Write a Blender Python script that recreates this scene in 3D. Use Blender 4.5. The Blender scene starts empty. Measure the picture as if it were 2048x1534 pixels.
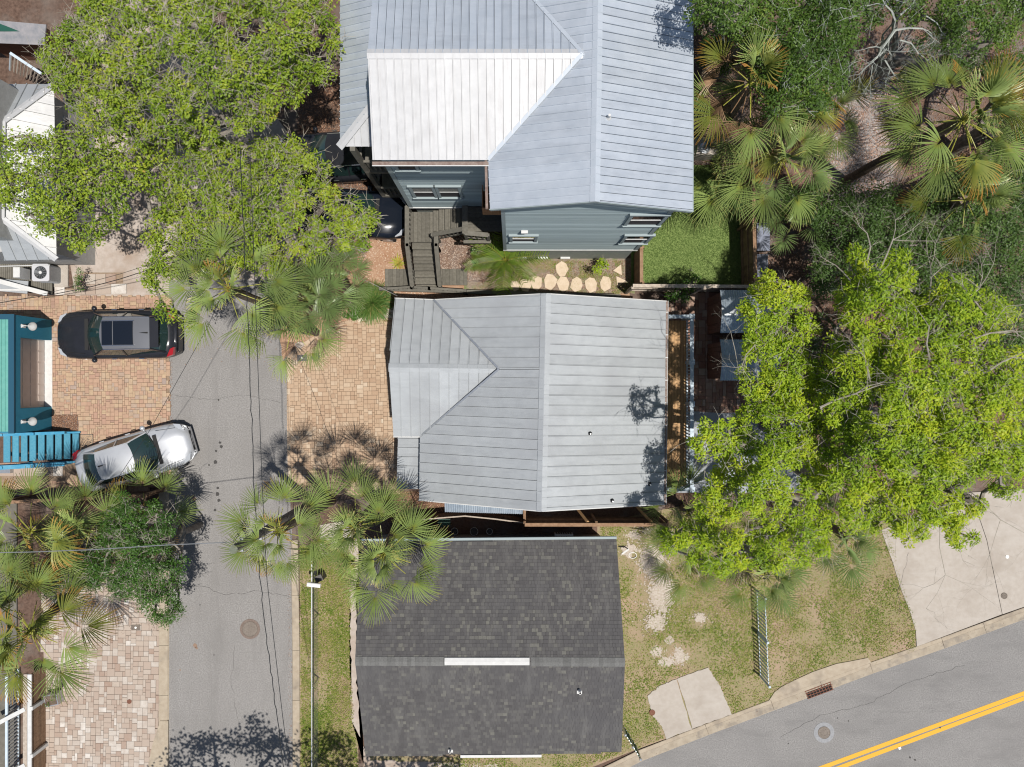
import bpy, math, random
import numpy as np
from mathutils import Vector, Matrix, noise
R = math.radians
random.seed(7)
rng = np.random.default_rng(7)
SC = bpy.context.scene
COL = SC.collection

# ------------------------------------------------------------ camera, sky, sun, exposure
H, F = 31.0, 1520.0          # flying height in metres, focal length in photograph pixels
cam = bpy.data.cameras.new("camera")
cam.sensor_width = 36.0
cam.lens = 36.0 * F / 2048.0
cam.clip_end = 500.0
cam_o = bpy.data.objects.new("camera", cam)
cam_o.location = (0, 0, H)
COL.objects.link(cam_o)
SC.camera = cam_o

SUN = Vector((0.20, -0.165, 1.0)).normalized()
world = bpy.data.worlds.new("World")
SC.world = world
world.use_nodes = True
nt = world.node_tree
nt.nodes.clear()
sky = nt.nodes.new("ShaderNodeTexSky")
sky.sky_type = 'NISHITA'
sky.sun_disc = False
sky.sun_elevation = math.asin(SUN.z)
sky.sun_rotation = math.atan2(SUN.x, SUN.y)
sky.air_density = 1.0
sky.dust_density = 1.0
bgn = nt.nodes.new("ShaderNodeBackground")
bgn.inputs[1].default_value = 0.074
wo = nt.nodes.new("ShaderNodeOutputWorld")
nt.links.new(sky.outputs[0], bgn.inputs[0])
nt.links.new(bgn.outputs[0], wo.inputs[0])
sun = bpy.data.lights.new("sun", 'SUN')
sun.energy = 5.0
sun.angle = R(0.53)
sun.color = (1.0, 0.955, 0.89)
sun_o = bpy.data.objects.new("sun", sun)
sun_o.rotation_euler = SUN.to_track_quat('Z', 'Y').to_euler()
sun_o.location = (6, -6, 40)
COL.objects.link(sun_o)
SC.view_settings.view_transform = 'Standard'
SC.view_settings.look = 'None'
SC.view_settings.exposure = 0.08
SC.view_settings.gamma = 1.0
SC.view_settings.use_curve_mapping = False
SC.cycles.max_bounces = 6
SC.cycles.filter_width = 1.15
SC.cycles.transparent_max_bounces = 6


def W(px, py, z=0.0):
    """the point at height z that the photograph shows at pixel (px, py)"""
    return Vector(((px - 1024) * (H - z) / F, (767 - py) * (H - z) / F, z))


# ------------------------------------------------------------ materials
def mat(name, c1, c2=None, scale=4.0, rough=0.8, metal=0.0, bump=0.0, bscale=None, tone=0.0,
        ramp=None, spec=0.35, c3=None, s3=0.5, t3=(0.45, 0.7), trans=0.0, coat=0.0, objrand=0.0, detail=6.0,
        stretch=None, streak=None):
    m = bpy.data.materials.new(name)
    m.use_nodes = True
    N, L = m.node_tree.nodes, m.node_tree.links
    b = N["Principled BSDF"]
    geo = N.new("ShaderNodeNewGeometry")
    vec = geo.outputs["Position"]
    if stretch:
        mp = N.new("ShaderNodeVectorMath")
        mp.operation = 'MULTIPLY'
        mp.inputs[1].default_value = stretch
        L.new(vec, mp.inputs[0])
        vec = mp.outputs[0]

    def noi(s, d=detail):
        n = N.new("ShaderNodeTexNoise")
        n.inputs["Scale"].default_value = s
        n.inputs["Detail"].default_value = d
        n.inputs["Roughness"].default_value = 0.62
        L.new(vec, n.inputs["Vector"])
        return n.outputs["Fac"]

    def mix(f, a, c, mode='MIX'):
        x = N.new("ShaderNodeMix")
        x.data_type = 'RGBA'
        x.blend_type = mode
        if isinstance(f, float):
            x.inputs[0].default_value = f
        else:
            L.new(f, x.inputs[0])
        for sock, val in ((x.inputs[6], a), (x.inputs[7], c)):
            if isinstance(val, tuple):
                sock.default_value = (*val, 1)
            else:
                L.new(val, sock)
        return x.outputs[2]

    def mrange(f, a, bb, c=0.0, d=1.0):
        x = N.new("ShaderNodeMapRange")
        x.inputs[1].default_value, x.inputs[2].default_value = a, bb
        x.inputs[3].default_value, x.inputs[4].default_value = c, d
        L.new(f, x.inputs[0])
        return x.outputs[0]

    tn = None
    if tone or ramp:
        at = N.new("ShaderNodeAttribute")
        at.attribute_name = "tone"
        tn = at.outputs["Fac"]
    if ramp:
        r = N.new("ShaderNodeValToRGB")
        e = r.color_ramp.elements
        while len(e) < len(ramp):
            e.new(0.5)
        for i, (p, cc) in enumerate(ramp):
            e[i].position = p
            e[i].color = (*cc, 1)
        L.new(tn, r.inputs[0])
        col = r.outputs[0]
        if c2 is not None:
            col = mix(mrange(noi(scale), 0.35, 0.7), col, mix(0.6, col, c2))
    elif c2 is not None:
        col = mix(mrange(noi(scale), 0.32, 0.68), c1, c2)
    else:
        col = c1
    if c3 is not None:
        col = mix(mrange(noi(s3, 3.0), t3[0], t3[1]), col, c3)
    if streak:      # (colour, stretch vector, scale, low, high): long weather stains
        vm = N.new("ShaderNodeVectorMath")
        vm.operation = 'MULTIPLY'
        vm.inputs[1].default_value = streak[1]
        L.new(geo.outputs["Position"], vm.inputs[0])
        sn = N.new("ShaderNodeTexNoise")
        sn.inputs["Scale"].default_value = streak[2]
        sn.inputs["Detail"].default_value = 8
        sn.inputs["Roughness"].default_value = 0.7
        L.new(vm.outputs[0], sn.inputs["Vector"])
        col = mix(mrange(sn.outputs["Fac"], streak[3], streak[4]), col, streak[0])
    if tone:
        v = mrange(tn, 0.0, 1.0, 1.0 - tone, 1.0 + tone)
        cb = N.new("ShaderNodeCombineXYZ")
        for i in range(3):
            L.new(v, cb.inputs[i])
        col = mix(1.0, col, cb.outputs[0], 'MULTIPLY')
    if objrand:
        oi = N.new("ShaderNodeObjectInfo")
        v = mrange(oi.outputs["Random"], 0.0, 1.0, 1.0 - objrand, 1.0 + objrand)
        cb = N.new("ShaderNodeCombineXYZ")
        for i in range(3):
            L.new(v, cb.inputs[i])
        col = mix(1.0, col, cb.outputs[0], 'MULTIPLY')
    if isinstance(col, tuple):
        b.inputs["Base Color"].default_value = (*col, 1)
    else:
        L.new(col, b.inputs["Base Color"])
    b.inputs["Roughness"].default_value = rough
    b.inputs["Metallic"].default_value = metal
    b.inputs["Specular IOR Level"].default_value = spec
    if coat:
        b.inputs["Coat Weight"].default_value = coat
        b.inputs["Coat Roughness"].default_value = 0.04
    if bump:
        bp = N.new("ShaderNodeBump")
        bp.inputs["Strength"].default_value = 1.0
        bp.inputs["Distance"].default_value = bump
        L.new(noi(bscale or scale * 3, 4.0), bp.inputs["Height"])
        L.new(bp.outputs[0], b.inputs["Normal"])
    if trans:
        t = N.new("ShaderNodeBsdfTranslucent")
        if isinstance(col, tuple):
            t.inputs[0].default_value = (*col, 1)
        else:
            L.new(mix(0.5, col, (0.30, 0.42, 0.03)), t.inputs[0])
        ms = N.new("ShaderNodeMixShader")
        ms.inputs[0].default_value = trans
        L.new(b.outputs[0], ms.inputs[1])
        L.new(t.outputs[0], ms.inputs[2])
        L.new(ms.outputs[0], N["Material Output"].inputs[0])
    return m


def glass(name, c=(0.01, 0.012, 0.012), rough=0.04):
    return mat(name, c, rough=rough, spec=0.9, coat=0.3)


# ------------------------------------------------------------ objects
def setp(o, label=None, cat=None, group=None, kind=None):
    for k, v in (("label", label), ("category", cat), ("group", group), ("kind", kind)):
        if v:
            o[k] = v
    return o


def thing(name, label, cat, loc=(0, 0, 0), group=None):
    o = bpy.data.objects.new(name, None)
    o.empty_display_size = 0.2
    o.location = loc
    COL.objects.link(o)
    return setp(o, label, cat, group)


def origin_of(p):
    while p.parent:
        p = p.parent
    return Vector(p.location)


def link(o, parent):
    COL.objects.link(o)
    if parent:
        o.parent = parent
    return o


class MB:
    def __init__(s):
        s.v, s.f, s.t, s.tone = [], [], [], 0.5

    def add(s, vs, fs):
        o = len(s.v)
        s.v += [tuple(v) for v in vs]
        s.t += [s.tone] * len(vs)
        s.f += [tuple(i + o for i in f) for f in fs]
        return s

    def box(s, c, d, rz=0.0, m=None):
        x, y, z = d[0] / 2, d[1] / 2, d[2] / 2
        cs, sn = math.cos(rz), math.sin(rz)
        vs = []
        for sz in (-z, z):
            for sx, sy in ((-x, -y), (x, -y), (x, y), (-x, y)):
                p = Vector((sx * cs - sy * sn, sx * sn + sy * cs, sz))
                if m is not None:
                    p = m @ Vector((sx, sy, sz))
                vs.append((c[0] + p.x, c[1] + p.y, c[2] + p.z))
        return s.add(vs, [(0, 3, 2, 1), (4, 5, 6, 7), (0, 1, 5, 4), (1, 2, 6, 5), (2, 3, 7, 6), (3, 0, 4, 7)])

    def bx(s, x0, x1, y0, y1, z0, z1):
        return s.box(((x0 + x1) / 2, (y0 + y1) / 2, (z0 + z1) / 2), (abs(x1 - x0), abs(y1 - y0), abs(z1 - z0)))

    def prism(s, pts, z0, z1, bottom=True):
        n = len(pts)
        a = sum(pts[i][0] * pts[(i + 1) % n][1] - pts[(i + 1) % n][0] * pts[i][1] for i in range(n))
        if a < 0:
            pts = pts[::-1]
        vs = [(p[0], p[1], z0) for p in pts] + [(p[0], p[1], z1) for p in pts]
        fs = [tuple(range(n, 2 * n))] + [(i, (i + 1) % n, n + (i + 1) % n, n + i) for i in range(n)]
        if bottom:
            fs.append(tuple(range(n - 1, -1, -1)))
        return s.add(vs, fs)

    def slab(s, pts, nrm, th):
        n = len(pts)
        q = [Vector(p) - nrm * th for p in pts]
        fs = [tuple(range(n)), tuple(range(2 * n - 1, n - 1, -1))]
        fs += [(i, n + i, n + (i + 1) % n, (i + 1) % n) for i in range(n)]
        return s.add(list(pts) + q, fs)

    def bar(s, a, b, w, h, up=(0, 0, 1)):
        a, b = Vector(a), Vector(b)
        d = (b - a)
        ln = d.length
        if ln < 1e-6:
            return s
        d /= ln
        up = Vector(up)
        if abs(d.dot(up)) > 0.98:
            up = Vector((0, 1, 0))
        sd = d.cross(up).normalized()
        u = sd.cross(d)
        vs = []
        for p in (a, b):
            for i, j in ((-1, -1), (1, -1), (1, 1), (-1, 1)):
                vs.append(p + sd * (i * w / 2) + u * (j * h / 2))
        return s.add(vs, [(0, 1, 2, 3), (7, 6, 5, 4), (0, 4, 5, 1), (1, 5, 6, 2), (2, 6, 7, 3), (3, 7, 4, 0)])

    def tube(s, pts, r, n=8, caps=True):
        pts = [Vector(p) for p in pts]
        rs = r if isinstance(r, (list, tuple)) else [r] * len(pts)
        vs, fs = [], []
        u = None
        for i, p in enumerate(pts):
            d = (pts[min(i + 1, len(pts) - 1)] - pts[max(i - 1, 0)]).normalized()
            if u is None:
                u = d.orthogonal().normalized()
            else:
                u = (u - d * u.dot(d)).normalized()
            w = d.cross(u)
            for k in range(n):
                a = 2 * math.pi * k / n
                vs.append(p + (u * math.cos(a) + w * math.sin(a)) * rs[i])
        for i in range(len(pts) - 1):
            for k in range(n):
                a, b = i * n + k, i * n + (k + 1) % n
                fs.append((a, b, b + n, a + n))
        if caps:
            fs.append(tuple(range(n - 1, -1, -1)))
            fs.append(tuple(range((len(pts) - 1) * n, len(pts) * n)))
        return s.add(vs, fs)

    def lathe(s, c, prof, n=20):
        vs, fs = [], []
        for r, z in prof:
            for k in range(n):
                a = 2 * math.pi * k / n
                vs.append((c[0] + r * math.cos(a), c[1] + r * math.sin(a), c[2] + z))
        for i in range(len(prof) - 1):
            for k in range(n):
                a, b = i * n + k, i * n + (k + 1) % n
                fs.append((a, b, b + n, a + n))
        fs.append(tuple(range((len(prof) - 1) * n, len(prof) * n)))
        fs.append(tuple(range(n - 1, -1, -1)))
        return s.add(vs, fs)

    def build(s, name, m, parent=None, smooth=False, label=None, kind=None, cat=None, group=None):
        me = bpy.data.meshes.new(name)
        o = bpy.data.objects.new(name, me)
        if parent is None:
            a = np.array(s.v)
            org = Vector(((a[:, 0].min() + a[:, 0].max()) / 2, (a[:, 1].min() + a[:, 1].max()) / 2, a[:, 2].min()))
            o.location = org
        else:
            org = origin_of(parent)
        me.from_pydata([(v[0] - org.x, v[1] - org.y, v[2] - org.z) for v in s.v], [], s.f)
        at = me.attributes.new("tone", 'FLOAT', 'POINT')
        at.data.foreach_set("value", s.t)
        me.materials.append(m)
        if smooth:
            me.polygons.foreach_set("use_smooth", [True] * len(me.polygons))
        link(o, parent)
        return setp(o, label, cat, group, kind)


def quads(name, P, tone, m, parent=None, kind=None, k=4):
    """one mesh from an (n, k, 3) array of polygons in world space"""
    n = len(P)
    me = bpy.data.meshes.new(name)
    o = bpy.data.objects.new(name, me)
    P = P.reshape(-1, 3).astype(np.float32)
    org = origin_of(parent) if parent else Vector((0, 0, 0))
    P = P - np.array(org, dtype=np.float32)
    me.vertices.add(n * k)
    me.vertices.foreach_set("co", P.ravel())
    me.loops.add(n * k)
    me.loops.foreach_set("vertex_index", np.arange(n * k, dtype=np.int32))
    me.polygons.add(n)
    me.polygons.foreach_set("loop_start", np.arange(0, n * k, k, dtype=np.int32))
    me.update(calc_edges=True)
    at = me.attributes.new("tone", 'FLOAT', 'POINT')
    at.data.foreach_set("value", np.repeat(tone, k).astype(np.float32))
    me.materials.append(m)
    link(o, parent)
    return setp(o, kind=kind)


def tubes(name, A, B, ra, rb, m, parent=None, nseg=4, tone=None):
    A, B = np.asarray(A, float), np.asarray(B, float)
    ra, rb = np.asarray(ra, float), np.asarray(rb, float)
    d = B - A
    ln = np.linalg.norm(d, axis=1, keepdims=True) + 1e-9
    d = d / ln
    ref = np.where(np.abs(d[:, 2:3]) > 0.9, np.array([[1.0, 0, 0]]), np.array([[0, 0, 1.0]]))
    u = np.cross(d, ref)
    u /= np.linalg.norm(u, axis=1, keepdims=True)
    w = np.cross(d, u)
    B = B + d * 0.25 * rb[:, None]
    out = []
    for k in range(nseg):
        a0, a1 = 2 * math.pi * k / nseg, 2 * math.pi * (k + 1) / nseg
        e0 = u * math.cos(a0) + w * math.sin(a0)
        e1 = u * math.cos(a1) + w * math.sin(a1)
        out.append(np.stack([A + e0 * ra[:, None], A + e1 * ra[:, None], B + e1 * rb[:, None], B + e0 * rb[:, None]], 1))
    P = np.concatenate(out, 0)
    t = np.full(len(P), 0.5) if tone is None else np.tile(tone, nseg)
    return quads(name, P, t, m, parent)


def sheet(name, pxs, z, m, kind="structure", sub=0, world=False, parent=None, jag=0.0, **kw):
    """a flat piece of ground given by its outline"""
    pts = [Vector(p) for p in pxs] if world else [W(x, y, 0) for x, y in pxs]
    if jag:
        q = []
        for i, p in enumerate(pts):
            b = pts[(i + 1) % len(pts)]
            n = max(1, int((b - p).length / 0.22))
            for k in range(n):
                c = p.lerp(b, k / n)
                q.append(c + Vector((random.uniform(-jag, jag), random.uniform(-jag, jag), 0)))
        pts = q
    b = MB()
    n = len(pts)
    a = sum(pts[i].x * pts[(i + 1) % n].y - pts[(i + 1) % n].x * pts[i].y for i in range(n))
    if a < 0:
        pts = pts[::-1]
    b.add([(p.x, p.y, z) for p in pts], [tuple(range(n))])
    return b.build(name, m, parent, kind=kind, **kw)


def inpoly(x, y, poly):
    x, y = np.asarray(x, float), np.asarray(y, float)
    c = np.zeros(x.shape, bool)
    n = len(poly)
    for i in range(n):
        x0, y0 = poly[i]
        x1, y1 = poly[(i + 1) % n]
        if y0 == y1:
            continue
        c ^= ((y0 > y) != (y1 > y)) & (x < (x1 - x0) * (y - y0) / (y1 - y0) + x0)
    return c


def edgedist(x, y, poly):
    d = np.full(np.shape(x), 1e9)
    for i in range(len(poly)):
        ax, ay = poly[i]
        bx, by = poly[(i + 1) % len(poly)]
        vx, vy = bx - ax, by - ay
        t = np.clip(((x - ax) * vx + (y - ay) * vy) / (vx * vx + vy * vy + 1e-9), 0, 1)
        d = np.minimum(d, np.hypot(x - ax - t * vx, y - ay - t * vy))
    return d


def vnoise(x, y, s, seed=0):
    """smooth value noise in 0..1"""
    x, y = np.asarray(x) / s, np.asarray(y) / s
    xi, yi = np.floor(x).astype(int), np.floor(y).astype(int)
    fx, fy = x - xi, y - yi
    fx, fy = fx * fx * (3 - 2 * fx), fy * fy * (3 - 2 * fy)

    def h(a, b):
        v = np.sin(a * 127.1 + b * 311.7 + seed * 74.7) * 43758.5453
        return v - np.floor(v)
    return (h(xi, yi) * (1 - fx) + h(xi + 1, yi) * fx) * (1 - fy) + (h(xi, yi + 1) * (1 - fx) + h(xi + 1, yi + 1) * fx) * fy

# ------------------------------------------------------------ palette
M_mulch = mat("mulch", (0.07, 0.042, 0.03), (0.15, 0.095, 0.07), 9, 0.95, bump=0.02, bscale=40, c3=(0.16, 0.13, 0.11), s3=0.6)
M_litter = mat("leaf_litter", (0.10, 0.058, 0.04), (0.19, 0.125, 0.095), 14, 0.95, bump=0.015, bscale=50, c3=(0.17, 0.15, 0.14), s3=0.9)
M_gravel = mat("gravel", (0.28, 0.16, 0.095), (0.42, 0.29, 0.20), 26, 0.9, bump=0.02, bscale=34, c3=(0.30, 0.17, 0.10), s3=1.3)
M_soil = mat("soil", (0.17, 0.13, 0.10), (0.30, 0.24, 0.19), 18, 0.95, bump=0.015, bscale=40, c3=(0.14, 0.17, 0.06), s3=2.2)
M_asph = mat("asphalt", (0.160, 0.153, 0.147), (0.285, 0.273, 0.263), 22, 0.92, bump=0.012, bscale=30, c3=(0.185, 0.176, 0.168), s3=0.45, detail=6, t3=(0.45, 0.9), streak=((0.17, 0.162, 0.155), (1.6, .25, 1), .9, .5, .8))
M_asph2 = mat("asphalt_road", (0.15, 0.145, 0.14), (0.265, 0.255, 0.246), 22, 0.92, bump=0.012, bscale=30, streak=((0.145, 0.14, 0.136), (.45, 1.3, 1), .8, .5, .8), c3=(0.17, 0.164, 0.16), s3=0.35, detail=9, t3=(0.45, 0.85), stretch=(1, 1, 1))
M_conc = mat("concrete", (0.345, 0.305, 0.262), (0.39, 0.352, 0.31), 6, 0.9, bump=0.004, bscale=60, c3=(0.29, 0.25, 0.21), s3=0.6, t3=(0.48, 0.8), detail=10, streak=((0.42, 0.385, 0.345), (.7, 1.6, 1), .8, .5, .8))
M_kerb = mat("kerb_concrete", (0.31, 0.255, 0.19), (0.38, 0.325, 0.25), 5, 0.9, bump=0.004, bscale=60, c3=(0.21, 0.175, 0.14), s3=1.1, t3=(0.52, 0.75))
M_rib = mat("worn_iron", (0.17, 0.14, 0.12), (0.25, 0.215, 0.185), 14, .7)
M_gutter = mat("gutter_concrete", (0.27, 0.225, 0.17), (0.36, 0.31, 0.24), 3, 0.9, bump=0.004, bscale=60, c3=(0.17, 0.15, 0.13), s3=1.6, t3=(0.5, 0.72), detail=9)
M_drive = mat("pale_drive", (0.34, 0.29, 0.25), (0.42, 0.365, 0.325), 5, 0.9, bump=0.004, bscale=50, c3=(0.30, 0.23, 0.18), s3=0.8)
M_lawn = mat("lawn_ground", (0.30, 0.22, 0.15), (0.15, 0.17, 0.05), 15, 0.95, bump=0.01, bscale=40, c3=(0.32, 0.23, 0.165), s3=0.7)
M_sand = mat("sand", (0.33, 0.275, 0.22), (0.46, 0.41, 0.355), 16, 0.95, bump=0.01, bscale=30)
M_turf = mat("turf_base", (0.13, 0.185, 0.05), (0.175, 0.23, 0.07), 10, 0.9, bump=0.01, bscale=60)
M_yellow = mat("yellow_paint", (0.62, 0.33, 0.02), (0.56, 0.31, 0.03), 30, 0.7)
M_seal = mat("crack_sealant", (0.05, 0.047, 0.045), rough=0.8)
M_pav_or = mat("paver_orange", (0, 0, 0), (0.30, 0.20, 0.14), 7, 0.88, bump=0.004, bscale=50,
               ramp=[(0, (0.27, 0.175, 0.145)), (0.2, (0.38, 0.235, 0.17)), (0.45, (0.41, 0.275, 0.19)), (0.7, (0.43, 0.32, 0.205)), (0.88, (0.33, 0.265, 0.23)), (1, (0.24, 0.20, 0.19))], streak=((0.27, 0.19, 0.14), (1, 1, 1), 1.1, .52, .8))
M_pav_be = mat("paver_beige", (0, 0, 0), (0.36, 0.26, 0.18), 5, 0.88, bump=0.004, bscale=50,
               ramp=[(0, (0.31, 0.20, 0.13)), (0.35, (0.39, 0.275, 0.185)), (0.75, (0.42, 0.31, 0.215)), (0.93, (0.50, 0.41, 0.31)), (1, (0.60, 0.53, 0.43))])
M_pav_tr = mat("paver_travertine", (0, 0, 0), (0.33, 0.27, 0.225), 6, 0.85, bump=0.004, bscale=50,
               ramp=[(0, (0.27, 0.18, 0.135)), (0.25, (0.34, 0.265, 0.215)), (0.6, (0.385, 0.32, 0.265)), (0.82, (0.43, 0.385, 0.34)), (1, (0.60, 0.57, 0.53))])
M_pav_dk = mat("paver_patio", (0, 0, 0), (0.30, 0.20, 0.16), 7, 0.88, bump=0.004, bscale=50,
               ramp=[(0, (0.22, 0.10, 0.07)), (0.5, (0.30, 0.19, 0.14)), (1, (0.38, 0.31, 0.25))])
M_joint = mat("joint_sand", (0.20, 0.145, 0.10), (0.28, 0.205, 0.145), 12, 0.95)
M_stain = 0
M_jointl = mat("pale_joint_sand", (0.30, 0.24, 0.20), (0.36, 0.29, 0.24), 12, 0.95)
M_flag = mat("flagstone", (0.48, 0.38, 0.27), (0.56, 0.46, 0.35), 6, 0.85, bump=0.006, bscale=20)
M_rock = mat("rock", (0.30, 0.24, 0.20), (0.50, 0.44, 0.38), 9, 0.9, bump=0.03, bscale=14)

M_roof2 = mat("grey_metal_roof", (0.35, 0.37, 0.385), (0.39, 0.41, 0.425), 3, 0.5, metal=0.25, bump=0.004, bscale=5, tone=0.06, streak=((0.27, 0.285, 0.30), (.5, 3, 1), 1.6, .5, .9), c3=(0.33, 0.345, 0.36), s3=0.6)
M_roof1 = mat("pale_metal_roof", (0.43, 0.475, 0.53), (0.50, 0.54, 0.59), 2.2, 0.40, metal=0.4, bump=0.003, bscale=5, tone=0.06, streak=((0.35, 0.38, 0.42), (.5, 3, 1), 1.6, .5, .9))
M_cap1 = mat("ridge_cap_metal", (0.50, 0.55, 0.60), (0.56, 0.60, 0.65), 4, 0.36, metal=0.4)
M_rooflit = mat("sunlit_metal_roof", (0.39, 0.395, 0.405), (0.44, 0.445, 0.455), 3, 0.5, metal=0.1, tone=0.05, bump=0.003, bscale=5, streak=((0.32, 0.31, 0.31), (4, .5, 1), 1.4, .52, .95))  # whiter copy of the pale roof metal, sun glare put into the colour
M_rooflitw = mat("sunlit_white_metal_roof", (0.60, 0.60, 0.60), (0.68, 0.68, 0.68), 3, 0.5, tone=0.04, streak=((0.45, 0.45, 0.46), (.6, 4, 1), 1.6, .52, .9))  # bright copy for the east slope, sunlight put into the colour
M_corr = mat("corrugated_metal", (0.44, 0.50, 0.55), (0.34, 0.40, 0.46), 5, 0.42, metal=0.6)
M_teal = mat("teal_metal_roof", (0.105, 0.31, 0.27), (0.14, 0.36, 0.31), 5, 0.45, metal=0.1, tone=0.05)
M_shing = mat("asphalt_shingle", (0, 0, 0), (0.085, 0.082, 0.08), 30, 0.95, bump=0.003, bscale=160, streak=((0.125, 0.122, 0.118), (2.2, .35, 1), 1.3, .50, .85), c3=(0.075, 0.073, 0.075), s3=0.45,
              ramp=[(0, (0.05, 0.048, 0.05)), (0.4, (0.07, 0.067, 0.069)), (0.72, (0.088, 0.085, 0.084)), (0.92, (0.108, 0.105, 0.097)), (1, (0.14, 0.137, 0.12))])
M_ridgesh = mat("ridge_shingle", (0.11, 0.11, 0.107), (0.15, 0.15, 0.146), 20, 0.95, tone=0.15, bump=0.003, bscale=120)
M_sid1 = mat("blue_green_siding", (0.28, 0.345, 0.36), (0.34, 0.41, 0.42), 3, 0.75, stretch=(0.3, 1, 6), tone=0.16)
M_sidbase = mat("skirt_stucco", (0.27, 0.31, 0.30), (0.34, 0.37, 0.35), 9, 0.9, bump=0.01, bscale=50)
M_trim1 = mat("blue_trim", (0.26, 0.31, 0.32), rough=0.7)
M_trimw = mat("white_trim", (0.56, 0.56, 0.55), (0.48, 0.48, 0.47), 6, 0.6)
M_trimbl = mat("grey_blue_rail", (0.42, 0.50, 0.57), (0.50, 0.57, 0.62), 8, 0.6)
M_blue = mat("teal_blue_stucco", (0.018, 0.165, 0.26), (0.025, 0.19, 0.29), 7, 0.8, bump=0.004, bscale=60)
M_blue2 = mat("bright_blue_paint", (0.03, 0.23, 0.40), (0.05, 0.28, 0.45), 9, 0.65, c3=(0.10, 0.32, 0.46), s3=3)
M_tread = mat("worn_blue_paint", (0.045, 0.21, 0.31), (0.08, 0.26, 0.35), 14, 0.7, tone=0.1)
M_cream = mat("cream_door", (0.58, 0.49, 0.43), (0.64, 0.55, 0.49), 4, 0.7)
M_stuc2 = mat("grey_stucco", (0.34, 0.34, 0.33), (0.42, 0.42, 0.41), 6, 0.9)
M_deck = mat("grey_deck_wood", (0.095, 0.088, 0.07), (0.14, 0.13, 0.108), 4, 0.85, stretch=(3, 3, 3), tone=0.16, bump=0.003, bscale=40)
M_rail = mat("weathered_rail", (0.105, 0.098, 0.08), (0.15, 0.14, 0.118), 6, 0.85, tone=0.12)
M_pine = mat("new_pine", (0.36, 0.21, 0.095), (0.45, 0.28, 0.14), 5, 0.75, tone=0.14, bump=0.002, bscale=40)
M_cedar = mat("orange_cedar", (0.36, 0.17, 0.08), (0.44, 0.22, 0.11), 8, 0.75, tone=0.12)
M_fence = mat("brown_fence_wood", (0.17, 0.10, 0.058), (0.25, 0.16, 0.10), 7, 0.9, tone=0.2, bump=0.004, bscale=40)
M_fenceg = mat("bleached_fence_wood", (0.30, 0.25, 0.20), (0.44, 0.38, 0.32), 9, 0.9, tone=0.2, bump=0.004, bscale=40)
M_shedw = mat("shed_wall", (0.15, 0.075, 0.05), (0.20, 0.105, 0.07), 6, 0.9, tone=0.1)
M_dark = mat("dark_void", (0.012, 0.012, 0.012), rough=0.9)  # near-black that stands in for the shade inside openings
M_glass = glass("window_glass", (0.018, 0.02, 0.022))
M_screen = mat("insect_screen", (0.035, 0.03, 0.033), rough=0.8)
M_curtain = mat("blind_slats", (0.30, 0.30, 0.28), (0.12, 0.12, 0.11), 25, 0.6)
M_galv = mat("galvanised_steel", (0.52, 0.54, 0.56), (0.42, 0.44, 0.47), 12, 0.35, metal=0.75)
M_rust = mat("rusty_iron", (0.12, 0.045, 0.028), (0.19, 0.085, 0.055), 18, 0.8, bump=0.004, bscale=60)
M_iron = mat("dark_iron", (0.10, 0.083, 0.07), (0.19, 0.16, 0.13), 18, 0.8, bump=0.004, bscale=60)
M_plast = mat("white_plastic", (0.78, 0.78, 0.76), rough=0.4)
M_plastd = mat("dark_plastic", (0.07, 0.065, 0.062), (0.10, 0.095, 0.09), 12, 0.6)
M_black = mat("black_rubber", (0.018, 0.018, 0.018), rough=0.8)
M_wire = mat("cable", (0.02, 0.02, 0.02), rough=0.35, spec=0.6)
M_wirel = mat("aluminium_cable", (0.42, 0.42, 0.42), rough=0.4, metal=0.7)
M_pole = mat("utility_pole_wood", (0.14, 0.13, 0.115), (0.22, 0.20, 0.18), 6, 0.9, stretch=(4, 4, 1), bump=0.01, bscale=20)
M_copper = mat("copper_gutter", (0.13, 0.08, 0.065), (0.24, 0.19, 0.16), 9, 0.6)
M_green = mat("green_painted_metal", (0.03, 0.10, 0.07), rough=0.5)
M_tarp = mat("dark_green_tarp", (0.01, 0.07, 0.05), rough=0.5)

# ------------------------------------------------------------ ground
b = MB()
b.add([(-90, -90, -0.03), (90, -90, -0.03), (90, 90, -0.03), (-90, 90, -0.03)], [(0, 1, 2, 3)])
b.build("ground", M_mulch, kind="structure", label="brown mulch and leaf litter ground under the trees")
sheet("pale_driveway", [(165, -60), (345, -60), (600, 300), (590, 660), (560, 660), (338, 640), (338, 592), (150, 592), (120, 400), (165, 200)], -0.012, M_drive,
      label="pale driveway under the oak crowns")
sheet("side_street", [(338, 560), (600, 560), (592, 700), (577, 720), (579, 980), (584, 1060), (586, 1700), (336, 1700)], -0.004, M_asph,
      label="grey asphalt side street running past the driveways")
sheet("main_road", [(1170, 1571), (1270, 1524), (1536, 1424), (1745, 1345), (1886, 1293), (2048, 1232), (2400, 1105), (2400, 1900), (1000, 1900), (1000, 1640)], -0.004, M_asph2,
      label="grey asphalt main road crossing the lower right corner")
sheet("gravel_bed", [(690, 420), (812, 420), (850, 560), (1260, 572), (1262, 620), (590, 700), (565, 720), (560, 660), (620, 560), (700, 520)], 0.001, M_gravel,
      label="tan gravel bed beside the grey deck", jag=0.05)
sheet("garden_soil", [(985, 515), (1270, 515), (1270, 588), (925, 588), (935, 545)], 0.006, M_soil, label="bare soil with stepping stones behind the blue house", jag=0.04)
sheet("mulch_bed", [(872, 470), (1000, 470), (1005, 560), (930, 565), (876, 540)], 0.009, M_litter, label="leaf littered bed between deck and blue house", jag=0.04)
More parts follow.
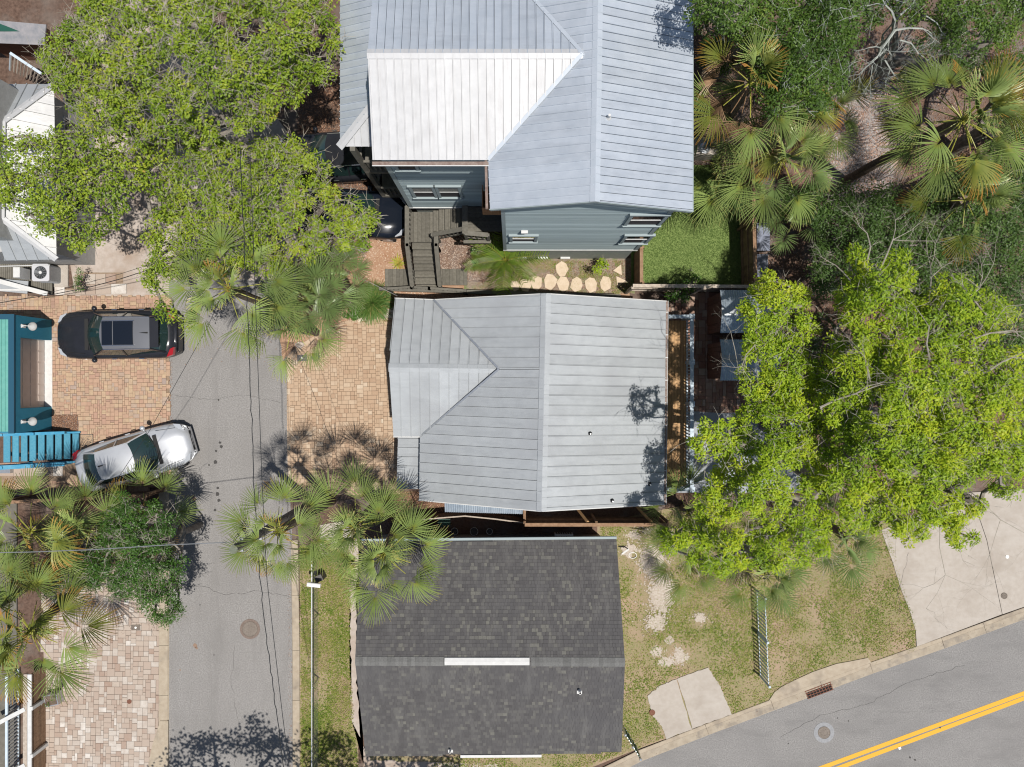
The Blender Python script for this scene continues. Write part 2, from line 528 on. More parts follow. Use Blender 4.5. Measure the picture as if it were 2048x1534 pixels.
sheet("leaf_litter_ground", [(1520, 330), (1500, 90), (1760, 40), (2150, 60), (2150, 960), (1700, 1000), (1395, 980), (1395, 575), (1520, 575)], 0.001, M_litter,
      label="leaf littered ground below the palms on the right", jag=0.08)
sheet("gravel_path", [(1660, 250), (1740, 150), (1800, 180), (1800, 300), (1770, 420), (1720, 440), (1690, 420), (1650, 340)], 0.008,
      mat("grey_gravel", (0.24, 0.20, 0.18), (0.36, 0.33, 0.32), 24, 0.95, bump=0.02, bscale=34, c3=(0.36, 0.20, 0.13), s3=1.6), label="grey gravel clearing between the palms", jag=0.12)
sheet("side_lawn", [(600, 1090), (705, 1090), (722, 1700), (600, 1700)], 0.003, M_lawn, label="strip of patchy lawn behind the chain link fence")
sheet("lawn", [(1195, 1046), (1420, 1000), (1780, 1040), (1830, 1250), (1832, 1300), (1745, 1332), (1540, 1402), (1270, 1500), (1120, 1560), (900, 1620), (740, 1620), (740, 1500), (1180, 1480)], 0.003, M_lawn,
      label="patchy lawn with sandy spots right of the shingle roof")
def blotch(name, label, spots, m, z0, kindv="stuff"):
    """a ragged bare patch: many small overlapping irregular flakes; spots: cx, cy, rx, ry, n"""
    b_ = MB()
    q = 0
    for cx, cy, rx, ry, n in spots:
        for _ in range(n):
            a, r = random.uniform(0, 6.283), abs(random.gauss(0, .62))
            x, y = cx + rx * r * math.cos(a), cy + ry * r * math.sin(a)
            if vnoise(np.array([x]), np.array([y]), 9, 3)[0] < .02 + r * .28:
                continue
            c = W(x, y)
            rr = random.uniform(.025, .11) * (1.25 - .95 * min(1, r))
            k = 8
            q += 1
            zz = z0 + q * 0.000012
            pts = [(c.x + rr * random.uniform(.5, 1.2) * math.cos(i * 6.283 / k), c.y + rr * random.uniform(.5, 1.2) * math.sin(i * 6.283 / k), zz) for i in range(k)]
            b_.add(pts, [tuple(range(k))])
    b_.build(name, m, label=label, kind=kindv)


blotch("sand_patch", "long bare sandy patch in the lawn beside the shingle roof", [(1305, 1120, 36, 40, 1300), (1322, 1190, 32, 50, 1500), (1312, 1245, 28, 22, 350), (1260, 1100, 22, 25, 90), (1400, 1235, 22, 12, 70)], M_sand, 0.006)
blotch("sand_patch", "small ring shaped bare patch above the two concrete slabs", [(1312, 1302, 14, 12, 200), (1332, 1324, 20, 12, 300), (1362, 1312, 16, 20, 300), (1338, 1280, 12, 10, 60)], M_sand, 0.006)
blotch("sand_patch", "scattered bare sandy spots below the brown braced fence", [(1270, 1070, 30, 14, 90), (1350, 1075, 30, 16, 90), (1290, 1060, 40, 12, 70)], M_sand, 0.006)
sheet("sand_strip", [(698, 1080), (716, 1080), (712, 1330), (716, 1400), (732, 1620), (1000, 1620), (1000, 1530), (742, 1520), (700, 1430), (702, 1340)], 0.006, M_drive,
      label="pale sandy strip along the wall of the shingle roofed house", jag=0.05)
sheet("backyard_patio", [(1330, 590), (1520, 590), (1520, 830), (1330, 830)], 0.004, M_joint, label="brown joint sand of the shaded back patio")
sheet("house_surround", [(775, 870), (1330, 870), (1330, 1080), (690, 1085), (690, 1000), (775, 985)], 0.002, M_litter, label="reddish mulch around the middle house")

# turf
turf_px = [(1283, 572), (1283, 500), (1300, 480), (1320, 400), (1390, 330), (1484, 330), (1484, 575)]
sheet("turf_lawn", [(1262, 576), (1262, 470), (1300, 330), (1486, 330), (1486, 576)], 0.010, M_turf, label="square of short artificial turf between the wooden fences")


# ------------------------------------------------------------ pavers
def pavers(parent, px, cell, sizes, ang, m, z, name="paver", gap=0.007, th=0.045, n_own=300, clusters=0.0, row=False):
    poly = [(W(x, y).x, W(x, y).y) for x, y in px]
    ca, sa = math.cos(ang), math.sin(ang)
    loc = [(x * ca + y * sa, -x * sa + y * ca) for x, y in poly]
    x0, x1 = min(p[0] for p in loc), max(p[0] for p in loc)
    y0, y1 = min(p[1] for p in loc), max(p[1] for p in loc)
    nx, ny = int((x1 - x0) / cell) + 1, int((y1 - y0) / cell) + 1
    occ = np.zeros((nx + 4, ny + 4), bool)
    out = []
    names = [s for s, w in sizes]
    ws = [w for s, w in sizes]
    for j in range(ny):
        for i in range(nx):
            if occ[i, j]:
                continue
            a, c = random.choices(names, ws)[0]
            while occ[i:i + a, j:j + c].any() and a > 1:
                a -= 1
            if occ[i:i + a, j:j + c].any():
                c = 1
            occ[i:i + a, j:j + c] = True
            out.append((x0 + i * cell, y0 + j * cell, a * cell, c * cell))
    cx = np.array([o[0] + o[2] / 2 for o in out])
    cy = np.array([o[1] + o[3] / 2 for o in out])
    keep = inpoly(cx, cy, loc)
    out = [o for o, k in zip(out, keep) if k]
    out.sort(key=lambda o: -o[2] * o[3])
    mb = MB()
    for k, (x, y, w, h) in enumerate(out):
        g = gap / 2 + random.uniform(0, 0.002)
        cxw, cyw = x + w / 2, y + h / 2
        t = random.random()
        if clusters:
            t = min(1, max(0, t * (1 - clusters) + clusters * float(vnoise(cxw, cyw, 0.9, 5))))
        dz = random.uniform(-0.004, 0.004)
        target = MB() if k < n_own else mb
        target.tone = t
        vs = []
        for zz, inn in ((z + th + dz, 0.006), (z + th + dz - 0.006, 0), (z, 0)):
            for sx, sy in ((-1, -1), (1, -1), (1, 1), (-1, 1)):
                lx, ly = cxw + sx * (w / 2 - g - inn), cyw + sy * (h / 2 - g - inn)
                vs.append((lx * ca - ly * sa, lx * sa + ly * ca, zz))
        fs = [(0, 1, 2, 3)]
        for r in (0, 4):
            fs += [(r + 4 + i, r + 4 + (i + 1) % 4, r + (i + 1) % 4, r + i) for i in range(4)]
        target.add(vs, fs)
        if k < n_own:
            target.build(name, m, parent)
    if mb.v:
        mb.build("small_" + name + "s", m, parent, kind="stuff")
    return len(out)


ori_px = [(-40, 592), (338, 592), (341, 975), (300, 975), (300, 990), (-40, 990)]
p = sheet("orange_paver_driveway", ori_px, 0.0, M_joint, label="orange and tan brick paver driveway holding the two parked cars")
pavers(p, ori_px, 0.085, [((2, 2), 4), ((2, 1), 3), ((3, 2), 3), ((1, 2), 2), ((2, 3), 1)], R(0.5), M_pav_or, 0.0, gap=0.006, clusters=0.35)
bei_px = [(578, 715), (600, 696), (640, 672), (700, 648), (730, 640), (800, 640), (800, 985), (690, 990), (600, 990), (580, 985)]
p = sheet("beige_paver_driveway", bei_px, 0.0, M_joint, label="sandy beige paver driveway in front of the middle house")
pavers(p, bei_px, 0.088, [((2, 2), 6), ((3, 2), 5), ((1, 2), 2), ((2, 1), 1), ((4, 2), 1)], R(1.2), M_pav_be, 0.0, gap=0.006, clusters=0.25)
tra_px = [(85, 1130), (318, 1130), (318, 1290), (317, 1440), (300, 1700), (92, 1700)]
p = sheet("travertine_paver_driveway", tra_px, 0.0, M_jointl, label="pale pinkish travertine paver driveway at the lower left")
pavers(p, tra_px, 0.105, [((2, 2), 7), ((3, 2), 3), ((2, 3), 3), ((3, 3), 2), ((2, 1), 2), ((1, 2), 2)], R(-1), M_pav_tr, 0.0, gap=0.006, clusters=0.15)
pat_px = [(1335, 585), (1470, 585), (1490, 820), (1390, 826), (1335, 826)]
p = sheet("patio_base", pat_px, 0.012, M_joint, label="base of the shaded reddish patio by the white deck rail")
pavers(p, pat_px, 0.14, [((2, 2), 5), ((2, 1), 3), ((1, 2), 3)], 0.0, M_pav_dk, 0.01, gap=0.008)
con_px = [(160, 545), (246, 545), (246, 588), (110, 588), (110, 577), (160, 577)]
p = sheet("entry_slab_walk", con_px, 0.0, M_joint, label="pale slab walk above the orange pavers")
pavers(p, con_px, 0.21, [((2, 2), 3), ((2, 1), 2), ((3, 2), 1)], 0.02, M_pav_tr, 0.0, gap=0.01)
p = sheet("entry_slab_walk", [(-20, 928), (155, 928), (150, 960), (-20, 968)], 0.052, M_joint, label="pale slab walk below the bright blue stairs")
pavers(p, [(-20, 928), (120, 928), (120, 948), (-20, 952)], 0.2, [((2, 2), 3), ((3, 2), 2)], 0.0, M_pav_tr, 0.048, gap=0.006, th=0.02)
gb = [(105, 829), (158, 829), (158, 862), (105, 862)]
sheet("planting_square", gb, 0.056, M_litter, label="small square bed of leaf litter beside the blue wall", jag=0.02)

# edging course of big blocks along the street
e = thing("edging_course", "pale stone edging course around the beige pavers", "edging", W(578, 850))
path = [(580, 985), (578, 850), (577, 716), (600, 694), (640, 669), (690, 646), (730, 638), (790, 636)]
for i in range(len(path) - 1):
    a, c = W(*path[i]), W(*path[i + 1])
    n = max(1, int((c - a).length / 0.24))
    for k in range(n):
        p0, p1 = a.lerp(c, k / n), a.lerp(c, (k + 1) / n)
        d = (p1 - p0).normalized() * 0.006
        mb = MB()
        mb.tone = random.uniform(0.5, 1.0)
        mb.bar(p0 + d + Vector((0, 0, 0.027)), p1 - d + Vector((0, 0, 0.027)), 0.13, 0.054)
        mb.build("edging_stone", M_pav_be, e)


# ------------------------------------------------------------ kerbs and slabs
def kerb(name, label, px, w, h, m=M_kerb, step=2.0, gutter=0.0):
    t = thing(name, label, "kerb", W(*px[0]))
    t["kind"] = "structure"
    del t["category"]
    for i in range(len(px) - 1):
        a, c = W(*px[i]), W(*px[i + 1])
        n = max(1, round((c - a).length / step))
        for k in range(n):
            p0, p1 = a.lerp(c, k / n), a.lerp(c, (k + 1) / n)
            d = (p1 - p0).normalized()
            s = Vector((-d.y, d.x, 0))
            d2 = d * 0.006
            mb = MB()
            mb.tone = random.random()
            q = [p0 + d2, p1 - d2]
            prof = [(w / 2, -0.02), (w / 2, h), (w / 2 - 0.02, h + 0.01), (-w / 2 + 0.03, h + 0.01), (-w / 2, h - 0.02), (-w / 2, 0.012), (-w / 2 - gutter, 0.004), (-w / 2 - gutter, -0.02)]
            vs = []
            for p_ in q:
                for u, z in prof:
                    vs.append(p_ + s * u + Vector((0, 0, z)))
            nn = len(prof)
            fs = [(j, j + 1, nn + j + 1, nn + j) for j in range(nn - 1)] + [tuple(range(nn)), tuple(range(2 * nn - 1, nn - 1, -1))]
            mb.add(vs, fs)
            mb.build("kerb_stone", m, t)
            if gutter > .1:
                mb = MB()
                q0, q1 = p0 + d * .012 - s * (w / 2 + .004), p1 - d * .012 - s * (w / 2 + .004)
                mb.add([q0 + Vector((0, 0, .0155)), q1 + Vector((0, 0, .0155)), q1 - s * (gutter - .02) + Vector((0, 0, .010)), q0 - s * (gutter - .02) + Vector((0, 0, .010))], [(0, 1, 2, 3)])
                mb.build("gutter_pan", M_gutter, t)
    return t


kerb("kerb", "beige kerb along the left edge of the side street", [(327, 1690), (328, 1290), (328, 968)], 0.38, 0.05, gutter=0.02)
kerb("kerb", "pale kerb between side street and chain link lawn strip", [(589, 1080), (592, 1300), (593, 1700)], 0.30, 0.035)
kerb("kerb", "long kerb with gutter along the main road", [(1150, 1566), (1278, 1504), (1411, 1452), (1542, 1403), (1740, 1329), (1883, 1279), (2050, 1218), (2400, 1090)], 0.17, 0.035, gutter=0.30, step=2.4)
b = MB()
b.prism([tuple(W(x, y).xy) for x, y in [(322, 1440), (338, 1440), (338, 1700), (270, 1700), (292, 1560), (306, 1490)]], -0.01, 0.088)
b.build("kerb_apron", M_kerb, kind="structure", label="flared beige kerb apron at the bottom left")
b = MB()
b.prism([tuple(W(x, y).xy) for x, y in [(1537, 1401), (1548, 1384), (1562, 1373), (1590, 1359), (1625, 1343), (1672, 1327), (1700, 1322), (1735, 1315), (1741, 1324)]], -0.01, 0.046)
b.build("drain_apron", M_kerb, kind="structure", label="curved concrete apron behind the storm drain")

dr = thing("concrete_driveway", "wide pale concrete driveway at the lower right", "driveway", W(1900, 1150))
dr["kind"] = "structure"
del dr["category"]
for pp in ([(1762, 1060), (1940, 985), (1972, 1080), (2003, 1228), (1850, 1286), (1833, 1297), (1831, 1262), (1820, 1225), (1800, 1175), (1785, 1125)],
           [(1941, 984.5), (2350, 960), (2350, 1098), (2050, 1212), (2004, 1228), (1973, 1079.5)]):
    b = MB()
    b.prism([tuple(W(x, y).xy) for x, y in pp], -0.01, 0.035)
    b.build("slab", M_conc, dr)


def ragged(px, j=0.025, n=9):
    out = []
    for i in range(len(px)):
        a, c = W(*px[i]), W(*px[(i + 1) % len(px)])
        for k in range(n):
            p_ = a.lerp(c, k / n)
            out.append((p_.x + random.uniform(-j, j), p_.y + random.uniform(-j, j)))
    return out


dr = thing("concrete_pad", "two worn concrete slabs in the lawn by the kerb", "concrete pad", W(1380, 1410))
for pp in ([(1294, 1392), (1318, 1372), (1352, 1357), (1383, 1457), (1333, 1477), (1322, 1450), (1306, 1432)], [(1354, 1356), (1416, 1334), (1440, 1372), (1463, 1428), (1385, 1456)]):
    b = MB()
    b.prism(ragged(pp), -0.01, 0.04)
    b.build("slab", M_conc, dr)
b = MB()
b.prism(ragged([(640, 1050), (702, 1040), (702, 1110), (640, 1112)], 0.01, 4), -0.01, 0.03)
b.build("concrete_pad", M_conc, label="pale concrete pad under the fan palms by the shingle roof", cat="concrete pad")
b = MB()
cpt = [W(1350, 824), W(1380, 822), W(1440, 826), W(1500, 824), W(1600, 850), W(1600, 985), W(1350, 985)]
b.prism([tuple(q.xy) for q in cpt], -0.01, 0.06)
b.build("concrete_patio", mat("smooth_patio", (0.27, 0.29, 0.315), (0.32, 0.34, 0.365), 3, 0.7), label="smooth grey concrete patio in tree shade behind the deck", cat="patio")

# markings, sealant, stains
ly = thing("centre_line", "double yellow centre line on the main road", "road marking", W(1850, 1460))
ly["kind"] = "structure"
del ly["category"]
for a, c in (((1536, 1575), (2300, 1294)), ((1560, 1580), (2300, 1302))):
    a, c = W(*a), W(*c)
    s = (c - a).normalized()
    s = Vector((-s.y, s.x, 0)) * 0.085
    b = MB()
    b.add([(q.x, q.y, 0.001) for q in (a - s, c - s, c + s, a + s)], [(0, 1, 2, 3)])
    b.build("line_stripe", M_yellow, ly)
b = MB()
for x, y, r in [(440, 885, 4), (442, 893, 5), (432, 902, 4), (431, 924, 6), (418, 930, 3), (436, 976, 4), (435, 988, 6), (438, 1001, 5), (437, 800, 3), (430, 1020, 4), (400, 1210, 2), (428, 1310, 2), (468, 1020, 3), (500, 760, 2), (1675, 1436, 2), (1697, 1442, 2), (1820, 1515, 3), (1830, 1520, 3), (1880, 1455, 3), (1577, 1487, 2)]:
    c = W(x, y)
    n = 9
    r = r * .75
    pts = [(c.x + math.cos(k * 6.283 / n) * r / 49 * random.uniform(.6, 1.1), c.y + math.sin(k * 6.283 / n) * r / 49 * random.uniform(.6, 1.1), 0.0012) for k in range(n)]
    b.add(pts, [tuple(range(n))])
b.build("oil_spots", M_seal, kind="stuff", label="dark oil drips on the asphalt")
b = MB()
for x, y, r in [(390, 1291, 5), (388, 998, 5), (393, 1296, 3), (360, 1340, 2)]:
    c = W(x, y)
    n = 11
    pts = [(c.x + math.cos(k * 6.283 / n) * r / 49 * random.uniform(.6, 1.1), c.y + math.sin(k * 6.283 / n) * r / 49 * random.uniform(.6, 1.1), 0.0016) for k in range(n)]
    b.add(pts, [tuple(range(n))])
b.build("rust_stains", mat("rust_stain", (0.24, 0.14, 0.085), (0.22, 0.17, 0.14), 20, 0.9), kind="stuff", label="small rusty stains on the side street")


def crack(name, label, px, z, w=.008, m=None, wob=.05):
    b_ = MB()
    P = [W(*p) for p in px]
    pts = []
    for i in range(len(P) - 1):
        n = max(2, int((P[i + 1] - P[i]).length / .18))
        pts += [P[i].lerp(P[i + 1], k / n) + Vector((random.uniform(-wob, wob), random.uniform(-wob, wob), 0)) * (1 if k else 0) for k in range(n)]
    pts.append(P[-1])
    for i in range(len(pts) - 1):
        d = (pts[i + 1] - pts[i]).normalized()
        s = Vector((-d.y, d.x, 0)) * w * random.uniform(.5, 1.3)
        zz = Vector((0, 0, z))
        b_.add([pts[i] - s + zz, pts[i + 1] - s + zz, pts[i + 1] + s + zz, pts[i] + s + zz], [(0, 1, 2, 3)])
    b_.build(name, m or M_seal, label=label, kind="stuff")


crack("driveway_crack", "thin crack through the concrete driveway", [(1816, 1105), (1806, 1140), (1795, 1180), (1802, 1225)], .0362, .006)
crack("pavement_crack", "faint crack in the side street", [(345, 1180), (400, 1172), (452, 1190), (520, 1182), (582, 1195)], .0014, .005)
crack("pavement_crack", "faint lengthwise crack in the side street", [(470, 1290), (462, 1360), (476, 1440), (470, 1534)], .0018, .004)
crack("pavement_crack", "faint crack in the main road", [(1560, 1475), (1640, 1430), (1730, 1410), (1830, 1360), (1930, 1330)], .0014, .004)
crack("pavement_crack", "short faint crack near the upper pavers", [(350, 790), (420, 800), (480, 790), (560, 805)], .0014, .004)

# ------------------------------------------------------------ covers in the ground
def manhole(label, px, r_ring, r_lid, mring, mlid, z=0.0):
    t = thing("manhole_cover", label, "manhole cover", W(*px), "round manhole covers in the roads")
    c = W(*px)
    b = MB()
    b.lathe((c.x, c.y, z - 0.01), [(r_ring, 0), (r_ring, 0.016), (r_lid + 0.01, 0.022), (r_lid + 0.01, 0.012)], 36)
    b.build("ring", mring, t)
    b = MB()
    b.lathe((c.x, c.y, z - 0.01), [(r_lid, 0.0), (r_lid, 0.024), (r_lid - .03, 0.026), (r_lid - .03, 0.022), (r_lid * .55, 0.022), (r_lid * .55, 0.026), (r_lid * .5, 0.026), (r_lid * .5, 0.022)], 36)
    b.build("lid", mlid, t)
    b = MB()
    n = int(r_lid / 0.045)
    for i in range(-n, n + 1):
        x = i * 0.045
        hh = math.sqrt(max(0, (r_lid * .92) ** 2 - x * x))
        if hh > 0.05:
            b.box((c.x + x, c.y, z + 0.013), (0.012, 2 * hh, 0.006), 0)
            b.box((c.x, c.y + x, z + 0.0135), (2 * hh, 0.012, 0.006), 0)
    b.build("grip_ribs", M_rib, t)


manhole("brown iron manhole cover in the side street", (500, 1258), 0.41, 0.31, mat("manhole_ring", (0.13, 0.095, 0.08), (0.20, 0.16, 0.135), 20, .9), M_iron)
manhole("manhole cover with pale concrete collar in the main road", (1648, 1465), 0.42, 0.25, mat("collar", (0.21, 0.213, 0.222), (0.28, 0.283, 0.29), 12, 0.9), M_iron)

g = thing("storm_drain", "rusty brown storm drain grate in the gutter", "drain grate", W(1637, 1378))
c0, ang = W(1637, 1378), R(20.5)
mt = Matrix.Rotation(ang, 4, 'Z')
b = MB()
b.box((c0.x, c0.y, 0.008), (1.10, 0.44, 0.012), ang)
b.build("pit_shade", M_dark, g)  # flat black plate painted as the darkness below the grate
b = MB()
for i in range(-4, 5):
    for L, wd in ((0.44, 0.022),):
        p = mt @ Vector((i * 0.1325, 0, 0))
        b.box((c0.x + p.x, c0.y + p.y, 0.024), (wd, L, 0.02), ang)
for i in range(-2, 3):
    p = mt @ Vector((0, i * 0.105, 0))
    b.box((c0.x + p.x, c0.y + p.y, 0.025), (1.12, 0.026, 0.022), ang)
b.build("grate", M_rust, g)


def lid(label, px, r, m, z=0.05, square=None, cap=False):
    t = thing("meter_lid", label, "utility lid", W(*px))
    c = W(*px)
    b = MB()
    if square:
        b.box((c.x, c.y, z), (square[0], square[1], 0.02), R(2))
    else:
        b.lathe((c.x, c.y, z - .01), [(r, 0), (r, .02), (r * .8, .022), (r * .78, .017)], 22)
    b.build("lid", m, t)
    if cap:
        b = MB()
        b.lathe((c.x, c.y, z + .008), [(.045, 0), (.045, .02), (.03, .028)], 14)
        b.build("cap", M_plast, t)


lid("square dark meter lid with white cap under the palm, beige pavers", (605, 716), .2, M_plastd, 0.055, (0.40, 0.26), True)
lid("round dark lid beside the square meter lid", (632, 714), .17, M_plastd, 0.055)
lid("rectangular brown meter lid with white cap in the travertine pavers", (273, 1254), .2, M_iron, 0.055, (0.36, 0.22), True)
lid("round rusty lid at the corner of the worn concrete slabs", (1304, 1424), .12, M_rust, 0.05)
lid("dark round lid in the concrete driveway", (2007, 1191), .13, M_iron, 0.046)
lid("white cleanout cap on the concrete driveway", (2013, 1113), .07, M_plast, 0.046)
lid("small round rusty drain in the travertine pavers", (260, 1402), .09, M_rust, 0.055)
b = MB()
c = W(1799, 1496)
b.box((c.x, c.y, 0.012), (.1, .1, .022), R(20))
b.build("road_reflector", M_plast, label="small pale reflector beside the yellow line", cat="road reflector")

t = thing("door_mat", "patterned brown door mat at the foot of the blue stairs", "door mat", W(175, 888))
c = W(175, 888)
b = MB()
b.box((c.x, c.y, 0.062), (.54, .80, .014))
b.build("mat_base", mat("mat_weave", (0.30, 0.21, 0.14), (0.40, 0.29, 0.19), 40, 0.95), t)
b = MB()
for sx, sy, dx, dy in ((0, .385, .54, .03), (0, -.385, .54, .03), (.255, 0, .03, .8), (-.255, 0, .03, .8)):
    b.box((c.x + sx, c.y + sy, 0.071), (dx, dy, .008))
for i in range(60):
    x, y = random.uniform(-.21, .21), random.uniform(-.33, .33)
    a = random.uniform(0, 3.14)
    b.box((c.x + x, c.y + y, 0.071), (.1, .012, .006), a)
b.build("mat_pattern", M_iron, t)

# stepping stones
st = [(1030, 571, 13), (1050, 570, 17), (1072, 566, 18), (1100, 563, 19), (1127, 569, 19), (1154, 569, 18), (1183, 569, 18), (1210, 568, 17), (1239, 564, 15), (1123, 539, 17), (1236, 541, 15)]
whr = ["by the areca palm, leftmost of the row", "second from the areca palm in the row", "third from the areca palm in the row", "fourth from the areca palm in the row", "fifth from the areca palm, mid row",
       "sixth from the areca palm in the row", "seventh from the areca palm in the row", "eighth from the areca palm in the row", "at the gate end of the row, below the triangular stone",
       "alone above the row, near the house skirt", "triangular, alone above the row near the gate"]
for (x, y, r), wtxt in zip(st, whr):
    c = W(x, y)
    n = 7
    ph = random.random() * 6
    k3 = 3 if "triangular" in wtxt else n
    pts = []
    for k in range(k3):
        a = ph + k * 6.283 / k3 + random.uniform(-.15, .15)
        rr = r / 49 * random.uniform(.68, .92)
        pts.append((c.x + rr * .9 * math.cos(a), c.y + rr * 1.1 * math.sin(a)))
    b = MB()
    b.prism(pts, 0, 0.05)
    b.build("stepping_stone", M_flag, label="tan flagstone " + wtxt, cat="stepping stone", group="flagstones along the garden path")


def rock(label, px, r, seed):
    c = W(*px)
    random.seed(seed)
    vs, fs = [], []
    n, k = 9, 5
    b = MB()
    prof = [(1.0, 0), (1.05, .25), (.9, .5), (.55, .68), (.15, .74)]
    for rr, z in prof:
        for i in range(n):
            a = 6.283 * i / n
            q = r / 49 * rr * random.uniform(.8, 1.15)
            vs.append((c.x + q * math.cos(a) * 1.2, c.y + q * math.sin(a) * .8, z * r / 49 + random.uniform(-.02, .02)))
    for j in range(len(prof) - 1):
        for i in range(n):
            fs.append((j * n + i, j * n + (i + 1) % n, (j + 1) * n + (i + 1) % n, (j + 1) * n + i))
    fs.append(tuple(range((len(prof) - 1) * n, len(prof) * n)))
    b.add(vs, fs)
    b.build("rock", M_rock, label=label, cat="rock")


rock("tan rock at the corner of the beige pavers by the grey roof", (781, 626), 14, 3)
rock("grey rock beside the bushy grass clump", (704, 606), 12, 4)
rock("small pale rock near the power cable stake", (722, 578), 6, 5)
rock("small tan rock under the palms by the side street", (600, 690), 8, 6)
random.seed(11)

# ------------------------------------------------------------ roofs
def plane3(p, q, r):
    a, b_, c = W(*p), W(*q), W(*r)
    n = (b_ - a).cross(c - a).normalized()
    if n.z < 0:
        n = -n
    return a, n


def onplane(px, py, pl):
    d = Vector(((px - 1024) / F, (767 - py) / F, -1))
    o = Vector((0, 0, H))
    t = (pl[0] - o).dot(pl[1]) / d.dot(pl[1])
    return o + d * t


def clip(poly, a, c, keep):
    """clip a list of (u, v) by u >= a (keep=1) or u <= a (keep=-1)"""
    out = []
    n = len(poly)
    for i in range(n):
        p, q = poly[i], poly[(i + 1) % n]
        dp, dq = (p[0] - a) * keep, (q[0] - a) * keep
        if dp >= 0:
            out.append(p)
        if (dp > 0 > dq) or (dp < 0 < dq):
            t = dp / (dp - dq)
            out.append((a, p[1] + (q[1] - p[1]) * t))
    return out


def frame(pl, ddir):
    n = pl[1]
    v = (ddir - n * ddir.dot(n)).normalized()
    u = n.cross(v).normalized()
    return u, v, n


def panel_roof(parent, polys, pl, ddir, pitch, m, rib=(0.024, 0.042), th=0.03, name="roof_panel", off=0.0, double=False):
    u, v, n = frame(pl, ddir)
    o = pl[0]
    for poly in polys:
        P = [onplane(x, y, pl) if not isinstance(x, Vector) else x for x, y in poly]
        Q = [((p - o).dot(u), (p - o).dot(v)) for p in P]
        u0 = math.floor((min(q[0] for q in Q) - off) / pitch) * pitch + off
        k = 0
        while u0 + k * pitch < max(q[0] for q in Q):
            a, c = u0 + k * pitch, u0 + (k + 1) * pitch
            k += 1
            s = clip(clip(Q, a + .009, 0, 1), c, 0, -1)
            if len(s) < 3 or max(q[0] for q in s) - min(q[0] for q in s) < 0.01:
                continue
            ar = abs(sum(s[i][0] * s[(i + 1) % len(s)][1] - s[(i + 1) % len(s)][0] * s[i][1] for i in range(len(s)))) / 2
            if ar < 0.004:
                continue
            b = MB()
            b.tone = random.random()
            w3 = [o + u * q[0] + v * q[1] for q in s]
            b.slab(w3, n, th)
            for off2 in ((0.0, 0.05) if double else (0.0,)):
                vv = [q[1] for q in s if abs(q[0] - a - .009) < 1e-4]
                if len(vv) >= 2 and max(vv) - min(vv) > 0.05:
                    h0, h1 = o + u * (a + 0.009 + rib[0] / 2 + off2) + v * min(vv), o + u * (a + 0.009 + rib[0] / 2 + off2) + v * max(vv)
                    b.bar(h0 + n * rib[1] / 2, h1 + n * rib[1] / 2, rib[0], rib[1], n)
            b.build(name, m, parent)


def corr_roof(parent, corners, period, amp, m, name="corrugated_sheet", ribdir=0):
    """corners a, b, c, d (3D); waves run across a->b, sheets run a->d"""
    a, b_, c, d = corners
    n = (b_ - a).cross(d - a).normalized()
    if n.z < 0:
        n = -n
    w = (b_ - a).length
    k = max(8, int(w / period * 6))
    vs, fs = [], []
    for i in range(k + 1):
        t = i / k
        h = n * (amp * math.cos(2 * math.pi * t * w / period))
        vs += [a.lerp(b_, t) + h, d.lerp(c, t) + h]
    for i in range(k):
        fs.append((2 * i, 2 * i + 1, 2 * i + 3, 2 * i + 2))
    mb = MB()
    mb.add(vs, fs)
    return mb.build(name, m, parent)


def cap(parent, a, c, w, m, name="ridge_cap", h=0.03, n1=None):
    """folded ridge or hip cap: two narrow strips meeting over the line a-c"""
    b = MB()
    b.tone = 0.6
    d = (c - a).normalized()
    s = d.cross(Vector((0, 0, 1))).normalized()
    dz = Vector((0, 0, -0.42 * w / 2 if n1 is None else n1 * w / 2))
    t = Vector((0, 0, h))
    L0, L1 = a + s * w / 2 + dz + t, c + s * w / 2 + dz + t
    R0, R1 = a - s * w / 2 + dz + t, c - s * w / 2 + dz + t
    A, Cc = a + t, c + t
    low = Vector((0, 0, -0.035))
    b.add([L0, L1, Cc, A, R0, R1, L0 + low, L1 + low, R0 + low, R1 + low],
          [(0, 1, 2, 3), (3, 2, 5, 4), (0, 6, 7, 1), (4, 5, 9, 8), (0, 3, 4, 8, 6), (1, 7, 9, 5, 2)])
    return b.build(name, m, parent)


def siding_wall(parent, axis, fixed, s0, s1, z0, z1, out, m, pitch=0.2, top=None, name="lap_siding"):
    """lap boards on a wall; axis 'x': wall runs along x at y = fixed, out = +-1 facing; top(z) -> (s0, s1)"""
    b = MB()
    z = z0
    while z < z1:
        h = min(pitch, z1 - z)
        a, c = (s0, s1) if top is None else top(z + h)
        if c - a > 0.05:
            b.tone = random.random()
            o1, o2 = fixed + out * 0.045, fixed + out * 0.006
            q = [(a, o1, z), (c, o1, z), (c, o2, z + h), (a, o2, z + h), (a, fixed, z), (c, fixed, z)]
            if axis == 'y':
                q = [(p[1], p[0], p[2]) for p in q]
            b.add(q, [(0, 1, 2, 3), (4, 5, 1, 0)])
        z += h
    return b.build(name, m, parent, kind="stuff")


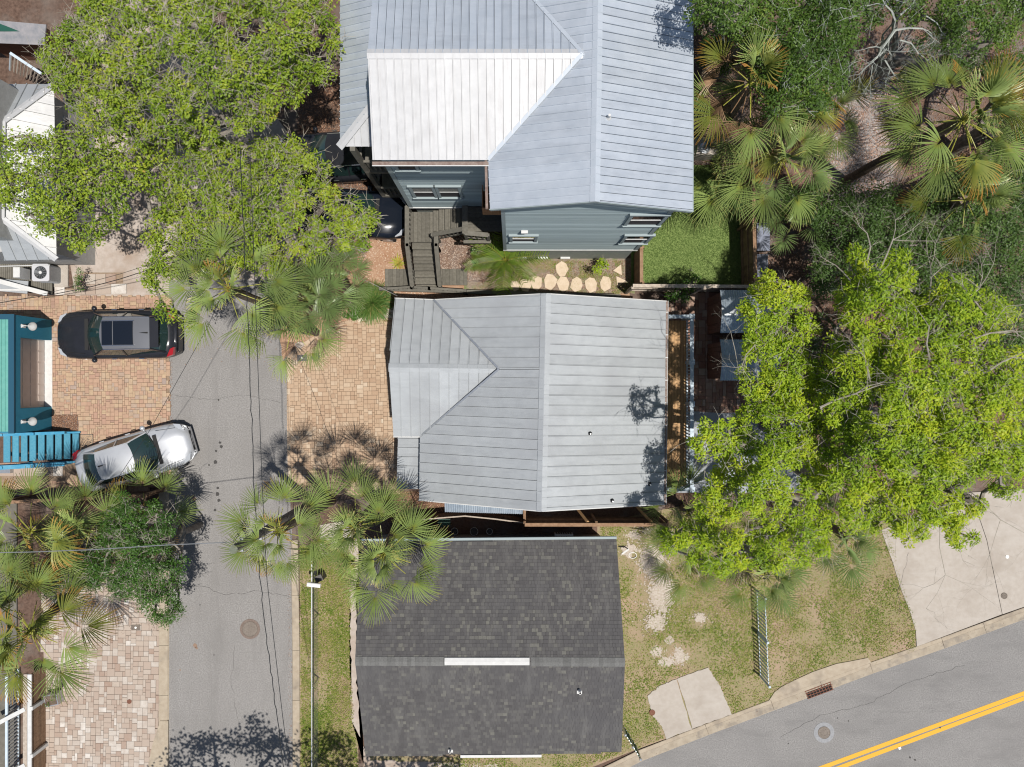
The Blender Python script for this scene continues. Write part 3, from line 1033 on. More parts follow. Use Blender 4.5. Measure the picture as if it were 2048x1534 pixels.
def window(parent, xc, y, z0, z1, w, m=M_trim1, name="window", nsash=1, screen=True, blinds=False):
    """south facing window"""
    b = MB()
    t = .10
    yo = y - .075
    b.bx(xc - w / 2, xc - w / 2 + t, yo - .02, yo + .05, z0, z1)
    b.bx(xc + w / 2 - t, xc + w / 2, yo - .02, yo + .05, z0, z1)
    b.bx(xc - w / 2 - .03, xc + w / 2 + .03, yo - .035, yo + .052, z1, z1 + .12)
    b.bx(xc - w / 2 - .03, xc + w / 2 + .03, yo - .055, yo + .052, z0 - .07, z0)
    f = b.build(name, m, parent)
    zm = (z0 + z1) / 2
    b = MB()
    b.bx(xc - w / 2 + t, xc + w / 2 - t, yo + .01, yo + .02, zm + .03, z1)
    b.build("pane", M_curtain if blinds else M_glass, f)
    b = MB()
    b.bx(xc - w / 2 + t, xc + w / 2 - t, yo + .02, yo + .03, z0, zm)
    b.build("screen", M_screen, f)
    b = MB()
    b.bx(xc - w / 2 + t, xc + w / 2 - t, yo - .006, yo + .03, zm - .02, zm + .03)
    b.build("sash_rail", M_trimw, f)
    return f


# ------------------------------------------------------------ middle house
h2 = thing("metal_roof_house", "single storey house with grey ribbed metal roof in the centre of the picture", "house", (0, 0, 0))
zE, zR = 3.6, 5.55
plE = plane3((1092, 588, zR), (1083, 1022, zR), (1332, 603, zE))
plW = plane3((1092, 588, zR), (1083, 1022, zR), (838, 1000, zE))
plN = plane3((778, 735, 4.68), (998, 738, 4.68), (790, 597, 3.62))
plS = plane3((778, 735, 4.68), (998, 738, 4.68), (787, 873, 3.62))
panel_roof(h2, [[(1092, 588), (1332, 603), (1328, 1008), (1083, 1022)]], plE, Vector((1, -.02, 0)), .345, M_roof2, off=.05)
panel_roof(h2, [[(1088, 739), (1083, 1022), (838, 1000), (840, 873), (998, 739)], [(1092, 588), (1089, 738), (999, 738), (868, 600)]], plW, Vector((-1, .02, 0)), .345, M_roof2, off=.05)
panel_roof(h2, [[(778, 735), (998, 738), (868, 600), (790, 597)]], plN, Vector((0.03, 1, 0)), .345, M_roof2)
panel_roof(h2, [[(778, 735), (998, 738), (840, 873), (787, 873)]], plS, Vector((-.03, -1, 0)), .345, M_roof2)
up = Vector((0, 0, .03))
cap(h2, W(1092, 587, zR), W(1083, 1023, zR), .34, M_roof2)
cap(h2, W(777, 735, 4.68), W(1000, 738, 4.68), .30, M_roof2)
for a, c in (((868, 600), (998, 738)), ((998, 738), (840, 873))):
    A, B_ = onplane(a[0], a[1], plW), onplane(c[0], c[1], plW)
    b = MB()
    b.bar(A + up, B_ + up, .07, .015)
    b.build("valley_flashing", M_galv, h2)
plP = (W(816, 920, 2.85), Vector((0, 0, 1)))
plP = plane3((797, 876, 2.75), (794, 978, 2.75), (842, 978, 2.95))
panel_roof(h2, [[(796, 874), (846, 874), (846, 978), (793, 978)]], plP, Vector((-1, 0, 0)), .34, M_roof2)
# walls, all set in below the eaves
b = MB()
wy0, wy1 = -4.0, 3.0
b.bx(-3.05, 5.25, wy0, wy1 - .25, .45, 3.5)
gx = (W(1088, 800, zR).x)
for yy in (wy0, wy1 - .25):
    b.add([(-3.05, yy, 3.5), (5.25, yy, 3.5), (gx, yy, 5.3)], [(0, 1, 2)])
b.bx(-4.02, -3.05, -1.65, 2.78, .45, 3.4)
b.build("wall", M_stuc2, h2)
b = MB()
b.bx(-3.0, 5.2, wy0 + .1, wy1 - .4, -.02, .45)
b.bx(-3.98, -3.0, -1.6, 2.7, -.02, .45)
b.build("footing", M_sidbase, h2)
b = MB()
A, B_ = W(1332, 602, 3.52), W(1328, 1009, 3.52)
b.bar(A + Vector((.03, 0, 0)), B_ + Vector((.03, 0, 0)), .07, .09)
b.build("gutter", M_copper, h2)
b = MB()
b.bar(A + Vector((.07, 0, .05)), B_ + Vector((.07, 0, .05)), .012, .02)
for k in range(9):
    p_ = A.lerp(B_, (k + .5) / 9)
    b.bar(p_ + Vector((-.02, 0, .055)), p_ + Vector((.08, 0, .055)), .03, .012)
b.build("gutter_bracket", M_trimw, h2)
b = MB()
for (a, c) in (((868, 599, 3.75), (1092, 587, zR - .03)), ((1092, 587, zR - .03), (1332, 602, zE)), ((838, 1001, zE), (1083, 1023, zR - .03)), ((1083, 1023, zR - .03), (1328, 1009, zE)), ((789, 596, 3.6), (868, 599, 3.6)), ((786, 874, 3.6), (840, 874, 3.6))):
    b.bar(W(*a) - up * 3, W(*c) - up * 3, .03, .14)
b.build("fascia", M_trimw, h2)
for i, (x, y) in enumerate(((1180, 867), (1299, 968), (1224, 1001))):
    c = onplane(x, y, plE)
    b = MB()
    b.lathe((c.x, c.y, c.z - .04), [(.075, 0), (.075, .05), (.045, .10), (.035, .22), (.022, .22), (.022, .12)], 16)
    f = b.build("roof_vent_boot", M_black, h2, smooth=False)
    b = MB()
    b.lathe((c.x, c.y, c.z), [(.026, .1), (.026, .24)], 10)
    b.build("pipe_top", M_plast, f)

# back deck with white railing
dk = thing("back_deck", "narrow new pine deck with pale blue railing along the middle house", "deck", W(1352, 800))
zD = .75
x0, x1 = W(1331, 0, zD).x - .1, W(1373, 0, zD).x
yN, yS = W(0, 641, zD).y, W(0, 972, zD).y
nb = 8
bw = (x1 - x0) / nb
for i in range(nb):
    b = MB()
    b.tone = random.random()
    b.bx(x0 + i * bw + .004, x0 + (i + 1) * bw - .004, yS, yN, zD - .035 + random.uniform(0, .003), zD)
    b.build("deck_board", M_pine, dk)
b = MB()
b.bx(x0, x1, yS + .01, yN - .01, zD - .24, zD - .04)
for yy in np.linspace(yS + .2, yN - .2, 5):
    b.bx(x1 - .14, x1 - .02, yy - .06, yy + .06, -.02, zD - .05)
b.build("joists", M_pine, dk)
zr = zD + .92
xr = W(1384, 0, zr).x
yNr, ySr = W(0, 633, zr).y, W(0, 979, zr).y
b = MB()
b.bx(xr - .07, xr + .07, ySr, yNr, zr - .035, zr)
b.build("top_rail", M_trimbl, dk)
b = MB()
b.bx(x0, xr - .08, yNr - .07, yNr + .07, zr - .037, zr - .002)
b.build("top_rail", M_trimbl, dk)
b = MB()
b.bx(x0, xr - .08, ySr - .07, ySr + .07, zr - .037, zr - .002)
b.build("top_rail", M_trimbl, dk)
b = MB()
b.bx(xr - .03, xr + .03, ySr, yNr, zD + .08, zD + .12)
b.build("bottom_rail", M_trimbl, dk)
yy = ySr + .1
while yy < yNr - .05:
    b = MB()
    b.bx(xr - .02, xr + .02, yy - .02, yy + .02, zD + .12, zr - .037)
    b.build("baluster", M_trimbl, dk)
    yy += .125
xx = x0 + .15
while xx < xr - .15:
    for q in (yNr, ySr):
        b = MB()
        b.bx(xx - .02, xx + .02, q - .02, q + .02, zD + .08, zr - .038)
        b.build("baluster", M_trimbl, dk)
    xx += .13
for q in (633, 724, 808, 897, 979):
    yq = W(0, q, zr).y
    b = MB()
    b.bx(xr - .055, xr + .055, yq - .055, yq + .055, -.02, zr + .001)
    b.box((xr, yq, zr + .02), (.21, .21, .035))
    b.add([(xr - .10, yq - .10, zr + .038), (xr + .10, yq - .10, zr + .038), (xr + .10, yq + .10, zr + .038), (xr - .10, yq + .10, zr + .038), (xr, yq, zr + .07)], [(0, 1, 4), (1, 2, 4), (2, 3, 4), (3, 0, 4)])
    b.build("post", M_trimbl, dk)

# lean-to on the south side
lt = thing("lean_to", "low corrugated lean-to roof against the south wall of the middle house", "lean-to", W(965, 1010))
A, B_, Cc, D_ = W(888, 1000, 2.5), W(1048, 1000, 2.5), W(1045, 1028, 2.25), W(890, 1024, 2.25)
A.y += .35
B_.y += .35
corr_roof(lt, (A, B_, Cc, D_), .085, .012, M_corr)
b = MB()
b.bx(A.x + .15, B_.x - .1, D_.y + .12, D_.y + .2, -.02, 2.18)
b.build("front_shade", M_dark, lt)  # black sheet standing in for the shade under the lean-to
b = MB()
for x in (A.x + .1, B_.x - .1):
    b.bx(x - .05, x + .05, D_.y + .02, D_.y + .12, -.02, 2.2)
b.build("post", M_trimw, lt)

# ------------------------------------------------------------ big house at the top
h1 = thing("blue_house", "tall blue-green house with pale ribbed metal roof and hipped porch at the top", "house", (0, 0, 0))
z1e, z1r, z1j = 10.0, 11.14, 11.06
plE = plane3((1190, 402, z1r), (1196, -40, z1r), (1385, 422, z1e))
plWs = plane3((1190, 402, z1r), (1196, -40, z1r), (980, 418, 10.2))
plS = plane3((735, 107, z1j), (1165, 107, z1j), (745, 320, 10.2))
plN = plane3((735, 107, z1j), (1165, 107, z1j), (750, -75, 10.2))
panel_roof(h1, [[(1190, 402), (1385, 422), (1386, -260), (1200, -260)]], plE, Vector((1, 0, 0)), .222, M_roof1, rib=(.022, .036), off=.02)
panel_roof(h1, [[(1190, 402), (1165, 107), (976, 320), (980, 418)], [(1200, -260), (1165, 107), (1190, 402)], [(1200, -260), (975, -105), (1165, 107)]], plWs, Vector((-1, 0, 0)), .222, M_roof1, rib=(.022, .036))
panel_roof(h1, [[(735, 107), (1165, 107), (976, 320), (745, 320)]], plS, Vector((0, -1, 0)), .222, M_rooflit, rib=(.024, .042))
panel_roof(h1, [[(735, 107), (1165, 107), (975, -105), (754, -105)]], plN, Vector((0, 1, 0)), .222, M_roof1, rib=(.022, .036))
cap(h1, W(1190, 403, z1r), W(1200, -250, z1r), .26, M_cap1)
cap(h1, W(734, 107, z1j), W(1166, 107, z1j), .26, M_rooflit, n1=-.36)
for a, c, pl in (((1165, 107), (976, 320), plS), ((1165, 107), (1030, -44), plN)):
    A, B_ = onplane(*a, pl), onplane(*c, pl)
    b = MB()
    b.bar(A + up, B_ + up, .10, .02)
    b.build("valley_flashing", M_cap1, h1)
pc = onplane(1217, 236, plE)
b = MB()
b.lathe((pc.x, pc.y, pc.z - .05), [(.07, 0), (.07, .06), (.035, .12), (.035, .28)], 14)
b.build("vent_pipe", M_trimw, h1)
# porch roof, hipped
zp, sl = 7.0, .46
pcx, pcy = W(680, 293, zp).x, W(680, 293, zp).y
wallx, wally = -3.78, 6.60
pS = (Vector((pcx, pcy, zp)), Vector((0, -sl, 1)).normalized())
pW = (Vector((pcx, pcy, zp)), Vector((-sl, 0, 1)).normalized())
dq = wallx - pcx


def vq(x, y, z):
    return (Vector((x, y, z)), 0)


ytop = 19.0
pp = lambda *L: [(Vector(q), None) for q in L]
panel_roof(h1, [pp((pcx, pcy, zp), (-3.2, pcy, zp), (-3.2, pcy + dq, zp + dq * sl), (wallx, pcy + dq, zp + dq * sl))], pS, Vector((0, -1, 0)), .222, M_rooflit, rib=(.024, .042))
panel_roof(h1, [pp((pcx, pcy, zp), (wallx, pcy + dq, zp + dq * sl), (wallx, ytop, zp + dq * sl), (pcx, ytop, zp))], pW, Vector((-1, 0, 0)), .222, M_roof1)
cap(h1, Vector((pcx - .03, pcy - .03, zp)), Vector((wallx, pcy + dq, zp + dq * sl)), .26, M_rooflit, "hip_cap", n1=-.1)
# walls
b = MB()
gxl, gxr, gy = -.28, W(1252, 520).x, 5.04
b.bx(gxl, gxr, gy + .02, 20, 2.55, 9.7)
b.add([(gxl, gy + .02, 9.7), (gxr, gy + .02, 9.7), (2.17, gy + .02, 10.9)], [(0, 1, 2)])
b.bx(wallx, gxl, wally + .02, 18.5, 2.6, 10.0)
b.build("wall", M_sid1, h1)
b = MB()
b.bx(gxl + .12, gxr - .02, gy + .05, 19.9, -.02, 2.55)
b.bx(wallx + .1, gxl + .1, wally + .1, 18.4, -.02, 2.6)
b.build("skirt", M_sidbase, h1)


def gable_span(z):
    if z < 9.75:
        return (gxl, gxr)
    k = (10.95 - z) / 1.2
    return (2.17 - 2.45 * k, 2.17 + 2.48 * k)


siding_wall(h1, 'x', gy, gxl, gxr, 2.62, 10.9, -1, M_sid1, top=gable_span)
siding_wall(h1, 'x', wally, wallx, gxl, 2.74, 10.1, -1, M_sid1)
siding_wall(h1, 'y', gxr, gy, 20, 2.62, 9.7, 1, M_sid1)
siding_wall(h1, 'y', gxl, gy, wally, 2.62, 9.9, -1, M_sid1)
siding_wall(h1, 'y', wallx, wally, 18.5, 2.74, 10.0, -1, M_sid1)
b = MB()
b.bx(gxl - .04, gxl + .08, gy - .06, gy - .031, 2.5, 9.7)
b.bx(gxr - .1, gxr + .045, gy - .06, gy - .031, 2.5, 9.7)
b.bx(gxr + .031, gxr + .046, gy - .06, gy + .1, 2.5, 9.7)
b.bx(wallx - .045, wallx + .1, wally - .06, wally - .031, 2.6, 9.9)
b.build("corner_board", M_trim1, h1)
b = MB()
b.bx(gxl - .05, gxr + .05, gy - .07, gy - .032, 2.47, 2.62)
b.bx(wallx - .05, gxl, wally - .07, wally - .032, 2.6, 2.74)
b.build("water_table", M_trimw, h1)
for (x, y, z) in ((-.6, 0, 0), ):
    pass
# gable windows, the lintel corners taken from the photograph
window(h1, W(1297, 433, 8.2).x - .02, gy, 7.15, 8.55, 1.15, blinds=False)
window(h1, W(1273, 477, 5.0).x + .03, gy, 4.1, 5.45, .98)
window(h1, W(1047, 472, 5.0).x, gy, 4.35, 5.4, .95)
for xc in (-3.02, -2.14):
    window(h1, xc, wally, 4.35, 5.75, .86, blinds=True)
window(h1, -3.18, wally, 7.75, 8.7, .72)
b = MB()
b.bx(.30, .52, gy - .14, gy - .03, 6.05, 6.2)
b.build("dryer_vent", M_trimw, h1)
b = MB()
for x in (1.05, 1.95, .2):
    b.bx(x, x + .38, gy - .03, gy + .045, .35, .5)
b.build("crawl_vent", M_trimw, h1)
# gutter under the sun-whitened slope and down the valley wall
A, B_ = W(745, 322, 10.15), W(977, 322, 10.15)
A.y -= .08
B_.y -= .08
b = MB()
b.bar(A, B_, .10, .10)
b.build("gutter", M_copper, h1)
b = MB()
b.bar(A + Vector((0, -.06, .03)), B_ + Vector((0, -.06, .03)), .02, .05)
b.build("gutter_lip", M_trimw, h1)
A, B_ = W(977, 322, 10.12), W(979, 418, 10.12)
A.x -= .07
B_.x -= .07
b = MB()
b.bar(A, B_, .07, .10)
b.build("gutter", M_copper, h1)
b = MB()
for (a, c) in (((980, 419, 10.15), (1190, 403, z1r - .06)), ((1190, 403, z1r - .06), (1385, 423, 9.95))):
    b.bar(W(*a) - up * 2, W(*c) - up * 2, .03, .14)
A, B_ = W(1386, 423, 9.95), W(1386, -240, 9.95)
b.bar(A - up * 2, B_ - up * 2, .03, .12)
b.build("fascia", M_trim1, h1)
b = MB()
b.bx(-1.0, -.33, 5.75, 6.5, 5.2, 5.32)
for k in range(8):
    b.tone = k / 8
    b.bx(-1.02 + .04, -1.0 + .04, 5.72 + .095 * k, 5.72 + .095 * k + .088, 5.3, 6.25)
    b.bx(-.98 + .082 * k, -.98 + .082 * k + .076, 5.70, 5.73, 5.3, 6.25)
b.build("balcony_screen", M_cedar, h1)
# two level open porch at the west side
b = MB()
b.bx(-5.04 - .08, -5.04 + .08, 7.35, 7.51, -.02, 7.0)
b.build("porch_post", M_rail, h1)
for zf in (1.2, 4.6):
    b = MB()
    b.bx(-5.1, wallx - .02, 7.34, 15.0, zf - .2, zf)
    b.build("porch_floor", M_rail, h1)
    b = MB()
    b.bx(-5.0, wallx - .05, 7.38, 7.46, zf + .95, zf + 1.03)
    b.bx(-5.1, -5.02, 7.5, 15, zf + .95, zf + 1.03)
    b.build("porch_rail", M_rail, h1)
    for k in range(7):
        b = MB()
        x = -4.9 + k * .17
        b.bx(x, x + .06, 7.39, 7.44, zf, zf + .95)
        b.build("porch_baluster", M_rail, h1)


# ------------------------------------------------------------ grey timber stair and decks
def boards(parent, x0, x1, y0, y1, z, along, w=.14, m=M_deck, th=.032, gap=.007, name="deck_board"):
    L = (x1 - x0) if along == 'y' else (y1 - y0)
    n = max(1, round(L / w))
    ww = L / n
    for i in range(n):
        b = MB()
        b.tone = random.random()
        zz = z + random.uniform(-.002, .002)
        if along == 'y':
            b.bx(x0 + i * ww + gap / 2, x0 + (i + 1) * ww - gap / 2, y0, y1, zz - th, zz)
        else:
            b.bx(x0, x1, y0 + i * ww + gap / 2, y0 + (i + 1) * ww - gap / 2, zz - th, zz)
        b.build(name, m, parent)


sd = thing("timber_stair", "grey weathered timber entrance stair with landings and railings at the blue house", "staircase", W(850, 480))
z2 = 1.85
X = lambda px, z: W(px, 0, z).x
Y = lambda py, z: W(0, py, z).y
boards(sd, X(819, z2), X(868, z2), Y(484, z2), Y(424, z2), z2, 'y', .147)
# flight up to the east, treads run north-south
n = 5
for i in range(n):
    z = z2 + .17 * (i + 1)
    xa = X(868, z2) + i * .235
    y0_, y1_ = Y(463 - i * 2.0, z), Y(421 - i * 2.5, z)
    for j in range(2):
        b = MB()
        b.tone = random.random()
        b.bx(xa + j * .13, xa + j * .13 + .125, y0_, y1_, z - .035, z)
        b.build("tread", M_deck, sd)
    b = MB()
    b.bx(xa - .02, xa - .002, y0_, y1_, z - .17, z - .036)
    b.build("riser", M_rail, sd)
z3 = z2 + .17 * 6
boards(sd, X(868, z2) + n * .235, gxl - .03, Y(463, z3) + .0, wally - .05, z3, 'x', .14)
# flight down to the south
yy = Y(484, z2)
n = 8
ylow = Y(537, .35)
for i in range(n):
    z = z2 - .185 * (i + 1)
    if z < .4:
        break
    ya = yy - (i + 1) * .245
    for j in range(2):
        b = MB()
        b.tone = random.random()
        b.bx(X(822, z2) + .02, X(868, z2) - .02, ya + j * .122, ya + j * .122 + .117, z - .035, z)
        b.build("tread", M_deck, sd)
    b = MB()
    b.bx(X(822, z2) + .04, X(868, z2) - .04, ya + .24, ya + .255, z - .03, z + .148)
    b.build("riser", M_rail, sd)
yb = yy - 7 * .245
for zz, (xa, xb, ya, yb2), al in ((.42, (823, 877, 566, 536), 'x'), (.28, (770, 822, 577, 538), 'y'), (.28, (878, 934, 570, 538), 'y')):
    boards(sd, X(xa, zz), X(xb, zz), Y(ya, zz), Y(yb2, zz), zz, al, .15)
    b = MB()
    b.bx(X(xa, zz), X(xb, zz), Y(ya, zz) + .02, Y(yb2, zz) - .02, -.02, zz - .04)
    b.build("platform_skirt", M_rail, sd)
b = MB()
b.bx(X(822, z2), X(868, z2), Y(484, z2) + .02, Y(424, z2) - .02, z2 - .25, z2 - .04)
for x in (X(822, z2) + .08, X(868, z2) - .08):
    for y in (Y(484, z2) + .1, Y(424, z2) - .1):
        b.bx(x - .06, x + .06, y - .06, y + .06, -.02, z2 - .05)
b.bx(X(928, z3), gxl - .1, Y(463, z3) + .1, wally - .1, z3 - .25, z3 - .04)
b.build("frame_beams", M_rail, sd)


def railing(parent, pts, h=.92, step=.16, m=M_rail, posts=True, capw=.16, bal=.05):
    """balustrade along 3D floor points"""
    for i in range(len(pts) - 1):
        a, c = Vector(pts[i]), Vector(pts[i + 1])
        upv = Vector((0, 0, h))
        b = MB()
        b.tone = random.random()
        b.bar(a + upv, c + upv, capw, .035)
        b.build("hand_rail", m, parent)
        b = MB()
        b.bar(a + Vector((0, 0, .1)), c + Vector((0, 0, .1)), .04, .07)
        b.bar(a + upv - Vector((0, 0, .07)), c + upv - Vector((0, 0, .07)), .04, .08)
        b.build("rail_beam", m, parent)
        n = max(1, int((c - a).length / step))
        for k in range(1, n):
            p = a.lerp(c, k / n)
            b = MB()
            b.bar(p + Vector((0, 0, .06)), p + upv - Vector((0, 0, .03)), bal, bal)
            b.build("baluster", m, parent)
        for p in (a, c):
            b = MB()
            b.bx(p.x - .05, p.x + .05, p.y - .05, p.y + .05, max(-.02, p.z - .5), p.z + h + .018)
            b.build("rail_post", m, parent)


hr = .92
# left rail: landing then slope
xl = X(814, z2 + hr)
railing(sd, [(xl, Y(412, z2 + hr), z2), (xl, Y(484, z2 + hr) - .1, z2), (xl, yb + .1, .45)])
xr2 = X(870, z2 + hr)
railing(sd, [(xr2 + .04, Y(470, z2 + hr), z2), (xr2 + .04, Y(484, z2 + hr) - .1, z2), (xr2 + .04, yb + .1, .45)])
railing(sd, [(X(864, z2 + hr), Y(469, z2 + hr), z2 - .05), (X(930, z3 + hr), Y(457, z3 + hr), z3)], step=.2)
railing(sd, [(X(930, z3 + hr), Y(466, z3 + hr), z3), (X(976, z3 + hr), Y(470, z3 + hr), z3)], step=.18)
b = MB()
b.tone = .9
b.bx(X(927, z3), X(982, z3), Y(487, z3 - .1), Y(481, z3 - .1), z3 - .15, z3 - .02)
b.build("rim_board", M_deck, sd)
b = MB()
b.bx(X(930, z3 + hr) - .1, X(930, z3 + hr) + .1, Y(467, z3 + hr), Y(411, z3 + hr), z3 + hr - .02, z3 + hr + .02)
b.build("hand_rail", M_deck, sd)
# low garden fence along the lot line
lf = thing("low_garden_fence", "low grey plank fence running from the timber stair to the bamboo gate", "fence", W(1000, 588))
fp = [W(760, 577, .75), W(930, 583, .75), W(1090, 588, .75), W(1240, 592, .75)]
for i in range(3):
    a, c = fp[i], fp[i + 1]
    b = MB()
    b.tone = random.random()
    b.bar(a, c, .14, .035)
    b.build("cap_board", M_rail, lf)
    for zz in (.12, .32, .52):
        b = MB()
        b.tone = random.random()
        b.bar(Vector((a.x, a.y - .0, zz)), Vector((c.x, c.y, zz)), .025, .15)
        b.build("fence_board", M_rail, lf)
for p in fp:
    b = MB()
    b.bx(p.x - .05, p.x + .05, p.y - .06, p.y + .06, -.02, .73)
    b.build("post", M_rail, lf)
railing(sd, [(X(776, 1.1), Y(577, 1.1), .28), (X(822, 1.1), Y(574, 1.1), .28), (X(858, 1.1), Y(576, 1.1), .28), (X(930, 1.1), Y(581, 1.1), .28)], h=.8, capw=.09)


# ------------------------------------------------------------ wooden fences
def board_fence(name, label, a, c, h, m, side, cat="fence", bw=.14, lean=0, capb=True, braces=0, brailw=.09):
    """solid fence; side: +-1 gives the side where the rails are (left of a->c is +1)"""
    t = thing(name, label, cat, a)
    a, c = Vector(a), Vector(c)
    d = (c - a).normalized()
    s = Vector((-d.y, d.x, 0)) * side
    L = (c - a).length
    n = int(L / bw)
    for i in range(n):
        b = MB()
        b.tone = random.random()
        p0, p1 = a + d * (i * L / n + .003), a + d * ((i + 1) * L / n - .003)
        hh = h + random.uniform(-.01, .01)
        zc = Vector((0, 0, hh / 2))
        b.bar(p0 + zc, p1 + zc, .02, hh)
        b.build("fence_board", m, t)
    for z in (.3, h * .55, h - .2):
        b = MB()
        b.tone = random.random()
        b.bar(a + s * .035 + Vector((0, 0, z)), c + s * .035 + Vector((0, 0, z)), .045, brailw)
        b.build("fence_rail", m, t)
    k = max(1, round(L / 2.3))
    for i in range(k + 1):
        p = a.lerp(c, i / k) + s * .105
        b = MB()
        b.bx(p.x - .045, p.x + .045, p.y - .045, p.y + .045, -.02, h - .03)
        b.build("fence_post", m, t)
    if capb:
        b = MB()
        b.tone = .9
        b.bar(a + Vector((0, 0, h + .022)) + s * .03, c + Vector((0, 0, h + .022)) + s * .03, .13, .022)
        b.build("cap_board", m, t)
    return t


board_fence("wooden_fence", "tall brown board fence on the right side of the green turf", W(1483, 576), W(1478, 345), 1.85, M_fence, 1, bw=.16)
board_fence("wooden_fence", "bleached vine-grown board fence between turf and middle house", W(1252, 581), W(1515, 583), 1.75, M_fenceg, -1, bw=.16)
board_fence("wooden_fence", "short dark board fence at the left end of the turf", W(1268, 575), W(1268, 508), 1.6, M_fence, -1, bw=.15)
t = board_fence("wooden_fence", "brown board fence with braces behind the shingle roof", W(1048, 1034), W(1318, 1034), 1.85, M_fence, 1, bw=.10)
for x in (1165, 1285):
    p = W(x, 1034)
    b = MB()
    b.bar(p + Vector((-.45, .65, .1)), p + Vector((0.05, .1, 1.75)), .10, .12)
    b.build("brace", M_pine, t)
b = MB()
p = W(1048, 1034)
b.bar(p + Vector((0, .0, 1.5)), p + Vector((0, .75, 1.5)), .1, .06)
b.bar(p + Vector((0, .0, .7)), p + Vector((0, .75, .7)), .05, 1.3)
b.build("return_panel", M_fence, t)
t = thing("thin_fence", "thin curving beige capped fence between the mulch and the shaded pots", "fence", W(930, 1033))
fp = [W(826, 1041, 1.2), W(880, 1036, 1.2), W(930, 1032, 1.2), (W(990, 1038, 1.2)), W(1050, 1046, 1.2)]
for i in range(len(fp) - 1):
    b = MB()
    b.bar(fp[i], fp[i + 1], .05, .03)
    b.build("cap_board", M_fenceg, t)
    L = (fp[i + 1] - fp[i]).length
    n = int(L / .16)
    for k in range(n):
        b = MB()
        b.tone = random.random()
        p0, p1 = fp[i].lerp(fp[i + 1], k / n), fp[i].lerp(fp[i + 1], (k + .95) / n)
        dz = Vector((0, 0, -.61))
        b.bar(p0 + dz, p1 + dz, .02, 1.18)
        b.build("fence_board", M_fence, t)


# ------------------------------------------------------------ shingle roofed house
h3 = thing("shingle_roof_house", "low house with dark grey asphalt shingle roof at the bottom", "house", (0, 0, 0))
ze, zr_ = 2.9, 4.4
plNn = plane3((710, 1323, zr_), (1250, 1325, zr_), (722, 1084, ze))
plSs = plane3((710, 1323, zr_), (1250, 1325, zr_), (731, 1512, ze))
rid0, rid1 = W(710, 1323, zr_), W(1250, 1325, zr_)


def shingles(parent, pl, poly, ddir, ex=.127, own=0, kdir=1):
    u, v, n = frame(pl, ddir)
    o = pl[0]
    P = [onplane(x, y, pl) for x, y in poly]
    b = MB()
    b.tone = .15
    b.slab([p - n * .006 for p in P], n, .05)
    b.build("roof_deck", M_shing, parent)
    Q = [((p - o).dot(u), (p - o).dot(v)) for p in P]
    v0, v1 = min(q[1] for q in Q), max(q[1] for q in Q)
    rows = int((v1 - v0) / ex) + 1
    out = []
    for r in range(rows):
        va, vb = v0 + r * ex, min(v1, v0 + (r + 1) * ex)      # v grows down-slope
        us = [q for q in Q]
        # span of the outline at mid row
        vm = (va + vb) / 2
        xs = []
        for i in range(len(Q)):
            p, q = Q[i], Q[(i + 1) % len(Q)]
            if (p[1] - vm) * (q[1] - vm) < 0:
                xs.append(p[0] + (q[0] - p[0]) * (vm - p[1]) / (q[1] - p[1]))
        if len(xs) < 2:
            continue
        x, xe = min(xs), max(xs)
        while x < xe - .02:
            w = random.choice((.10, .13, .16, .19, .11))
            w = min(w, xe - x)
            out.append((x, va, w, vb - va, random.random() < .5))
            x += w
    return u, v, n, o, out


tabs = []
for pl, poly, dd in ((plNn, [(710, 1323), (1250, 1325), (1233, 1078), (722, 1084)], Vector((0, 1, 0))), (plSs, [(710, 1323), (1250, 1325), (1243, 1504), (731, 1512)], Vector((0, -1, 0)))):
    u, v, n, o, out = shingles(h3, pl, poly, dd)
    tabs += [(u, v, n, o, q) for q in out]
tabs_sorted = sorted(range(len(tabs)), key=lambda i: ((tabs[i][3] + tabs[i][0] * tabs[i][4][0] + tabs[i][1] * tabs[i][4][1]) - Vector((1.0, -6.5, 3))).length)
own = set(tabs_sorted[:300])
mb = MB()
for i, (u, v, n, o, (x, va, w, hgt, thick)) in enumerate(tabs):
    b = MB() if i in own else mb
    cp = o + u * (x + w / 2) + v * (va + hgt / 2)
    nv = float(vnoise(cp.x, cp.y, 1.1, 3)) * .16 + float(vnoise(cp.x, cp.y * 8, .5, 8)) * .12 + .07
    t_ = random.random()
    b.tone = min(1, max(0, t_ ** 1.5 * .85 + nv - .06 + (.10 if thick else 0)))
    hb = .013 if thick else .007
    g = .004
    A = o + u * (x + g) + v * va + n * .001
    B_ = o + u * (x + w - g) + v * va + n * .001
    Cc = o + u * (x + w - g) + v * (va + hgt) + n * hb
    D_ = o + u * (x + g) + v * (va + hgt) + n * hb
    C2 = Cc - n * hb
    D2 = D_ - n * hb
    b.add([A, B_, Cc, D_, C2, D2], [(0, 1, 2, 3), (3, 2, 4, 5), (0, 3, 5), (1, 4, 2)])
    if i in own:
        b.build("shingle", M_shing, h3)
mb.build("shingle_courses", M_shing, h3, kind="stuff")
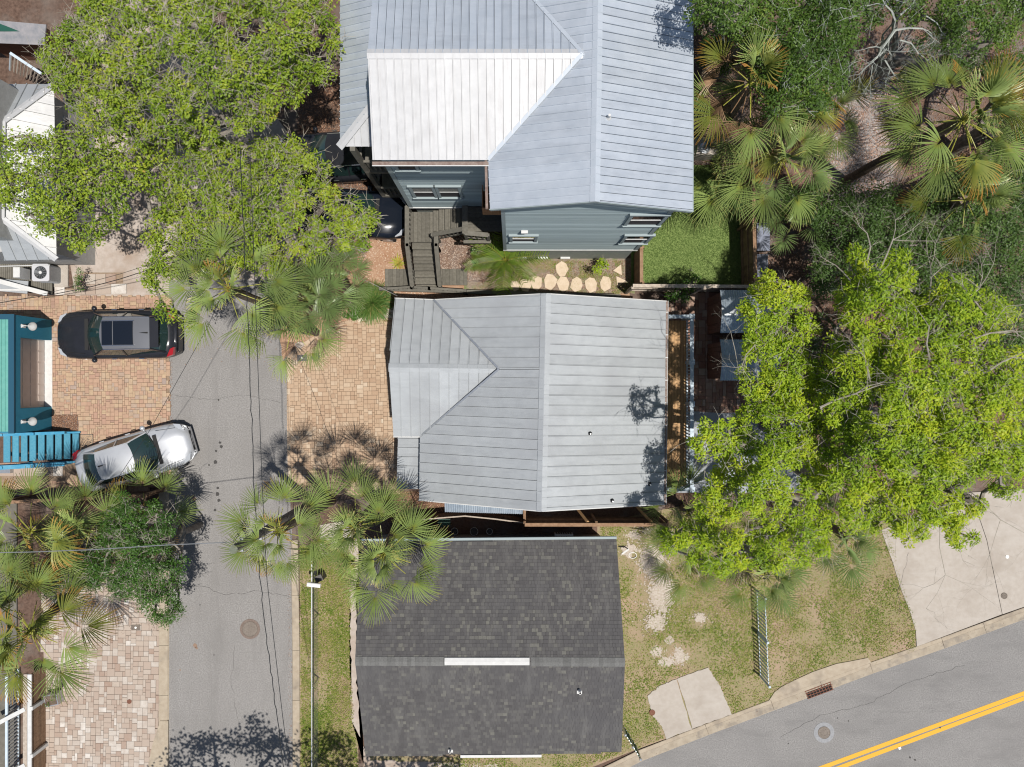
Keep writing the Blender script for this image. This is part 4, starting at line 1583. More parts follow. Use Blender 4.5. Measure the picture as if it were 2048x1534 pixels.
# ridge shingles and vent
L = (rid1 - rid0).length
d = (rid1 - rid0) / L
x = 0
while x < L - .02:
    mx = min(.14, L - x)
    px_ = 710 + (x / L) * 540
    if not (890 < px_ < 1058):
        b = MB()
        b.tone = random.random()
        a, c = rid0 + d * (x + .003), rid0 + d * (x + mx)
        lz = Vector((0, 0, .022))
        lo = Vector((0, 0, -.058))
        s = Vector((-d.y, d.x, 0)) * .16
        b.add([a + s + lo + lz, c + s + lo + lz, c + lz * 1.5, a + lz * 1.1, a - s + lo + lz, c - s + lo + lz], [(0, 3, 2, 1), (3, 4, 5, 2)])
        b.build("ridge_shingle", M_ridgesh, h3)
    x += mx
a, c = W(889, 1324, zr_ + .06), W(1059, 1324, zr_ + .06)
b = MB()
s = Vector((0, .13, 0))
lo = Vector((0, 0, -.045))
b.add([a + s + lo, c + s + lo, c, a, a - s + lo, c - s + lo, a + s + lo * 2, c + s + lo * 2, a - s + lo * 2, c - s + lo * 2], [(0, 3, 2, 1), (3, 4, 5, 2), (0, 1, 7, 6), (4, 8, 9, 5), (0, 6, 8, 4, 3), (1, 2, 5, 9, 7)])
b.build("ridge_vent", M_trimw, h3)
for x, y, r in ((1159, 1380, .05), (901, 1498, .035)):
    c = onplane(x, y, plSs)
    b = MB()
    b.tube([c - Vector((0, 0, .05)), c + Vector((0, 0, .28))], r, 12)
    f = b.build("vent_pipe", M_plast, h3)
    b = MB()
    b.tube([c + Vector((0, 0, .281)), c + Vector((0, 0, .285))], r * .75, 12)
    b.build("bore_shade", M_dark, f)  # black disc painted as the dark inside of the pipe
    u, v, n = frame(plSs, Vector((0, -1, 0)))
    b = MB()
    b.slab([c + u * .09 + v * .02 + n * .02, c - u * .09 + v * .02 + n * .02, c - u * .09 + v * .15 + n * .02, c + u * .09 + v * .15 + n * .02][::-1], n, .01)
    b.build("flashing", M_trimw, f)
b = MB()
x0_, x1_ = W(735, 0, ze).x, W(1222, 0, ze).x
yn, ys = W(0, 1092, ze).y, W(0, 1494, ze).y
b.bx(x0_ + .1, x1_ - .1, ys + .15, yn - .15, -.02, 2.75)
ym = (yn + ys) / 2
for xx in (x0_ + .1, x1_ - .1):
    b.add([(xx, yn - .15, 2.75), (xx, ys + .15, 2.75), (xx, ym, 4.2)], [(0, 1, 2)])
b.build("wall", M_stuc2, h3)
b = MB()
b.bar(W(722, 1080, 2.85), W(1233, 1075, 2.85), .09, .10)
b.build("gutter", M_trim1, h3)
b = MB()
b.bar(W(921, 1512, 2.85), W(1083, 1511, 2.85), .10, .08)
b.build("gutter", M_trimw, h3)
b = MB()
c = W(1126, 1072, 1.2)
b.bx(c.x - .35, c.x + .35, yn - .15, yn + .22, 1.4, 1.85)
f = b.build("window_air_conditioner", M_trimw, h3)
b = MB()
for k in range(7):
    b.bx(c.x - .3 + k * .09, c.x - .25 + k * .09, yn + .221, yn + .23, 1.45, 1.8)
    b.bx(c.x - .3 + k * .09, c.x - .25 + k * .09, yn - .1, yn + .15, 1.852, 1.856)
b.build("louvre", M_plastd, f)

# ------------------------------------------------------------ sheds
for (pxa, pxb, ya, ym_, yb_, lbl) in ((1440, 1560, 580, 623, 666, "upper of the two corrugated roof sheds, touching the bleached fence"), (1440, 1556, 679, 718, 761, "lower of the two corrugated roof sheds, standing by the shaded patio")):
    s = thing("garden_shed", lbl, "shed", W(1480, ym_), "sheds with corrugated metal roofs")
    ze_, zm_ = 2.15, 2.45
    A, B_ = W(pxa, ya, ze_), W(pxb, ya, ze_)
    M0, M1 = W(pxa, ym_, zm_), W(pxb, ym_, zm_)
    C_, D_ = W(pxb, yb_, ze_), W(pxa, yb_, ze_)
    M0.x = D_.x = A.x
    M1.x = C_.x = B_.x
    corr_roof(s, (A, B_, M1, M0), .09, .011, M_corr)
    corr_roof(s, (M0, M1, C_, D_), .09, .011, M_corr)
    cap(s, M0 + Vector((-.02, 0, 0)), M1 + Vector((.02, 0, 0)), .28, M_roof2, n1=-.2)
    b = MB()
    x0_, x1_ = A.x + .06, B_.x - .06
    y0_, y1_ = D_.y + .08, A.y - .08
    k = int((y1_ - y0_) / .16)
    for i in range(k):
        q = MB()
        q.tone = random.random()
        q.bx(x0_, x0_ + .03, y0_ + i * (y1_ - y0_) / k + .004, y0_ + (i + 1) * (y1_ - y0_) / k - .004, -.02, 2.13)
        q.build("wall_board", M_shedw, s)
    b.bx(x0_ + .03, x1_, y0_, y1_, -.02, 2.1)
    b.build("wall", M_shedw, s)
    b = MB()
    b.bx(x0_ - .015, x0_ - .002, y0_ + .35, y1_ - .35, .05, 1.95)
    dd_ = b.build("door", M_shedw, s)
    b = MB()
    b.bx(x0_ - .05, x0_ - .016, (y0_ + y1_) / 2 - .05, (y0_ + y1_) / 2 + .05, .98, 1.06)
    b.build("latch", M_black, dd_)
# stack of blue grey sheets right of the fence
b = MB()
t = thing("storage_bench", "low blue-grey storage boxes in leaf litter right of the turf fence", "storage box", W(1530, 480))
for (x0_, x1_, y0_, y1_) in ((1515, 1538, 448, 500), (1516, 1534, 510, 552)):
    a, c = W(x0_, y1_, .55), W(x1_, y0_, .55)
    b = MB()
    b.bx(a.x, c.x, a.y, c.y, -.02, .52)
    b.build("box_body", M_plastd, t)
    b = MB()
    b.bx(a.x - .03, c.x + .03, a.y - .03, c.y + .03, .522, .57)
    b.build("lid", mat("bluegrey_lid", (0.16, 0.18, 0.24), (0.22, 0.24, 0.30), 8, .7), t)
# raised grey bench/box seen between the big roof and palms
t = thing("equipment_platform", "grey platform with a round lid between the blue house and the palms", "platform", W(1420, 290))
a, c = W(1386, 309, .8), W(1452, 274, .8)
b = MB()
b.bx(a.x, c.x, a.y, c.y, -.02, .8)
b.build("platform_top", M_conc, t)
b = MB()
b.lathe(((a.x + c.x) / 2 - .2, a.y + .25, .8), [(.22, 0), (.22, .06), (.1, .1)], 18)
b.build("round_lid", M_galv, t)

# ------------------------------------------------------------ left side buildings
hb = thing("teal_garage_building", "teal blue building with cream garage door and ribbed teal roof at the left edge", "building", (0, 0, 0))
bx0, byN, byS, bz = -18.74, 2.59, -1.86, 2.36
b = MB()
b.bx(-30, bx0 - .34, byS, byN, -.02, bz)
b.bx(bx0 - .34, bx0, 1.76, byN, -.02, bz)
b.bx(bx0 - .34, bx0, byS, -.95, -.02, bz)
b.bx(bx0 - .34, bx0, -.95, 1.76, 2.02, bz)
b.build("wall", M_blue, hb)
b = MB()
b.bx(bx0 - .20, bx0 + .015, byS - .02, byN + .02, bz + .002, bz + .07)
b.bx(-30, bx0 - .2, byN - .18, byN + .02, bz + .002, bz + .07)
b.build("parapet_trim", mat("dark_blue_trim", (0.010, 0.065, 0.11), rough=.6), hb)
k = 0
x = bx0 - .2
while x > -24:
    b = MB()
    b.tone = random.random()
    b.bx(x - .115, x - .004, byS + .05, byN - .18, bz + .01, bz + .05)
    b.bx(x - .135, x - .115, byS + .05, byN - .18, bz + .01, bz + .075)
    b.build("roof_panel", M_teal, hb)
    x -= .137
dg = MB()
dg.bx(bx0 - .36, bx0 - .30, -.95, 1.76, -.01, 2.02)
door = dg.build("garage_door", M_cream, hb)
for i in range(4):
    for j in range(6):
        q = MB()
        y0_ = -.88 + j * .445
        q.bx(bx0 - .30, bx0 - .288, y0_, y0_ + .38, .08 + i * .49, .47 + i * .49)
        q.build("door_panel", M_cream, door)
b = MB()
b.bx(bx0 - .29, bx0 + .02, -1.0, 1.80, -.01, .055)
b.build("threshold", M_trimw, hb)
for yy_, lb in ((2.2, "upper round white wall lamp beside the garage door"), (-1.46, "lower round white wall lamp above the blue stairs")):
    t = thing("wall_lamp", lb, "wall lamp", (bx0, yy_, 1.85), "white lamps on the teal wall")
    b = MB()
    b.bx(bx0, bx0 + .03, yy_ - .07, yy_ + .07, 1.75, 2.0)
    b.tube([(bx0 + .02, yy_, 1.95), (bx0 + .12, yy_, 2.08), (bx0 + .24, yy_, 2.06), (bx0 + .28, yy_, 1.98)], .018, 8)
    b.build("bracket", M_trimw, t)
    b = MB()
    b.lathe((bx0 + .28, yy_, 1.72), [(.17, 0), (.165, .03), (.11, .14), (.05, .2), (.03, .27), (.012, .3)], 22)
    b.build("shade", M_trimw, t, smooth=True)
    b = MB()
    b.lathe((bx0 + .09, yy_, 1.98), [(.03, 0), (.06, .05), (.05, .1), (.01, .13)], 14)
    b.build("finial", M_trimw, t)

# blue stair
bs = thing("blue_stair", "bright blue open tread wooden stair rising to the left", "staircase", W(80, 895))
yA, yB = Y(867, .2), Y(917, .2)
for i in range(9):
    z = .19 * (i + 1)
    xc = X(151 - 17.2 * i, z)
    b = MB()
    b.tone = random.random()
    b.bx(xc - .125, xc + .125, yB, yA, z - .05, z)
    b.build("tread", M_tread, bs)
for y, nm in ((yA + .045, "stringer"), (yB - .13, "stringer")):
    b = MB()
    b.bar((X(157, .1), y, .02), (X(151 - 17.2 * 10, 2), y, 1.95), .07, .26)
    b.build(nm, M_blue2, bs)
for y in (yA + .06, yB - .18):
    b = MB()
    b.bar((X(130, .5) + .05, y, .62), (X(-30, 2), y, 2.35), .16 if y < -2 else .11, .04)
    b.build("hand_rail", M_blue2, bs)
    for xq, zq in ((X(130, .5), .6), (X(60, 1.5), 1.35), (X(0, 2), 1.95)):
        b = MB()
        b.bx(xq - .04, xq + .04, y - .04, y + .04, -.02, zq)
        b.build("rail_post", M_blue2, bs)
b = MB()
b.bx(X(-60, 0), X(157, 0), Y(926, 0), Y(862, 0), -.02, .062)
b.build("stair_shade", M_mulch, bs)  # dark sheet standing in for the shade below the open treads
b = MB()
c = W(15, 938)
b.bx(c.x - .3, c.x + .3, c.y - .14, c.y + .1, -.02, .3)
b.build("utility_box", M_galv, label="grey metal utility box below the blue stairs", cat="utility box")

# white roofed house
hw = thing("white_hip_roof_house", "house with bright white hipped metal porch roof at the upper left edge", "house", (0, 0, 0))
pE = plane3((108, 168, 3.2), (113, 519, 3.2), (5, 243, 4.25))
pN = plane3((12, 168, 3.2), (108, 168, 3.2), (5, 243, 4.25))
pS_ = plane3((10, 521, 3.2), (113, 519, 3.2), (2, 435, 4.25))
panel_roof(hw, [[(108, 168), (113, 519), (3, 436), (5, 243)]], pE, Vector((1, 0, 0)), .40, M_rooflitw)
panel_roof(hw, [[(12, 168), (108, 168), (5, 243), (-20, 243)]], pN, Vector((0, 1, 0)), .40, M_roof2)  # grey on both end slopes paints their shading onto the white roof
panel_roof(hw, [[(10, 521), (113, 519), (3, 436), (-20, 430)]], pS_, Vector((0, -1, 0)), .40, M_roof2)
for a, c in (((108, 168), (5, 243)), ((113, 519), (3, 436)), ((5, 243), (3, 436))):
    cap(hw, onplane(*a, pE), onplane(*c, pE), .22, M_rooflit, "hip_cap", n1=-.2)
a, c = W(108, 168, 3.2), W(113, 519, 3.2)
b = MB()
b.bx(-32, a.x - .25, c.y + .3, a.y - .3, -.02, 3.1)
b.build("wall", M_stuc2, hw)
b = MB()
b.bx(-32, W(8, 300, 4.2).x, c.y + .6, a.y - .3, 3.1, 5.6)
b.build("upper_wall", M_stuc2, hw)
for k in range(5):
    yk = c.y + .9 + k * 1.3
    b = MB()
    b.bx(a.x - .25, a.x - .21, yk, yk + .8, .8, 2.2)
    f = b.build("window", M_trimw, hw)
    b = MB()
    b.bx(a.x - .21, a.x - .20, yk + .07, yk + .73, .87, 2.13)
    b.build("pane", M_glass, f)

# air conditioner
ac = thing("air_conditioner", "grey outdoor air conditioner with round fan grille beside the white roofed house", "air conditioner", W(110, 545))
c = W(81, 545, .85)


def rrect(cx, cy, hx, hy, r, n=5):
    out = []
    for sx, sy, a0 in ((1, 1, 0), (-1, 1, 90), (-1, -1, 180), (1, -1, 270)):
        for k in range(n + 1):
            a = R(a0 + 90 * k / n)
            out.append((cx + sx * (hx - r) + r * math.cos(a), cy + sy * (hy - r) + r * math.sin(a)))
    return out


b = MB()
b.prism(rrect(c.x, c.y, .31, .31, .08), .05, .80)
b.build("coil_core", M_dark, ac)
b = MB()
for k in range(22):
    b.prism(rrect(c.x, c.y, .34, .34, .09), .06 + k * .034, .06 + k * .034 + .012)
b.build("louvres", M_galv, ac)
b = MB()
ro = rrect(c.x, c.y, .345, .345, .09, 8)
m_ = len(ro)
ri = [(c.x + .255 * math.cos(R(360 * (k + .5) / m_)), c.y + .255 * math.sin(R(360 * (k + .5) / m_))) for k in range(m_)]
vs = [(*p, .85) for p in ro] + [(*p, .86) for p in ri] + [(*p, .80) for p in ro]
b.add(vs, [(i, (i + 1) % m_, m_ + (i + 1) % m_, m_ + i) for i in range(m_)] + [(i, 2 * m_ + i, 2 * m_ + (i + 1) % m_, (i + 1) % m_) for i in range(m_)])
b.build("top_cover", mat("light_grey_paint", (0.46, 0.46, 0.48), rough=.5), ac)
b = MB()
for rr in (.08, .12, .16, .20, .24):
    b.tube([(c.x + rr * math.cos(R(k * 20)), c.y + rr * math.sin(R(k * 20)), .868) for k in range(19)], .004, 4, False)
for k in range(14):
    a = R(k * 360 / 14)
    b.bar((c.x + .05 * math.cos(a), c.y + .05 * math.sin(a), .866), (c.x + .26 * math.cos(a), c.y + .26 * math.sin(a), .862), .006, .006)
b.build("grille", M_galv, ac)
b = MB()
b.lathe((c.x, c.y, .84), [(.06, 0), (.06, .035), (.02, .045)], 16)
b.build("hub", M_trimw, ac)
for k in range(4):
    a = R(k * 90 + 20)
    b = MB()
    p0, p1 = Vector((c.x, c.y, .78)), Vector((c.x + .23 * math.cos(a), c.y + .23 * math.sin(a), .80))
    s = Vector((-math.sin(a), math.cos(a), .25)) * .09
    b.add([p0 - s * .5, p1 - s, p1 + s, p0 + s * .5], [(0, 1, 2, 3)])
    b.build("fan_blade", M_plastd, ac)
b = MB()
b.bx(c.x - .5, c.x + .62, c.y - .48, c.y + .48, -.02, .06)
b.build("concrete_base", M_conc, ac)
b = MB()
q = W(36, 545, 1.1)
b.bx(q.x - .16, q.x + .1, q.y - .2, q.y + .2, .5, 1.15)
b.build("electric_box", M_trimw, label="small pale electric box left of the air conditioner", cat="electric box")
# grey slatted screen and boards around it
t = thing("grey_slat_deck", "grey slatted deck beside the air conditioner", "deck", W(40, 550))
a0, a1 = W(-40, 524, .25), W(104, 588, .25)
n = 34
for i in range(n):
    x0_ = a0.x + (a1.x - a0.x) * i / n
    b = MB()
    b.tone = random.random()
    lim = W(0, 560 + (i / n) * 28, .25).y
    b.bx(x0_ + .006, a0.x + (a1.x - a0.x) * (i + 1) / n - .006, lim, a0.y, .2, .25)
    b.build("deck_board", M_rail, t)
b = MB()
b.bar(W(-40, 552, .9), W(95, 588, .62), .18, .05)
b.build("rail_board", M_trimw, t)
b = MB()
b.bar(W(-40, 580, .5), W(58, 580, .5), .07, .08)
b.build("rail_board", M_trimw, t)
b = MB()
b.bar(W(-40, 566, .5), W(56, 575, .5), .5, .03)
b.build("ramp_board", M_roof2, t)
b = MB()
a = W(-10, 563, .85)
b = MB()
for a_, c_ in (((-20, 533, 2.6), (100, 530, 2.6)),):
    b.tube([W(*a_), W(*c_)], .02, 6)
b.build("conduit", M_trimw, label="thin white conduit above the air conditioner", cat="pipe")

t = thing("slatted_panel", "tilted pale slatted wooden panel at the upper left corner", "slatted panel", W(50, 135))
co = [W(22, 107, 2.3), W(84, 148, 2.3), W(78, 166, 1.4), W(20, 140, 1.4)]
for k in range(9):
    p0, p1 = co[0].lerp(co[1], (k + .15) / 9), co[3].lerp(co[2], (k + .15) / 9)
    b = MB()
    b.tone = random.random()
    b.bar(p0, p1, .10, .03)
    b.build("slat", M_fenceg, t)
b = MB()
b.bar(co[0] + Vector((0, 0, .04)), co[1] + Vector((0, 0, .04)), .10, .05)
b.bar(co[0], co[3], .08, .06)
b.build("frame", M_trimbl, t)
t = thing("grey_roofed_shed", "low shed with flat dull grey roof in the upper left corner", "shed", W(40, 65))
b = MB()
pts = [W(-60, 36, 2.4), W(92, 49, 2.4), W(88, 90, 2.2), W(-60, 84, 2.2)]
nrm = (pts[2] - pts[0]).cross(pts[1] - pts[0]).normalized()
nrm = nrm if nrm.z > 0 else -nrm
b.slab(pts, nrm, .06)
b.build("roof", mat("dull_grey_roof", (0.17, 0.18, 0.20), (0.27, 0.26, 0.27), 4, .6), t)
b = MB()
b.bx(pts[0].x, pts[1].x - .2, pts[3].y + .25, pts[0].y - .2, -.02, 2.1)
b.build("wall", M_shedw, t)
b = MB()
z5 = nrm * .012
b.slab([p + z5 for p in (W(-30, 42, 2.38), W(20, 44, 2.37), W(47, 63, 2.3), W(-30, 63, 2.3))], nrm, .008)
b.build("tarp", M_tarp, None, label="dark green tarp lying on the grey shed roof", cat="tarp")

# lower left porch
t = thing("white_porch_railing", "white baluster railing at the lower left edge", "railing", W(30, 1450))
xb = W(40, 1450).x
b = MB()
b.bx(xb - .05, xb + .05, Y(1700, 0), Y(1335, 0), .78, .84)
b.build("top_rail", M_trimbl, t)
b = MB()
b.bx(xb - .03, xb + .03, Y(1700, 0), Y(1335, 0), .08, .13)
b.build("bottom_rail", M_trimbl, t)
yq = Y(1690, 0)
while yq < Y(1338, 0):
    b = MB()
    b.bx(xb - .025, xb + .025, yq - .03, yq + .03, .13, .78)
    b.build("baluster", M_trimw, t)
    yq += .145
t = thing("low_plank_wall", "waist high brown plank fence with white posts beside the travertine pavers", "fence", W(90, 1450))
xw = W(93, 1450).x
for k in range(6):
    b = MB()
    b.tone = random.random()
    b.bx(xw - .04, xw, Y(1700, 0), Y(1330, 0), .04 + k * .155, .04 + k * .155 + .14)
    b.build("fence_board", M_fence, t)
b = MB()
b.bx(xw - .13, xw + .03, Y(1700, 0), Y(1330, 0), .975, 1.02)
b.build("cap_board", M_trimw, t)
b = MB()
b.bx(xw - .32, xw - .16, Y(1700, 0), Y(1330, 0), .9, 1.0)
b.build("beam", M_fenceg, t)
for py in (1395, 1487, 1580):
    y = Y(py, 0)
    b = MB()
    b.bx(xw - .02, xw + .1, y - .07, y + .07, -.02, 1.06)
    b.build("post", M_trimw, t)
b = MB()
b.bar(W(-20, 1455, 1.0), W(50, 1418, 1.0), .16, .05)
b.bar(W(10, 1552, 1.0), W(50, 1530, 1.0), .16, .05)
b.build("cross_beam", M_trimw, t)
b = MB()
b.bx(-26, xb - .1, Y(1700, 0), Y(1000, 0), -.01, .06)
b.build("porch_slab", M_rail, kind="structure", label="dark porch floor at the lower left edge")
t = thing("planter_box", "grey square planter box standing on the travertine pavers", "planter", W(112, 1392))
c = W(116, 1391)
b = MB()
for s_, r_ in ((.25, 0), ):
    b.box((c.x, c.y, .25), (.52, .46, .46), R(12))
b.build("box", M_galv, t)
b = MB()
b.box((c.x, c.y, .49), (.44, .38, .02), R(12))
b.build("soil", M_mulch, t)
board_fence("wooden_fence", "dark board fence below the silver car at the left", W(-60, 1000), W(330, 982), 1.5, M_fence, 1, bw=.15)


# ------------------------------------------------------------ cars
def car(label, group, paint, px, ang, L=4.85, Wd=1.95, hood=1.02, roof=1.68, suv=True, roofmat=None, sunroof=False, black_trim=None, frontcol=None):
    t = thing("parked_car", label, "car", (0, 0, 0), group)
    w = Wd / 2
    hl = L / 2
    # body stations: x, half width, top height
    if suv:
        st = [(-hl, w * .72, .86), (-hl + .07, w * .86, 1.0), (-hl + .25, w * .95, 1.08), (-hl + .7, w, 1.12), (-1.0, w, 1.10), (0, w, 1.08), (.75, w, 1.06), (1.05, w * .995, 1.04), (1.5, w * .99, 1.0), (hl - .45, w * .95, .93), (hl - .2, w * .86, .85), (hl - .06, w * .72, .74), (hl, w * .58, .62)]
        cw, cr, zb, rf, rr, bk = 1.02, .25, 1.05, .25, -1.72, -2.18
    else:
        st = [(-hl, w * .70, .80), (-hl + .08, w * .84, .93), (-hl + .3, w * .92, .97), (-hl + .7, w * .97, .96), (-1.0, w, .93), (0, w, .91), (.75, w, .90), (1.05, w * .99, .89), (1.5, w * .97, .85), (hl - .45, w * .92, .78), (hl - .2, w * .82, .70), (hl - .06, w * .66, .60), (hl, w * .5, .50)]
        cw, cr, zb, rf, rr, bk = 1.05, .28, .92, .28, -1.22, -1.92
    prof = [(0, .03), (.28, .027), (.50, .034), (.58, .012), (.80, -.012), (.93, -.06), (1.0, -.20)]
    b = MB()
    vs, fs = [], []
    full = []
    for (x, ww, zt) in st:
        row = [(p[0] * ww, zt + p[1]) for p in prof] + [(ww * 1.0, .55), (ww * .985, .42), (ww * .94, .24)]
        row = [(-y, z) for y, z in row[::-1]] + row[1:]
        full.append([(x - .10 * (abs(y) / w) ** 2 * (1 if x > hl - .5 else (-1 if x < -hl + .3 else 0)), y, z) for y, z in row])
    m_ = len(full[0])
    for r_ in full:
        vs += r_
    for i in range(len(full) - 1):
        for k in range(m_ - 1):
            fs.append((i * m_ + k, i * m_ + k + 1, (i + 1) * m_ + k + 1, (i + 1) * m_ + k))
    fs.append(tuple(range(m_)))
    fs.append(tuple(range((len(full) - 1) * m_, len(full) * m_)))
    b.add(vs, fs)
    body = b.build("body", paint, t, smooth=True)
    # greenhouse
    wb, wr = w * .86, w * (.66 if suv else .62)
    N_ = 10

    def curve(x0, dx, hw, z0, dz):
        return [Vector((x0 - dx * (q / N_ * 2 - 1) ** 2, hw * (q / N_ * 2 - 1), z0 - dz * (q / N_ * 2 - 1) ** 2)) for q in range(N_ + 1)]

    P0 = curve(cw, .26, wb, zb + .03, .03)
    P1 = curve(cr, .12, wr, roof - .06, .05)
    Q1 = curve(rr, -.06, wr * .97, roof - .07, .05)
    Q0 = curve(bk, -.12, wb * .88, zb + .07, .02)

    def strip(name, A, B_, m, par=t, inset=0.0, steps=1, bulge=0.0, lift=0.0, sm=True):
        mb = MB()
        vs_, fs_ = [], []
        for s_ in range(steps + 1):
            f_ = s_ / steps
            for a_, c_ in zip(A, B_):
                p_ = a_.lerp(c_, f_)
                p_ = p_ + Vector((0, 0, bulge * 4 * f_ * (1 - f_) + lift))
                vs_.append((p_.x, p_.y * (1 - inset), p_.z))
        k_ = len(A)
        for s_ in range(steps):
            for q in range(k_ - 1):
                fs_.append((s_ * k_ + q, s_ * k_ + q + 1, (s_ + 1) * k_ + q + 1, (s_ + 1) * k_ + q))
        mb.add(vs_, fs_)
        return mb.build(name, m, par, smooth=sm)

    gl = M_carglass
    strip("windshield", P0, P1, gl, steps=5, bulge=.05, inset=.05)
    strip("rear_window", Q1, Q0, gl, steps=4, bulge=.05, inset=.07)
    mb = MB()
    top = strip("roof_panel", P1, Q1, roofmat or paint, steps=8, bulge=.055)
    for s_ in (0, -1):
        sg = -1 if s_ == 0 else 1
        A_, B2, C2, D2 = P0[s_], P1[s_], Q1[s_], Q0[s_]
        lowf, lowr = Vector((A_.x, A_.y, zb)), Vector((D2.x, D2.y, zb))
        mid0, mid1 = lowf.lerp(lowr, .46), B2.lerp(C2, .40)
        mid0.y = sg * wb * 1.02
        for nm, q in (("side_window", (lowf, mid0, mid1, B2)), ("side_window", (mid0, lowr, C2, mid1))):
            cen = sum(q, Vector()) / 4
            mb = MB()
            mb.add([p_.lerp(cen, .05) for p_ in q], [(0, 1, 2, 3)])
            mb.build(nm, gl, t)
        for nm, p0, p1, ww in (("pillar", lowf, B2, .06), ("pillar", mid0, mid1, .05), ("pillar", lowr, C2, .10)):
            mb = MB()
            mb.bar(p0, p1, ww, .05, up=(0, sg, .4))
            mb.build(nm, black_trim or paint, t)
        mb = MB()
        mb.tube([B2 + Vector((0, 0, .02)), B2.lerp(C2, .5) + Vector((0, 0, .07)), C2 + Vector((0, 0, .02))], .022, 6)
        mb.build("roof_rail", M_chrome if suv else paint, t)
        # mirror
        mb = MB()
        mx, my, mz = cw - .28, sg * (w + .03), zb + .05
        mb.tube([(mx, sg * (w - .08), mz - .02), (mx - .02, my, mz)], .035, 6)
        mb.lathe((mx - .03, my + sg * .03, mz - .06), [(.05, 0), (.095, .03), (.10, .10), (.06, .15)], 12)
        mb.build("mirror", paint, t, smooth=True)
        # wheels
        for wx in (1.42, -1.42):
            mb = MB()
            mb.tube([(wx, sg * (w - .24), .34), (wx, sg * (w - .02), .34)], .34, 24)
            wh = mb.build("tyre", M_black, t)
            mb = MB()
            mb.tube([(wx, sg * (w - .03), .34), (wx, sg * (w - .005), .34)], .22, 20)
            mb.build("rim", M_galv, wh)
        # lamps
        mb = MB()
        hx = hl - .18
        q = [(hx + .06, sg * w * .50), (hx - .04, sg * w * .80), (hx - .30, sg * w * .90), (hx - .20, sg * w * .66)]
        hz = (.83 if suv else .70)
        mb.prism(q, hz - .12, hz + .028)
        mb.build("headlight", M_lens, t)
        mb = MB()
        bz_ = 1.0 if suv else .90
        q = [(-hl + .05, sg * w * .55), (-hl + .10, sg * w * .86), (-hl + .34, sg * w * .955), (-hl + .20, sg * w * .62)]
        mb.prism(q, bz_ - .16, bz_ + .05)
        mb.build("taillight", M_tail, t)
        for hx_ in (.12, -.95):
            mb = MB()
            mb.bar((hx_, sg * (w + .012), zb - .13), (hx_ - .2, sg * (w + .012), zb - .13), .03, .035)
            mb.build("door_handle", M_chrome if suv else paint, t)
        # wiper
        mb = MB()
        mb.bar((cw - .03, sg * .12, zb + .065), (cw - .16, sg * .12 + .52 * (1 if sg > 0 else .9), zb + .09), .02, .015)
        mb.build("wiper", M_black, t)
    mb = MB()
    mb.bar((cw + .02, -wb * .75, zb + .035), (cw + .02, wb * .75, zb + .035), .14, .02)
    mb.build("cowl", M_black, t)
    zz_ = st[8][2] + .052
    mb = MB()
    for sg in (1, -1):
        mb.bar((cw + .12, sg * w * .80, zb + .02), (hl - .42, sg * w * .70, st[9][2] + .012), .012, .014)
        mb.bar((cw - .02, sg * (w + .004), zb - .22), (cw - .02, sg * (w + .004), .45), .012, .012)
        mb.bar((-.12, sg * (w + .004), zb - .20), (-.12, sg * (w + .004), .45), .012, .012)
        mb.bar((-1.0, sg * (w + .004), zb - .20), (-1.0, sg * (w + .004), .45), .012, .012)
    mb.build("panel_gaps", M_black, t)
    mb = MB()
    mb.bx(hl - .14, hl - .02, -w * .45, w * .45, .42, (.64 if suv else .52))
    for k in range(5):
        mb.bx(hl - .02, hl - .005, -w * .42, w * .42, .44 + .035 * k, .455 + .035 * k)
    mb.build("grille", M_black, t)
    mb = MB()
    mb.bar((-hl + .12, -w * .75, .60), (-hl + .12, w * .75, .60), .22, .18)
    mb.build("rear_bumper", black_trim or paint, t)
    mb = MB()
    mb.bar((hl - .10, -w * .6, .34), (hl - .10, w * .6, .34), .16, .16)
    mb.build("front_bumper", black_trim or paint, t)
    mb = MB()
    fx = rr + .25
    mb.add([(fx, 0, roof + .10), (fx - .16, .03, roof - .02), (fx - .16, -.03, roof - .02), (fx + .18, 0, roof - .01)], [(0, 1, 3), (0, 3, 2), (0, 2, 1)])
    mb.build("antenna_fin", M_black, t)
    if suv:
        mb = MB()
        mb.slab([Vector((rr + .02, -wr * .9, roof - .035)), Vector((rr - .30, -wr * .88, roof - .075)), Vector((rr - .30, wr * .88, roof - .075)), Vector((rr + .02, wr * .9, roof - .035))], Vector((0, 0, 1)), .03)
        mb.build("spoiler", paint, t)
    if sunroof:
        def rz_(x):
            f_ = (cr - x) / (cr - rr)
            return roof - .06 + .055 * 4 * f_ * (1 - f_) + .012
        for (xa, xb_) in ((cr - .10, cr - .52), (cr - .56, cr - 1.32)):
            mb = MB()
            qs = []
            for i in range(5):
                f_ = xa + (xb_ - xa) * i / 4
                qs.append((Vector((f_, -wr * .72, rz_(f_))), Vector((f_, wr * .72, rz_(f_)))))
            vs_ = [p_ for q in qs for p_ in q]
            mb.add(vs_, [(2 * i, 2 * i + 1, 2 * i + 3, 2 * i + 2) for i in range(4)])
            mb.build("sunroof_glass", M_sunroof, t, smooth=True)
        mb = MB()
        for yy_ in (-wr * .75, wr * .75):
            mb.bar((cr - .08, yy_, rz_(cr - .08) - .002), (cr - 1.36, yy_, rz_(cr - 1.36) - .002), .02, .012)
        mb.build("sunroof_frame", M_chrome, t)
    c_ = W(px[0], px[1], .9)
    t.location = (c_.x, c_.y, -.005 if px[2:] == () else px[2])
    t.rotation_euler = (0, 0, R(ang))
    return t


